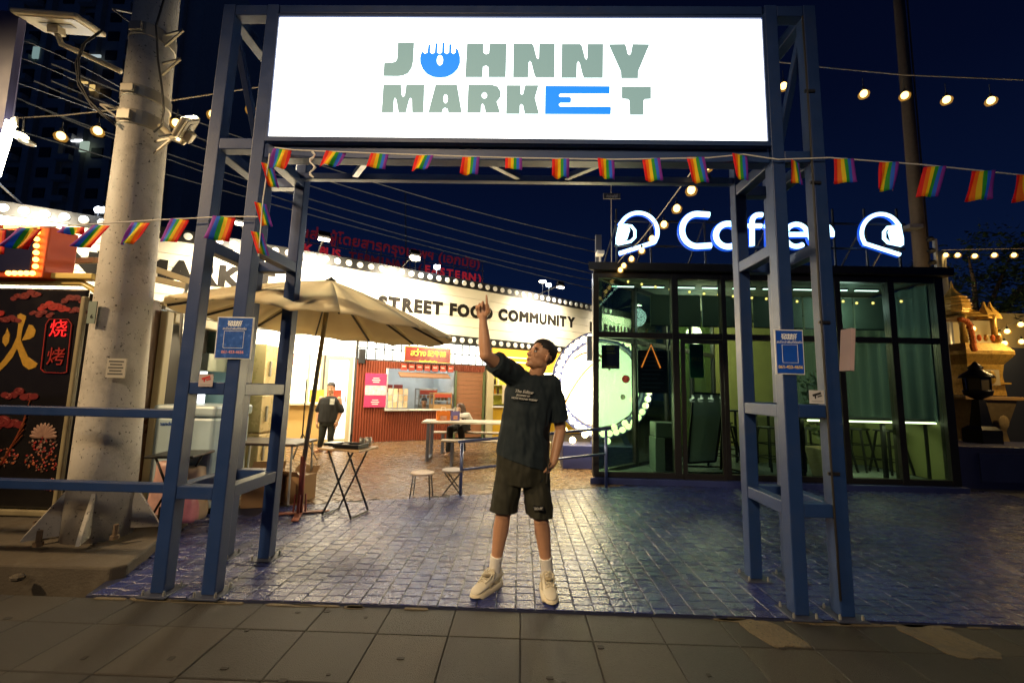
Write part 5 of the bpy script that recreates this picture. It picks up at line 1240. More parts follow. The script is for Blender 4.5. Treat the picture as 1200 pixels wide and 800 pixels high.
lamp('POINT', 'cafe_light', (5.6, 7.2, 2.9), 15, (.85, 1, .93), size=.2)

# neon roof sign
neon = thing('neon_sign', 'glowing white Coffee roof sign between two helmet outlines', 'sign', (4, 6.95, 3.46))
NE = E('neon_white', (.50, .80, 1.0), 2.6); NB = E('neon_blue_halo', (.01, .10, .75), .75); NY = 6.9
def npts(l): return [at(x, y, NY) for x, y in l]
def npart(name, l, r=.05, mat=NE):
    MB().tube(npts(l), r, 10).build(name, mat, neon, smooth=True); MB().tube([q+V((0, .028, 0)) for q in npts(l)], r*1.30, 10).build(name+'_halo', NB, neon, smooth=True)  # blue halo of the letters put into a wider glowing tube behind
def arc(cx, cy, rx, ry, a0, a1, n=22): return [(cx+rx*cos(radians(a0+(a1-a0)*i/n)), cy-ry*sin(radians(a0+(a1-a0)*i/n))) for i in range(n+1)]
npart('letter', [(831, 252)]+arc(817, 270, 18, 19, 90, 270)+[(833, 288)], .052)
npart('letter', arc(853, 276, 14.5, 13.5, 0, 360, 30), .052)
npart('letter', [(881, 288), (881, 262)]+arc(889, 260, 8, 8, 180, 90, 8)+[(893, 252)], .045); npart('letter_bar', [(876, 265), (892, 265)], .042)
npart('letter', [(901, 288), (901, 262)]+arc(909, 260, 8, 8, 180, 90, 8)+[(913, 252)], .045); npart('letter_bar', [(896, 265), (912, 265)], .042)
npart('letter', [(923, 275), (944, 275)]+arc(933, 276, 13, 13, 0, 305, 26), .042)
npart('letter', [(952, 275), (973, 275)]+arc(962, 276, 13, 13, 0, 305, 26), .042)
def helmet(mir, ox, oy):
    f = lambda l: [((ox-(x-748) if mir else x), y+oy) for x, y in l]
    shell_ = f([(726, 264)]+[(725, 263)]*0+arc(748, 272, 22.5, 22.5, 148, -15, 22)+[(767, 284)])
    MB().tube(npts(shell_), .034, 10).build('helmet_outline', NE, neon, smooth=True)
    MB().tube(npts(f([(767, 284), (726, 297)])), .036, 10).build('helmet_chin', NE, neon, smooth=True)
    MB().tube([q+V((0, .025, 0)) for q in npts(shell_)], .045, 10).build('helmet_halo', NB, neon, smooth=True); MB().tube([q+V((0, .025, 0)) for q in npts(f([(767, 284), (726, 297)]))], .047, 10).build('helmet_halo', NB, neon, smooth=True)  # halo of the helmet outline, put into glowing tubes behind it
    L2 = [(lambda q: (q.x, q.z))(at(x, y, NY)) for x, y in f([(725, 264), (735, 263), (738, 270), (735, 280), (722, 286), (722, 278)])]
    MB().poly([L2], lambda x, y, k: V((x, NY-.02+.05*k, y)), 1).build('helmet_visor', NE, neon)
    MB().tube(npts(f([(731, 264), (740, 265), (744, 270), (744, 278), (739, 283), (724, 286)])), .026, 8).build('visor_outline', NE, neon, smooth=True)
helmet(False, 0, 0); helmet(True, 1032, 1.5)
b = MB()
for y in (259, 288): b.bar(at(720, y, NY+.12), at(1060, y+4, NY+.12), .03, .03)
for x in (722, 762, 825, 900, 975, 1012, 1050): b.bar(at(x, 245, NY+.1), V((at(x, 245, NY+.1).x, NY+.1, CZ1+.155)), .025, .025); b.bar(at(x, 262, NY+.1), V((at(x, 262, NY+.1).x-.2, NY+.6, CZ1+.155)), .02, .02)
b.build('support_frame', dark_steel, neon)
lamp('POINT', 'neon_glow', (4.0, 6.6, 4.1), 12, (.25, .5, 1.0), size=.6)
# small Thai sign on a rod, small camera post
t = thing('rod_sign', 'tiny dark sign with Thai letters on a thin rod above the cafe roof', 'sign', at(717, 230, 7.2))
c = LOC[t.name]; MB().tube([V((c.x, 7.25, 3.46)), c+V((0, .05, .3))], .008, 6).build('rod', wire_pale, t); MB().box(c, (.30, .03, .10)).build('plate', P('plate_dark', (.06, .06, .06), .5), t); put_text(t, 'คอฟฟี่', .08, P('print_cream', (.55, .5, .4), .6), c+V((0, -.018, -.01)), depth=.001, bold=.002)
t = thing('camera_post', 'grey roof post with a small security camera left of the helmet sign', 'camera', at(704, 300, 8.5)); c = LOC[t.name]
MB().box2((c.x-.10, c.y, 0.02), (c.x+.02, c.y+.1, at(704, 275, 8.5).z)).build('post', P('post_grey', (.12, .13, .16), .5), t); MB().box(at(703, 297, 8.35), (.16, .2, .09)).build('camera_body', white_paint, t, bevel=.02)
MB().bar(at(703, 299, 8.4), at(703, 310, 8.4), .03, .03).build('camera_stem', white_paint, t)

# ================================================================ RIGHT SIDE: shrine, lantern, wall, tree, poles
sh = thing('spirit_house', 'ornate golden spirit house with tiered spire beyond the cafe', 'shrine', at(1140, 500, 8.8)); sc = at(1137, 470, 8.8); LOC[sh.name] = V((sc.x, 8.8, .0)); sh.location = LOC[sh.name]
o_ = V((sc.x, 8.8, 0)); Z = lambda y: at(1133, y, 8.8).z
old = P('old_plaster', (.34, .24, .11), .7, 0, .35, 14, .5, 40)
MB().lathe([(.62, 0), (.62, .35), (.5, .4), (.44, .8), (.5, 1.0), (.62, Z(468))], o_, sq=True).build('pedestal', old, sh)
MB().box(o_+V((.3, 0, Z(466))), (1.9, 1.1, .07)).build('offering_shelf', wood, sh, bevel=.01)
MB().lathe([(.5, Z(463)), (.47, Z(440)), (.5, Z(428)), (.56, Z(424)), (.66, Z(417)), (.66, Z(413)), (.58, Z(408)), (.52, Z(404))], o_, sq=True).build('body', gold, sh)
MB().lathe([(.57, Z(450)), (.57, Z(448))], o_, sq=True).build('moulding', gold, sh)
for sx in (-1, 1):
    for sy in (-1, 1): MB().lathe([(.05, Z(404)), (.045, Z(378)), (.07, Z(372))], o_+V((sx*.3, sy*.3, 0)), 8).build('column', gold, sh, smooth=True)
for i in range(3): MB().lathe([(.50-.13*i, Z(374-4*i)), (.46-.13*i, Z(372-4*i)), (.34-.12*i, Z(370.2-4*i))], o_, sq=True).build('roof_tier', gold, sh)
MB().lathe([(.22, Z(370)), (.26, Z(364)), (.25, Z(356)), (.19, Z(349)), (.10, Z(344)), (.03, Z(338)), (.012, Z(330))], o_+V((-.15, 0, 0)), 10).build('spire', gold, sh)
for k_, r_k in enumerate((.275, .285, .28, .262, .225)): MB().lathe([(r_k-.03, Z(366.2-4*k_)), (r_k, Z(365.6-4*k_)), (r_k-.03, Z(364.8-4*k_))], o_+V((-.15, 0, 0)), 10).build('spire_ring', gold, sh)
for sx, px in ((.42, 1150), (.62, 1160)):
    MB().lathe([(.16, Z(376)), (.13, Z(370)), (.04, Z(362)), (.015, Z(356))], o_+V((sx*.6, -.2, 0)), 6).build('finial', gold, sh)
for i in range(5): MB().ell(o_+V((-.25+.13*i, -.4, Z(402)+.06)), (.035, .035, .07), 8, 6).build('figurine', marigold if i % 2 else gold, sh)
MB().box(o_+V((-.1, -.52, Z(443))), (.3, .02, .3)).build('relief_panel', P('pale_relief', (.55, .45, .28), .6), sh); MB().ell(o_+V((-.1, -.54, Z(443))), (.07, .03, .13), 8, 6).build('relief_figure', gold, sh)
MB().ell(o_+V((.05, -.52, Z(492))), (.10, .02, .13), 12, 8).build('medallion', old, sh)
gr = thing('marigold_garland', 'thick orange marigold garland draped down the front of the spirit house', 'garland', o_+V((-.05, -.55, Z(400))))
pts = [(1126, 374), (1133, 376), (1137, 384), (1139, 394), (1141, 404), (1142, 412)]
fl = MB().ell((0, 0, 0), (.055, .05, .045), 7, 5).mesh('flower', marigold)
for i in range(len(pts)-1):
    for k_ in range(3):
        q = at(pts[i][0]+(pts[i+1][0]-pts[i][0])*k_/3+random.uniform(-1, 1), pts[i][1]+(pts[i+1][1]-pts[i][1])*k_/3, 8.2); place(fl, 'flower', gr, Matrix.Translation(q-LOC[gr.name]))
lamp('POINT', 'shrine_light', o_+V((.9, -1.0, 3.0)), 80, (1, .66, .25), size=.1)
lamp('POINT', 'shrine_light', o_+V((-.2, -2.2, 2.2)), 24, (1, .7, .3), size=.15)
lt = thing('garden_lantern', 'black post lantern with glass sides in front of the spirit house', 'lantern', at(1152, 520, 7.6)); lc = at(1152, 520, 7.6); ZL = lambda y: at(1152, y, 7.6).z
MB().lathe([(.24, lc.z), (.24, ZL(503)), (.16, ZL(499))], lc*1-V((0, 0, lc.z)), sq=True).build('base', black_metal, lt)
MB().lathe([(.14, ZL(499)), (.08, ZL(468))], V((lc.x, lc.y, 0)), sq=True).build('post', black_metal, lt)
MB().lathe([(.05, ZL(468)), (.18, ZL(463)), (.20, ZL(458)), (.19, ZL(457))], V((lc.x, lc.y, 0)), 12).build('bowl', black_metal, lt, smooth=True)
MB().lathe([(.155, ZL(457)), (.165, ZL(443))], V((lc.x, lc.y, 0)), 6).build('glass_cage', P('lantern_glass', (.14, .11, .06), .15), lt)
for k_ in range(6):
    a = k_*pi/3; MB().bar(V((lc.x+.165*cos(a), lc.y+.165*sin(a), ZL(457))), V((lc.x+.172*cos(a), lc.y+.172*sin(a), ZL(443))), .015, .015).build('cage_bar', black_metal, lt)
MB().lathe([(.24, ZL(443)), (.22, ZL(440)), (.10, ZL(434)), (.09, ZL(432)), (.11, ZL(431)), (.05, ZL(427)), (.02, ZL(424))], V((lc.x, lc.y, 0)), 12).build('cap', black_metal, lt, smooth=True)
bwz = at(1160, 523, 7.0).z
bwall = tag(MB().box2((CX1+.2, 6.95, 0), (12, 7.9, bwz)).build('planter_wall', P('wall_navy', (.03, .04, .13), .5, 0, .25, 3), bevel=.01), 'low dark blue wall in front of the spirit house', 'wall')
b = MB()
for x in (7.3, 8.3, 9.3): b.box2((x, 6.93, .12), (x+.85, 6.949, bwz-.1))
b.build('raised_panel', P('wall_navy2', (.035, .05, .16), .45, 0, .25, 3), bwall)
cw = thing('boundary_wall', 'cream boundary wall with bulbs behind the spirit house', 'wall', (12, 11.5, 0)); cz = at(1190, 368, 11.5).z
MB().box2((9.3, 11.4, 0), (20, 11.6, cz)).build('wall', P('cream_wall', (.62, .50, .26), .8, 0, .2, 2), cw)
MB().box2((9.3, 11.3, 0), (20, 11.399, at(1190, 408, 11.4).z)).build('dark_dado', P('dado_grey', (.07, .08, .11), .7), cw)
festoon('string of warm bulbs along the cream wall at far right', [at(x, y, 11.0) for x, y in ((1140, 400), (1170, 388), (1205, 368))], [at(x, y, 11) for x, y in ((1140, 383), (1169, 391), (1180, 386), (1196, 378), (1177, 400), (1197, 398))], scale=1.5)
festoon('straight string of warm bulbs above the tree at far right', [at(x, y, 9.5) for x, y in ((1103, 293), (1150, 292), (1205, 291))], [at(x, y, 9.5) for x, y in ((1108, 297), (1122, 297), (1142, 298), (1165, 297), (1188, 297))], scale=1.2)
lamp('POINT', 'wall_light', at(1185, 395, 10.6), 14, (1, .74, .36), size=.1)
# tree
tree = thing('street_tree', 'dark leafy tree standing beyond the spirit house at the right edge', 'tree', (14.0, 13.0, 0)); tcn = V((14.2, 13.0, 0))
MB().tube([tcn, tcn+V((.1, 0, 2)), tcn+V((-.1, .1, 3.6))], [.24, .19, .14], 10).build('trunk', bark, tree, smooth=True)
R_ = random.Random(5); lm = MB(); limb = MB(); cl = []
for i in range(34):
    a = R_.uniform(0, 2*pi); r = R_.uniform(.2, 2.7); q = tcn+V((r*cos(a), r*sin(a)*.8, 4.3+R_.uniform(-.9, 2.4)*(1-.15*r))); cl.append(q)
    if i < 14: limb.tube([tcn+V((-.1, .1, 3.3)), (tcn+V((0, 0, 3.8))).lerp(q, .6), q], [.09, .05, .015], 6)
for q in cl:
    s = R_.uniform(.35, .75)
    for k_ in range(150): leafquad(lm, q+V((R_.gauss(0, s*.55), R_.gauss(0, s*.55), R_.gauss(0, s*.4))), R_.uniform(.10, .2), R_)
limb.build('limb', bark, tree); lm.build('crown', leaf, tree, normals=False)
# tall poles
tpz = at(1055, -20, 11).z
t = thing('power_pole', 'tall slender wooden power pole rising behind the right gate tower', 'power pole', (at(1075, 310, 11).x, 11, 0)); c = LOC[t.name]
MB().tube([c, c+V((.1, 0, 5)), c+V((.16, 0, tpz+1))], [.17, .155, .12], 12).build('shaft', P('pole_wood', (.13, .10, .07), .8, 0, .3, 12), t, smooth=True); MB().tube([c+V((.22, -.1, 3)), c+V((.3, -.1, tpz+1))], .02, 6).build('conduit', wire_m, t)
MB().box(at(1068, 267, 10.8), (.34, .3, .1)).build('clamp', galv, t)
t = thing('power_pole', 'short pale post with insulators at the right end of the cafe roof', 'power pole', (at(1105, 330, 9.6).x, 9.6, 0)); c = LOC[t.name]; zt = at(1105, 295, 9.6).z
MB().tube([c, c+V((0, 0, zt))], .09, 10).build('shaft', galv, t, smooth=True)
for k_ in range(4): MB().lathe([(.05, 0), (.08, .05), (.05, .1)], c+V((-.2, 0, zt+.25-.28*k_)), 10).build('insulator', black_plastic, t)
MB().box(c+V((-.1, 0, zt-.15)), (.06, .06, .9)).build('rack', galv, t)

# ================================================================ LEFT BACKGROUND
tw = thing('apartment_tower', 'tall dark apartment tower with a few lit windows at upper left', 'building', (-62, 60, 0))
dk = P('tower_wall', (.34, .33, .30), .8, 0, .2, 2); rec = P('tower_recess', (.02, .02, .022), .6)
MB().box2((-82, 58, 0), (-50.5, 75, 70)).build('wall', dk, tw)
for x in (-79, -74.5, -70, -66.5, -62, -57.5, -53.6): MB().box2((x-.5, 57.3, 0), (x+.5, 57.99, 70)).build('pilaster', dk, tw)
wnm = [rec, E('window_cool', (.55, .70, .55), .5), E('window_dim', (.25, .22, .12), .5), E('window_amber', (.9, .6, .2), .8)]
wme = []
for m in wnm: wme.append(MB().box((0, 0, 0), (1.7, .2, 1.5)).mesh('window', m))
bal = MB().box((0, -.5, -1.3), (2.4, .9, .8)).mesh('balcony', dk)
lit = {(5, 11): 2, (3, 7): 2}
for i in range(6):
    for j in range(2, 21):
        x = (-76.8, -72.2, -68.2, -64.2, -59.8, -55.6)[i]; z = 3.2*j
        k_ = lit.get((i, j), 0); o = place(wme[k_], 'window', tw, Matrix.Translation((x+62, 57.93-60, z)))
        place(bal, 'balcony', tw, Matrix.Translation((x+62, 57.6-60, z))) if (i % 2 == 0) else None
q = at(100, 170, 57.8)
for (px, py, w_, h, m) in ((99, 172, 1.3, 1.6, wnm[1]), (90, 165, 1.6, .35, E('window_white', (.9, .95, 1), 2)), (42, 62, .9, 1.9, E('window_teal', (.25, .38, .36), .6)), (108, 103, .7, .9, wnm[3]), (112, 66, 1.6, .4, E('window_pale', (.5, .6, .6), .7)), (98, 97, 1.2, .25, wnm[3])):
    MB().box(at(px, py, 57.2), (w_, .2, h)).build('lit_window', m, tw)
# lit pylon at the left edge
ly = thing('lit_pylon', 'dark blue pylon with a glowing white edge light at the left edge', 'sign', at(5, 300, 3.3)); c = at(-6, 130, 3.3)
MB().add([at(-30, 10, 3.3), at(23, 14, 3.3), at(3, 150, 3.3), at(-30, 150, 3.3)]+[at(-30, 10, 3.3)+V((0, .05, 0)), at(24, 14, 3.3)+V((0, .05, 0)), at(2, 160, 3.3)+V((0, .05, 0)), at(-30, 160, 3.3)+V((0, .25, 0))], [(0, 1, 2, 3), (7, 6, 5, 4), (0, 4, 5, 1), (1, 5, 6, 2), (2, 6, 7, 3), (3, 7, 4, 0)]).build('column', P('pylon_blue', (.06, .06, .16), .5), ly)
MB().tube([at(13, 143, 3.25), at(-6, 205, 3.25)], .032, 10).build('light_tube', E('edge_tube', (1, .9, .62), 30), ly, smooth=True)
MB().tube([at(14, 140, 3.27), at(20, 138, 3.27), at(19, 148, 3.27)], .012, 6).build('tube_cap', P('tube_cap', (.5, .45, .35), .5), ly)
t = thing('barn_lamp', 'small shaded lamp glowing warm beside the pylon at far left', 'lamp', at(24, 160, 3.4)); c = LOC[t.name]
MB().tube([at(28, 138, 3.4), at(27, 153, 3.4)], .006, 6).build('cord', wire_m, t); MB().ell(c+V((0, 0, .0)), (.06, .05, .035), 12, 8, Matrix.Rotation(.3, 3, 'Y')).build('bulb', E('barn_bulb', (1, .8, .45), 25), t); MB().ell(c+V((.02, .03, -.03)), (.075, .06, .03), 12, 8, Matrix.Rotation(.3, 3, 'Y')).build('shade', galv, t)
# red terminal letters on scaffolding
bt_ = thing('terminal_sign', 'two rows of red scaffold letters naming the bus terminal, far behind the board', 'sign', at(455, 300, 30))
redl = E('terminal_red', (.30, .012, .02), .7); redk = E('terminal_dim', (.06, .004, .008), .5); dirv = V((1, .42, 0)).normalized()
def on_line(px, py):
    r = ray(px, py); base_ = at(345, 280, 26); n_ = V((dirv.y, -dirv.x, 0)); t = base_.dot(n_)/r.dot(n_); return r*t+V((0, 0, CH))
A_, B_ = on_line(345, 291), on_line(567, 348)
s_ = 'BANGKOK BUS TERMINAL (EASTERN)'; vis = s_[5:]
for i, ch in enumerate(vis):
    if ch == ' ': continue
    f = (i+.2)/(len(vis)-.6); q = on_line(350+214*f, 290+37*f)
    place(txt(ch, .80, redl if i in (1, 3, 4, 5, 6, 15, 17, 18, 20, 21, 22, 23) or i > 18 else redk, 'letter', depth=.05, bold=.02), 'letter', bt_, face(q-LOC[bt_.name], dirv))
th = 'นส่งผู้โดยสารกรุงเทพฯ (เอกมัย)'; chars = th
me = txt(th, 1.0, E('terminal_mid', (.085, .005, .010), .7), 'lettering', depth=.05, bold=.012)
a_, c_ = on_line(352, 272), on_line(562, 310); wd = max(v.co.x for v in me.vertices)-min(v.co.x for v in me.vertices); k_ = (c_-a_).length/wd
place(me, 'lettering', bt_, face((a_+c_)/2-LOC[bt_.name], dirv, (c_-a_).normalized().cross(dirv.cross(V((0,0,1)))).normalized()*-1 if 0 else (0, 0, 1)) @ Matrix.Rotation(atan2((c_-a_).z, hypot((c_-a_).x, (c_-a_).y)), 4, 'Z') @ Matrix.Scale(k_, 4))
b = MB()
for i in range(14):
    f = i/13; q = on_line(345+222*f, 266+42*f); b.bar(q+dirv.cross(V((0, 0, 1)))*-.3, V((q.x, q.y+.3, 3.5)), .07, .07)
for dz in (0, 12, 22): b.bar(on_line(345, 268+dz)+V((0, .3, 0)), on_line(567, 306+dz*.9)+V((0, .3, 0)), .05, .05)
b.build('scaffold', P('scaffold', (.30, .30, .30), .5, .4), bt_)
t = tag(MB().tube([at(476, 330, 30), at(475, 225, 30)], .05, 6).build('antenna_mast', P('mast_grey', (.12, .13, .15), .6)), 'thin antenna mast rising behind the red terminal letters', 'antenna')
# overhead cables
for i, (a_, c_, d_) in enumerate((((60, 75), (395, 200), (700, 282)), ((60, 95), (365, 206), (700, 296)), ((40, 95), (355, 215), (700, 312)), ((30, 120), (352, 230), (700, 322)), ((20, 115), (352, 240), (700, 330)), ((10, 150), (350, 248), (700, 340)), ((0, 90), (100, 125), (210, 165)), ((0, 60), (100, 100), (200, 160)), ((0, 38), (80, 70), (170, 120)))):
    pts = [];
    for k_ in range(21):
        f = k_/20; x = (1-f)**2*a_[0]+2*f*(1-f)*(2*c_[0]-.5*(a_[0]+d_[0]))+f*f*d_[0]; y = (1-f)**2*a_[1]+2*f*(1-f)*(2*c_[1]-.5*(a_[1]+d_[1]))+f*f*d_[1]
        pts.append(at(x, y, 11+12*f if i < 6 else 7))
    tag(MB().tube(pts, .026 if i < 6 else .009, 5).build('power_cable', wire_pale, smooth=True), 'thin overhead power cable crossing the night sky above the signboard' if i < 6 else 'thin overhead power cable crossing behind the utility pole at upper left', 'cable', 'overhead cables over the signboard' if i < 6 else 'overhead cables at upper left')

# ================================================================ PEOPLE
skin = P('skin', (.50, .265, .150), .46, 0, .14, 26, .10, 200)
hairm = P('hair', (.014, .011, .010), .55, 0, .3, 60, .5, 160)
def vox(b, name, mat, parent, size, sm=3, label=None, disp=0.0, dsc=.1, cuts=()):
    off = LOC.get(parent.name)
    me = b.mesh(name, mat, off); bm = bmesh.new(); bm.from_mesh(me); bmesh.ops.recalc_face_normals(bm, faces=bm.faces); bm.to_mesh(me); bm.free()
    o = bpy.data.objects.new('tmp', me); COL.objects.link(o)
    r = o.modifiers.new('r', 'REMESH'); r.mode = 'VOXEL'; r.voxel_size = size
    s = o.modifiers.new('s', 'SMOOTH'); s.iterations = sm; s.factor = .5
    dg = bpy.context.evaluated_depsgraph_get(); me2 = bpy.data.meshes.new_from_object(o.evaluated_get(dg))
    bpy.data.objects.remove(o); bpy.data.meshes.remove(me)
    me2.name = name; me2.materials.clear(); me2.materials.append(mat)
    if disp:
        me2.update(); ns = [v.normal.copy() for v in me2.vertices]
        for v, n_ in zip(me2.vertices, ns):
            q = v.co; v.co = q+n_*disp*(noise.noise(V((q.x/dsc, q.y/dsc, q.z/dsc*.55)))+.5*noise.noise(V((q.x/dsc*2.3+q.z*5, q.y/dsc*2.3, q.z/dsc*1.2))))
    for cp, cn in cuts:                     # clean hems: (point, outward normal[, radius])
        bm = bmesh.new(); bm.from_mesh(me2); pl = V(cp)-off; nn = V(cn).normalized(); geo = bm.verts[:]+bm.edges[:]+bm.faces[:]
        r = bmesh.ops.bisect_plane(bm, geom=geo, plane_co=pl, plane_no=nn, clear_outer=False)
        kill = [v for v in bm.verts if (v.co-pl).dot(nn) > 1e-5 and (v.co-pl).length < .2]
        bmesh.ops.delete(bm, geom=kill, context='VERTS'); bmesh.ops.holes_fill(bm, edges=[e_ for e_ in bm.edges if e_.is_boundary], sides=0)
        bm.to_mesh(me2); bm.free()
    me2.polygons.foreach_set('use_smooth', [True]*len(me2.polygons))
    ob = bpy.data.objects.new(name, me2); COL.objects.link(ob); ob.parent = parent; LOC[ob.name] = off
    return ob
def hand(b, wr, d, n, side, curls, thumb=.5, sc=1.0):
    """wr wrist, d finger direction, n palm normal (fingers curl toward it), side = direction of the index finger side"""
    d = V(d).normalized(); side = (V(side)-d*V(side).dot(d)).normalized(); n = d.cross(side) if d.cross(side).dot(V(n)) > 0 else -d.cross(side)
    R3 = Matrix((d, side, n)).transposed()
    b.ell(wr+d*.048*sc, (.05*sc, .041*sc, .018*sc), 12, 8, R3)
    b.limb([wr-d*.02*sc, wr+d*.03*sc], [.024*sc, .026*sc], 10)
    for i, (o_s, ln) in enumerate(((.030, .072), (.010, .080), (-.011, .074), (-.030, .058))):
        p_ = wr+d*(.088-.006*abs(i-1))*sc+side*o_s*sc; c = curls[i]; dir_ = d.copy(); pts = [p_-d*.02*sc, p_]; ang_ = 0
        for k_, fr_ in enumerate((.45, .32, .23)):
            ang_ += c*(1.0, 1.25, .8)[k_]; dd = d*cos(ang_)+n*sin(ang_); pts.append(pts[-1]+dd*ln*fr_*sc)
        b.limb(pts, [.0095*sc, .0095*sc, .0088*sc, .008*sc, .0068*sc], 8)
    q = wr+d*.025*sc+side*.032*sc
    td = (d*.65+side*(.75-thumb*.6)+n*thumb).normalized(); t2 = (d*.9+n*thumb*.7-side*thumb*.3).normalized()
    b.limb([q-side*.015*sc, q+td*.035*sc, q+td*.035*sc+t2*.03*sc, q+td*.035*sc+t2*.052*sc], [.015*sc, .012*sc, .0105*sc, .008*sc], 8)
def head(b, c, fwd, upv, sc=1.0):
    f = V(fwd).normalized(); u = (V(upv)-f*V(upv).dot(f)).normalized(); l = u.cross(f)
    M = Matrix((f, l, u)).transposed(); T = lambda x, y, z: c+M @ V((x, y, z))*sc
    r = lambda x, y, z: (x*sc, y*sc, z*sc)
    b.ell(T(-.012, 0, .03), r(.098, .077, .088), 20, 14, M)
    b.ell(T(.028, 0, -.03), r(.064, .062, .088), 18, 12, M)
    b.ell(T(.05, 0, -.085), r(.036, .036, .032), 12, 8, M)
    b.ell(T(.012, .042, -.062), r(.042, .022, .034), 10, 8, M); b.ell(T(.012, -.042, -.062), r(.042, .022, .034), 10, 8, M)
    b.ell(T(.072, 0, .022), r(.018, .052, .014), 12, 8, M)
    for s in (-1, 1):
        b.ell(T(.055, s*.04, -.028), r(.028, .022, .02), 10, 8, M)
        b.ell(T(-.008, s*.079, -.012), r(.02, .009, .033), 10, 8, M @ Matrix.Rotation(s*.25, 3, 'Z'))
    b.limb([T(.084, 0, .012), T(.098, 0, -.02), T(.106, 0, -.034)], [.008*sc, .011*sc, .0135*sc], 10)
    for s in (-1, 1): b.ell(T(.094, s*.013, -.037), r(.013, .010, .009), 8, 6, M)
    b.ell(T(.085, 0, -.064), r(.013, .024, .0075), 10, 6, M); b.ell(T(.082, 0, -.077), r(.013, .021, .0085), 10, 6, M)
    b.ell(T(.076, 0, -.104), r(.02, .022, .018), 10, 6, M)
    return T, M
def face_parts(t, T, M, sc, brow=True, mouth=(.30, .11, .085)):
    for s in (-1, 1):
        e_ = MB().ell(T(.078, s*.033, -.002), (.010*sc, .0145*sc, .0068*sc), 10, 8, M).build('eye', P('eye_white', (.6, .57, .52), .3), t, smooth=True)
        MB().ell(T(.0862, s*.031, -.002), (.0035*sc, .006*sc, .006*sc), 8, 6, M).build('iris', P('iris', (.015, .01, .008), .2), e_, smooth=True)
        MB().ell(T(.079, s*.033, .006), (.0105*sc, .0165*sc, .0034*sc), 10, 6, M).build('eyelid', P('eyelid', (.22, .11, .065), .5), t, smooth=True)
        MB().ell(T(.084, s*.034, .021), (.006*sc, .0205*sc, .0042*sc), 10, 6, M @ Matrix.Rotation(-s*.1, 3, 'X')).build('eyebrow', hairm, t, smooth=True)
    MB().ell(T(.0915, 0, -.0665), (.008*sc, .021*sc, .0045*sc), 10, 6, M).ell(T(.089, 0, -.0755), (.008*sc, .018*sc, .005*sc), 10, 6, M).build('lips', P('lips', mouth, .45), t, smooth=True)
def hair_short(t, T, M, sc, name='hair', front=.052, back=-.07, thick=.014, long=0.0):
    b = MB(); n, k = 36, 22; vs = []; keep = {}
    for i in range(k+1):
        a = -pi/2+pi*i/k
        for j in range(n):
            th = 2*pi*j/n; x, y, z = cos(a)*cos(th), cos(a)*sin(th), sin(a)
            lim = back+(front-back)*max(0, min(1, (x+.35)/1.0))**1.3       # hairline from nape to forehead
            side = abs(y)
            if -.45 < x < .45 and side > .5: lim = max(lim, .012 if x < .1 else .03)
            g = thick*(.22+.78*max(0, min(1, z*1.3)))*(1+.25*noise.noise(V((x*9, y*9, z*9))))
            p_ = V((-.012+(.098+g)*x, (.077+g*.8)*y, .03+(.088+g)*z))
            vs.append((T(*p_), p_.z > lim))
    for i in range(k):
        for j in range(n):
            q = [i*n+j, i*n+(j+1) % n, (i+1)*n+(j+1) % n, (i+1)*n+j]
            if sum(vs[m_][1] for m_ in q) >= 3: b.f.append(tuple(q)); b.m.append(0)
    b.v = [v[0] for v in vs]
    o = b.build(name, hairm, t, smooth=True)
    if long:
        pass
    return o
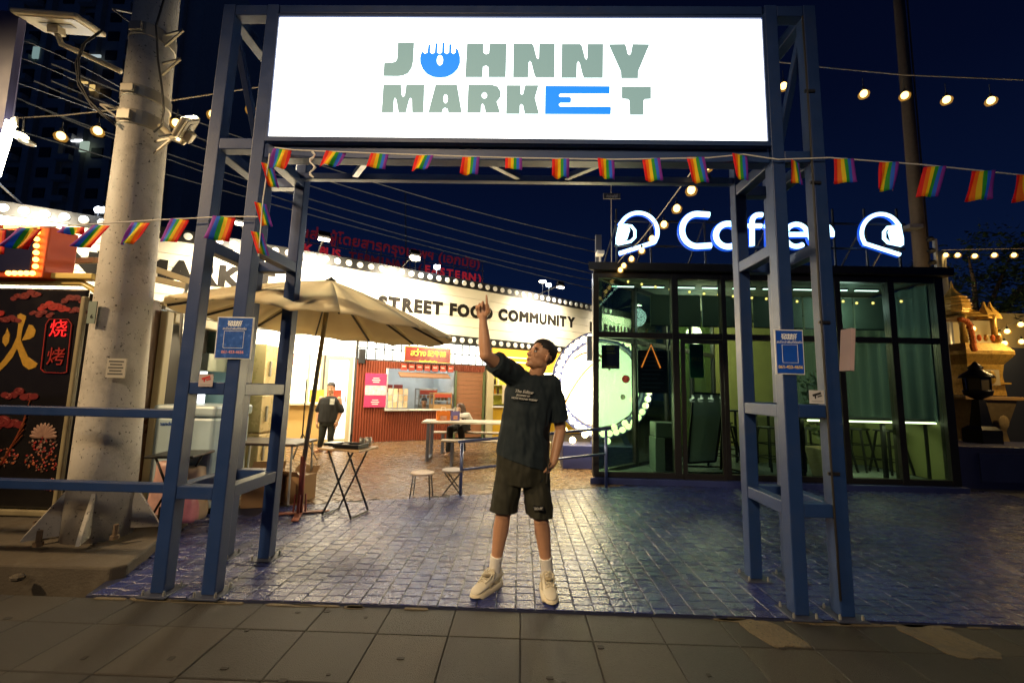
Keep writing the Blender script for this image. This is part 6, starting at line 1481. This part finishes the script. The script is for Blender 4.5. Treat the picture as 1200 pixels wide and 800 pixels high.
def shoe(t, heel, toe_dir, L, mat, solem, lacem, sock=None, top=None):
    d = V(toe_dir); d.z = 0; d.normalize(); s = V((-d.y, d.x, 0)); h0 = V((heel.x, heel.y, .012)); k_ = L/.31; up_ = V((0, 0, 1))
    prof = [(-.028, .018, .040, .075), (-.02, .031, .030, .112), (.01, .038, .030, .118), (.045, .040, .030, .112), (.08, .039, .030, .112), (.115, .041, .028, .100), (.15, .044, .026, .084), (.19, .047, .024, .072), (.225, .047, .022, .064), (.255, .041, .022, .056), (.275, .028, .022, .046), (.283, .010, .026, .036)]
    b = MB(); b.loft([(h0+d*x*k_+up_*((a_+c_)/2), s*w_*k_, up_*((c_-a_)/2)) for x, w_, a_, c_ in prof]); u = b.build('shoe', mat, t, smooth=True); sb = u.modifiers.new('sub', 'SUBSURF'); sb.levels = 1; sb.render_levels = 1
    b = MB()                                   # chunky flared midsole
    n = 30; ol = []
    for i in range(n):
        a_ = 2*pi*i/n; x = .128+.168*cos(a_); f = max(0, min(1, (x+.04)/.336)); w_ = (.040+.012*sin(pi*(f*.95+.02))+.008*f)*(1 if abs(cos(a_)) < .8 else 1)
        ol.append((x, w_*max(-1, min(1, 1.35*sin(a_)))))
    vs = []
    for z, g in ((.0, .93), (.010, 1.0), (.022, 1.03), (.034, .97), (.042, .90)):
        vs += [h0+d*((x-.128)*(g if g < 1 else 1)+.128)*k_+s*y*g*k_+up_*(z-.012+(.016 if x > .25 and z < .015 else 0)+.010*max(0, -x*8+.4)*(z > .03)) for x, y in ol]
    b.add(vs, [(j*n+i, j*n+(i+1) % n, (j+1)*n+(i+1) % n, (j+1)*n+i) for j in range(4) for i in range(n)]+[tuple(range(n-1, -1, -1)), tuple(range(4*n, 5*n))]); b.build('sole', solem, u, smooth=True)
    dk_ = P('shoe_shade', (.34, .29, .19), .8, 0, .15, 30); b = MB()
    b.ell(h0+d*.118*k_+up_*.094, (.030, .072*k_, .012), 14, 8, Matrix((s, d, d.cross(s)*-1)).transposed() @ Matrix.Rotation(-.30, 3, 'X')); b.build('tongue', dk_, u, smooth=True)
    for sd_ in (-1, 1):
        MB().tube([h0+d*x*k_+s*sd_*w_+up_*z for x, w_, z in ((.085, .031, .112), (.12, .030, .102), (.16, .033, .085), (.19, .026, .076))], .005, 6).build('eyelet_stay', mat, u, smooth=True)
        MB().tube([h0+d*x*k_+s*sd_*w_*1.02+up_*z for x, w_, z in ((-.018, .036, .07), (.03, .0415, .062), (.08, .0425, .05), (.13, .046, .058), (.17, .049, .046))], .004, 6).build('side_stripe', dk_, u, smooth=True)
    for i in range(5):
        x = .088+.024*i; z = .116-.0095*i
        MB().tube([h0+d*x*k_+s*.032+up_*(z-.008), h0+d*(x+.006)*k_+up_*(z+.006), h0+d*(x+.013)*k_-s*.032+up_*(z-.012)], .0042, 6).build('lace', lacem, u, smooth=True)
    for sd_ in (-1, 1): MB().tube([h0+d*.09*k_+up_*.122, h0+d*.085*k_+s*sd_*.02+up_*.132, h0+d*.105*k_+s*sd_*.04+up_*.112, h0+d*.12*k_+s*sd_*.045+up_*.085], .0035, 6).build('lace', lacem, u, smooth=True)
    return u

# --- the pointing man
MY = 3.10
man = thing('person', 'man in dark tee and olive shorts pointing up at the sign, standing in the gateway', 'person', (.05, MY, 0))
J = dict(pel=at(612, 534, MY), chest=at(619, 470, MY), nb=at(625, 441, MY), shR=at(600, 440, MY-.03), shL=at(648, 451, MY+.0), elR=at(569, 416, 2.86), wrR=at(566, 375, 2.86), elL=at(657, 503, MY+.07), wrL=at(648.5, 541, MY-.02),
         hiR=at(597, 540, MY), hiL=at(628, 541, MY), knR=at(590, 601, MY-.03), knL=at(634, 607, MY-.04), anR=at(580, 664, MY+.05), anL=at(641, 666, MY+.04))
hc = at(634, 417, MY-.02); hf = V((-.80, -.50, .40)); hu = V((.30, .12, 1))
b = MB(); T, M = head(b, hc, hf, hu, 1.0)
b.limb([J['nb']+V((0, .01, -.03)), hc+M @ V((-.02, 0, -.06))], [.058, .054], 14)
b.loft([(J['pel']+V((0, 0, .0)), (.15, 0, 0), (0, .10, 0)), (J['chest'], (.15, 0, 0), (0, .095, 0)), (J['nb']+V((0, 0, -.03)), (.11, 0, 0), (0, .06, 0))])
b.limb([J['shR'], J['elR']], [.055, .044]); b.limb([J['elR'], J['elR'].lerp(J['wrR'], .35), J['wrR']], [.043, .043, .027])
b.limb([J['shL'], J['elL']], [.055, .042]); b.limb([J['elL'], J['elL'].lerp(J['wrL'], .35), J['wrL']], [.041, .041, .028])
fd = (J['wrR']-J['elR']).normalized()
hand(b, J['wrR'], fd+V((0.03, .0, 0)), V((-.15, -1, 0)), V((1, -.15, 0)), (.05, 1.0, 1.1, 1.15), .55, 1.10)
hand(b, J['wrL'], V((-.62, -.05, -1)), V((-1, 0, 0)), V((-.1, -1, 0)), (.1, .1, .1, .1), .3, 1.0)
for s_ in 'RL':
    b.limb([J['hi'+s_], J['kn'+s_]], [.078, .056], 16); d_ = (J['an'+s_]-J['kn'+s_])
    b.limb([J['kn'+s_], J['kn'+s_]+d_*.30+V((0, .018, 0)), J['kn'+s_]+d_*.6+V((0, .01, 0)), J['an'+s_]], [.052, .057, .045, .034], 16)
    b.ell(J['kn'+s_]+V((0, -.03, .01)), (.036, .03, .042), 10, 8)
vox(b, 'body', skin, man, .0045, 3)
face_parts(man, T, M, 1.0); hair_short(man, T, M, 1.0, thick=.017, front=.058, back=-.055)
tee = P('tee_dark', (.005, .0135, .0195), .85, 0, .15, 8, .15, 260)
b = MB(); ax = lambda r, tl=0: V((r, 0, -tl*r))
b.loft([(at(611.5, 556, MY), (.198, 0, -.05), (0, .138, 0)), (at(613.5, 520, MY), (.188, 0, -.035), (0, .128, 0)), (at(616, 495, MY), (.178, 0, -.02), (0, .122, 0)), (at(619.5, 470, MY), (.185, 0, -.03), (0, .126, .0)), (at(622, 456, MY), (.180, 0, -.04), (0, .118, 0)), (at(624, 446, MY), (.135, 0, -.02), (0, .09, 0)), (at(625, 440, MY), (.078, 0, -.01), (0, .07, 0))])
b.limb([J['shR']+V((.02, 0, -.0)), J['shR'].lerp(J['elR'], .8)], [.088, .080], 16); b.limb([at(622, 452, MY), J['shR']+V((.01, 0, -.005))], [.09, .078], 14)
b.limb([J['shL']+V((-.02, 0, -.005)), J['shL'].lerp(J['elL'], .9)], [.080, .079], 16); b.limb([at(626, 452, MY), J['shL']+V((-.01, 0, -.002))], [.09, .074], 14)
shirt = vox(b, 'tee_shirt', tee, man, .006, 2, disp=.011, dsc=.07, cuts=((at(611, 540, MY), (-.30, 0, -1)), (J['shR'].lerp(J['elR'], .68), J['elR']-J['shR']), (J['shL'].lerp(J['elL'], .78), J['elL']-J['shL'])))
rb = MB(); nbk = at(625, 439, MY); nn = 20; rb.tube([nbk+V((.066*cos(2*pi*i/nn), .064*sin(2*pi*i/nn)-.004, -.008+.0*i-.02*max(0, -sin(2*pi*i/nn)))) for i in range(nn+1)], .008, 6); rb.build('collar', tee, man, smooth=True)
prt = P('shirt_print', (.45, .45, .42), .7)
for s_, px, py, sz, shr in (('The Editor', 614, 459, .030, .3), ('JOURNEY OF', 613, 463.5, .016, .2), ('NOW FOUND TODAY', 614.5, 467.5, .018, .1)):
    put_text(man, s_, sz, prt, at(px, py, MY-.137), right=(1, 0, -.20), depth=.010, bold=.0006, shear=shr)
sho = P('shorts_olive', (.013, .013, .0055), .8, 0, .2, 7, .15, 200)
b = MB(); b.loft([(at(612, 528, MY), (.178, 0, -.03), (0, .122, 0)), (at(611.5, 548, MY), (.188, 0, -.02), (0, .128, 0)), (at(611, 566, MY), (.182, 0, -.01), (0, .122, 0))])
b.limb([at(597, 552, MY), at(588.5, 608, MY-.02)], [.098, .103], 18); b.limb([at(627, 552, MY), at(633, 612, MY-.03)], [.098, .098], 18)
# flatten hems by cutting the mesh lower than the hem line is left to the voxel cap
for q, r in ((at(589.5, 600, MY-.02), .1), (at(632.5, 604, MY-.03), .098)): pass
vox(b, 'shorts', sho, man, .006, 2, disp=.010, dsc=.07, cuts=((at(589, 598, MY-.02), (-.06, 0, -1)), (at(633, 604, MY-.03), (-.06, 0, -1))))
q = at(631, 595, MY-.152); MB().box(q, (.07, .03, .022), Matrix.Rotation(.05, 3, 'Y')).build('logo_patch', black_plastic, man); put_text(man, 'ECHT', .022, prt, q+V((0, -.0165, 0)), depth=.001, bold=.0005)
sk = P('sock_white', (.74, .72, .66), .9, 0, .08, 30, .3, 200)
for s_, mk in (('R', (583, 660)), ('L', (640, 659))):
    an = J['an'+s_]; kn = J['kn'+s_]; dd = (kn-an).normalized()
    b = MB(); b.tube([an-dd*.09, an-dd*.03, an, an+dd*.05, an+dd*.085, an+dd*.09, an+dd*.088], [.044, .043, .041, .043, .0455, .0455, .036], 20); so_ = b.build('sock', sk, man, smooth=True)
    sc_ = at(*mk, an.y-.047); 
    sw = [(-.022, .006), (-.012, -.004), (.0, -.002), (.022, .012), (-.002, -.008), (-.014, -.012), (-.022, -.004)]
    MB().poly([sw], lambda x, y, k, s0=sc_: s0+V((x, .006*k, y)), 1).build('sock_mark', black_plastic, so_)
shoem = P('shoe_cream', (.66, .62, .50), .75, 0, .12, 18, .2, 90); solem = P('sole_cream', (.62, .55, .40), .6, 0, .1); lacem = P('lace_cream', (.62, .56, .42), .8)
MB().bar(at(643, 537, MY-.10), at(640, 566, MY-.125), .008, .006).build('pocket_edge', P('pocket_dark', (.012, .011, .006), .8), man)
dR = V((-.55, -.85, 0)); dL = V((.07, -1, 0))
shoe(man, V((J['anR'].x, J['anR'].y, 0))-dR.normalized()*.045, dR, .315, shoem, solem, lacem)
shoe(man, V((J['anL'].x, J['anL'].y, 0))-dL.normalized()*.045, dL, .315, shoem, solem, lacem)

# --- man standing behind by the white stall
BY = 8.95; m2 = thing('person', 'man in black tee and ripped dark jeans standing before the white stall', 'person', (-4.15, BY, 0))
K = lambda x, y, dy=0: at(x, y, BY+dy)
b = MB(); hc = K(387.5, 454.5, -.02); hc = K(388, 455, 0); T, M = head(b, hc, V((.15, -1, -.05)), V((0, 0, 1)), .98)
S0 = V((hc.x, BY, 0)); zs = lambda y: K(385, y).z
sx = lambda x: K(x, 480).x
shz = zs(467)
shR, shL = V((sx(375.5), BY, shz)), V((sx(396.5), BY, shz)); elR, elL = V((sx(373), BY+.03, zs(481))), V((sx(399), BY+.03, zs(481))); wrR, wrL = V((sx(373.5), BY-.03, zs(494))), V((sx(397), BY-.04, zs(493)))
pel = V((sx(385.5), BY, zs(494))); hiR, hiL = pel+V((-.09, 0, -.02)), pel+V((.09, 0, -.02)); knR, knL = V((sx(380), BY-.02, zs(511))), V((sx(390), BY-.02, zs(511))); anR, anL = V((sx(377.5), BY+.02, .09)), V((sx(390.5), BY+.02, .09))
b.limb([V((hc.x, BY+.01, shz+.02)), hc+V((0, .01, -.07))], [.058, .055], 12)
b.loft([(pel, (.14, 0, 0), (0, .1, 0)), (V((pel.x, BY, shz-.12)), (.16, 0, 0), (0, .1, 0)), (V((pel.x, BY, shz+.03)), (.1, 0, 0), (0, .06, 0))])
for a_, e_, w_ in ((shR, elR, wrR), (shL, elL, wrL)):
    b.limb([a_, e_], [.052, .042]); b.limb([e_, e_.lerp(w_, .4), w_], [.042, .041, .028])
hand(b, wrR, V((.0, -.1, -1)), V((1, 0, 0)), V((.2, -1, 0)), (.3, .35, .4, .45), .4); hand(b, wrL, V((0, -.1, -1)), V((-1, 0, 0)), V((-.2, -1, 0)), (.3, .35, .4, .45), .4)
for h_, k_, a_ in ((hiR, knR, anR), (hiL, knL, anL)):
    b.limb([h_, k_, a_], [.08, .055, .038]); b.ell(V((a_.x+.01*(1 if a_ is anL else -1), a_.y-.07, .045)), (.045, .13, .035), 12, 8)
vox(b, 'body', skin, m2, .007, 2); face_parts(m2, T, M, .98); hair_short(m2, T, M, .98, thick=.024, front=.06)
b = MB(); c_ = pel.x
b.loft([(V((c_, BY, zs(494.5))), (.215, 0, 0), (0, .14, 0)), (V((c_, BY, zs(482))), (.21, 0, 0), (0, .135, 0)), (V((c_, BY, shz-.1)), (.205, 0, 0), (0, .125, 0)), (V((c_, BY, shz+.0)), (.18, 0, 0), (0, .10, 0)), (V((c_+.02, BY, shz+.055)), (.09, 0, 0), (0, .07, 0))])
b.limb([shR+V((.05, 0, -.05)), shR.lerp(elR, .95)], [.085, .075]); b.limb([shL+V((-.05, 0, -.05)), shL.lerp(elL, .95)], [.085, .075])
vox(b, 'tee_shirt', P('tee_black', (.006, .006, .006), .85), m2, .009, 2, disp=.006)
MB().box(V((sx(392), BY-.14, zs(470))), (.09, .02, .12)).build('chest_print', P('print_pale', (.5, .52, .48), .7, 0, .8, 30), m2)
b = MB(); b.loft([(pel+V((0, 0, .05)), (.165, 0, 0), (0, .115, 0)), (pel+V((0, 0, -.08)), (.17, 0, 0), (0, .115, 0))]); b.limb([hiR, knR, anR+V((0, 0, .04))], [.092, .068, .055]); b.limb([hiL, knL, anL+V((0, 0, .04))], [.092, .068, .055])
vox(b, 'jeans', P('jeans_dark', (.022, .026, .022), .85, 0, .5, 14), m2, .009, 2, disp=.006)
for a_ in (anR, anL):
    MB().box(V((a_.x, a_.y-.06, .016)), (.10, .27, .02)).build('sandal', P('sandal_brown', (.16, .07, .03), .6), m2, bevel=.008); MB().tube([V((a_.x-.045, a_.y-.1, .03)), V((a_.x, a_.y-.11, .085)), V((a_.x+.045, a_.y-.1, .03))], .014, 8).build('sandal_strap', MATS['sandal_brown'], m2, smooth=True)
MB().lathe([(.036, -.012), (.036, .012)], wrL+V((0, 0, .01)), 12).build('bracelet', P('bracelet', (.5, .45, .35), .4), m2)

# --- seated woman
WY = 9.22; wm = thing('person', 'woman with long brown hair in a white blouse seated at the white table', 'person', (-1.2, WY, 0))
px_ = at(541, 500, WY).x; seat = .47
hc = at(539.5, 479.5, WY-.06); b = MB(); T, M = head(b, hc, V((-.72, -.68, -.03)), V((0, 0, 1)), .96)
pel = V((px_+.02, WY+.03, seat+.10)); ch = V((px_+.01, WY, hc.z-.36)); shR, shL = ch+V((-.165, -.03, .12)), ch+V((.165, .03, .12))
elR, elL = V((shR.x-.1, WY-.30, .79)), V((shL.x-.02, WY-.26, .83)); wrR, wrL = V((hc.x-.10, WY-.38, hc.z-.20)), V((hc.x-.08, WY-.42, .82))
elR = at(530, 489, WY-.2); wrR = at(535, 483, WY-.22)
b.limb([ch+V((0, 0, .17)), hc+V((.01, .02, -.07))], [.05, .05]); b.loft([(pel, (.16, 0, 0), (0, .12, 0)), (ch, (.14, 0, 0), (0, .1, 0)), (ch+V((0, 0, .15)), (.1, 0, 0), (0, .06, 0))])
for a_, e_, w_ in ((shR, elR, wrR), (shL, elL, wrL)): b.limb([a_, e_, w_], [.045, .038, .025])
hand(b, wrR, V((.3, -.05, .8)), V((.8, .3, -.3)), V((-.3, -1, .2)), (.5, .5, .6, .6), .5, .9); hand(b, wrL, V((-1, -.2, 0)), V((0, 0, -1)), V((-.2, -1, .0)), (.3, .3, .3, .3), .4, .9)
knR, knL = pel+V((-.2, -.45, -.02)), pel+V((.02, -.45, -.02)); fR, fL = V((knR.x-.02, knR.y-.02, .09)), V((knL.x+.05, knL.y+.08, .09))
for s_, (k_, f_) in enumerate(((knR, fR), (knL, fL))): b.limb([pel+V((-.08+.16*s_, 0, 0)), k_, f_], [.08, .055, .035]); b.ell(f_+V((-.03, -.06, -.05)), (.04, .1, .032), 10, 8)
vox(b, 'body', P('skin_fair', (.58, .36, .24), .5), wm, .007, 2); face_parts(wm, T, M, .96, mouth=(.45, .08, .07))
b = MB(); b.loft([(pel+V((0, 0, -.02)), (.19, 0, 0), (0, .15, 0)), (ch+V((0, 0, -.05)), (.165, 0, 0), (0, .13, 0)), (ch+V((0, 0, .10)), (.17, .03, 0), (0, .105, 0)), (ch+V((0, 0, .165)), (.09, 0, 0), (0, .07, 0))]); b.limb([shR, elR, elR.lerp(wrR, .9)], [.07, .06, .042]); b.limb([shL, elL, elL.lerp(wrL, .9)], [.07, .06, .042])
vox(b, 'blouse', P('blouse_white', (.84, .80, .72), .8), wm, .009, 2, disp=.006)
b = MB(); b.loft([(pel+V((0, 0, .06)), (.17, 0, 0), (0, .13, 0)), (pel+V((0, -.02, -.08)), (.18, 0, 0), (0, .15, 0))]); b.limb([pel+V((-.08, 0, 0)), knR, fR+V((0, 0, .05))], [.095, .075, .06]); b.limb([pel+V((.08, 0, 0)), knL, fL+V((0, 0, .05))], [.095, .075, .06]); vox(b, 'trousers', P('trousers_black', (.015, .014, .014), .8), wm, .009, 2)
o = hair_short(wm, T, M, .96, thick=.022, front=.055, back=-.12); o.data.materials[0] = P('hair_brown', (.07, .032, .016), .5, 0, .3, 60)
b = MB()
for s_ in (-1, 1): b.loft([(T(-.02, s_*.068, .05), M @ V((.05, 0, 0)), M @ V((0, .028, 0))), (T(-.02, s_*.085, -.06), M @ V((.055, 0, 0)), M @ V((0, .026, 0))), (T(-.02, s_*.088, -.16), M @ V((.05, 0, 0)), M @ V((0, .025, 0))), (T(-.01, s_*.08, -.23), M @ V((.02, 0, 0)), M @ V((0, .012, 0)))])
b.loft([(T(-.08, 0, .05), M @ V((.03, 0, 0)), M @ V((0, .07, 0))), (T(-.10, 0, -.08), M @ V((.03, 0, 0)), M @ V((0, .085, 0))), (T(-.09, 0, -.22), M @ V((.025, 0, 0)), M @ V((0, .08, 0)))])
vox(b, 'long_hair', P('hair_brown', (.07, .032, .016), .5), wm, .008, 2, disp=.008, dsc=.03)

# --- cook behind the hatch
ckp = SW_(wx(497, 470, .55), .55, 0); ck = thing('person', 'cook with tied back hair and dark top behind the noodle stall hatch', 'person', ckp)
r_ = ray(496.5, 471); t_ = (ckp.y)/r_.y; hc = V((ckp.x, ckp.y, CH+r_.z*t_)); b = MB(); T, M = head(b, hc, V((.05, -1, -.2)), V((0, 0, 1)), .98)
b.limb([hc+V((0, .02, -.2)), hc+V((0, .02, -.08))], [.055, .052]); b.loft([(hc+V((0, .05, -.75)), (.15, 0, 0), (0, .1, 0)), (hc+V((0, .03, -.3)), (.15, 0, 0), (0, .09, 0)), (hc+V((0, .02, -.2)), (.08, 0, 0), (0, .06, 0))])
for s_ in (-1, 1): b.limb([hc+V((s_*.17, .02, -.27)), hc+V((s_*.24, -.05, -.52)), hc+V((s_*.08, -.28, -.5))], [.05, .042, .028]); hand(b, hc+V((s_*.08, -.28, -.5)), V((-s_*.5, -.8, 0)), V((0, 0, -1)), V((-s_, -.3, 0)), (.4, .4, .4, .4), .4, .9)
b.limb([hc+V((-.08, .05, -.75)), hc+V((-.08, .05, -1.5))], [.08, .05]); b.limb([hc+V((.08, .05, -.75)), hc+V((.08, .05, -1.5))], [.08, .05])
vox(b, 'body', skin, ck, .008, 2); face_parts(ck, T, M, .98); hair_short(ck, T, M, .98, thick=.02)
b = MB(); b.loft([(hc+V((0, .05, -.95)), (.19, 0, 0), (0, .13, 0)), (hc+V((0, .03, -.35)), (.19, 0, 0), (0, .12, 0)), (hc+V((0, .02, -.215)), (.10, 0, 0), (0, .075, 0))]); 
for s_ in (-1, 1): b.limb([hc+V((s_*.16, .02, -.28)), hc+V((s_*.22, -.03, -.46))], [.075, .07])
vox(b, 'dark_top', P('cook_top', (.03, .028, .03), .85), ck, .01, 2)
b = MB(); b.limb([hc+V((-.08, .05, -.9)), hc+V((-.08, .05, -1.45))], [.1, .07]); b.limb([hc+V((.08, .05, -.9)), hc+V((.08, .05, -1.45))], [.1, .07]); b.build('trousers', P('trousers_black', (.015, .014, .014), .8), ck)
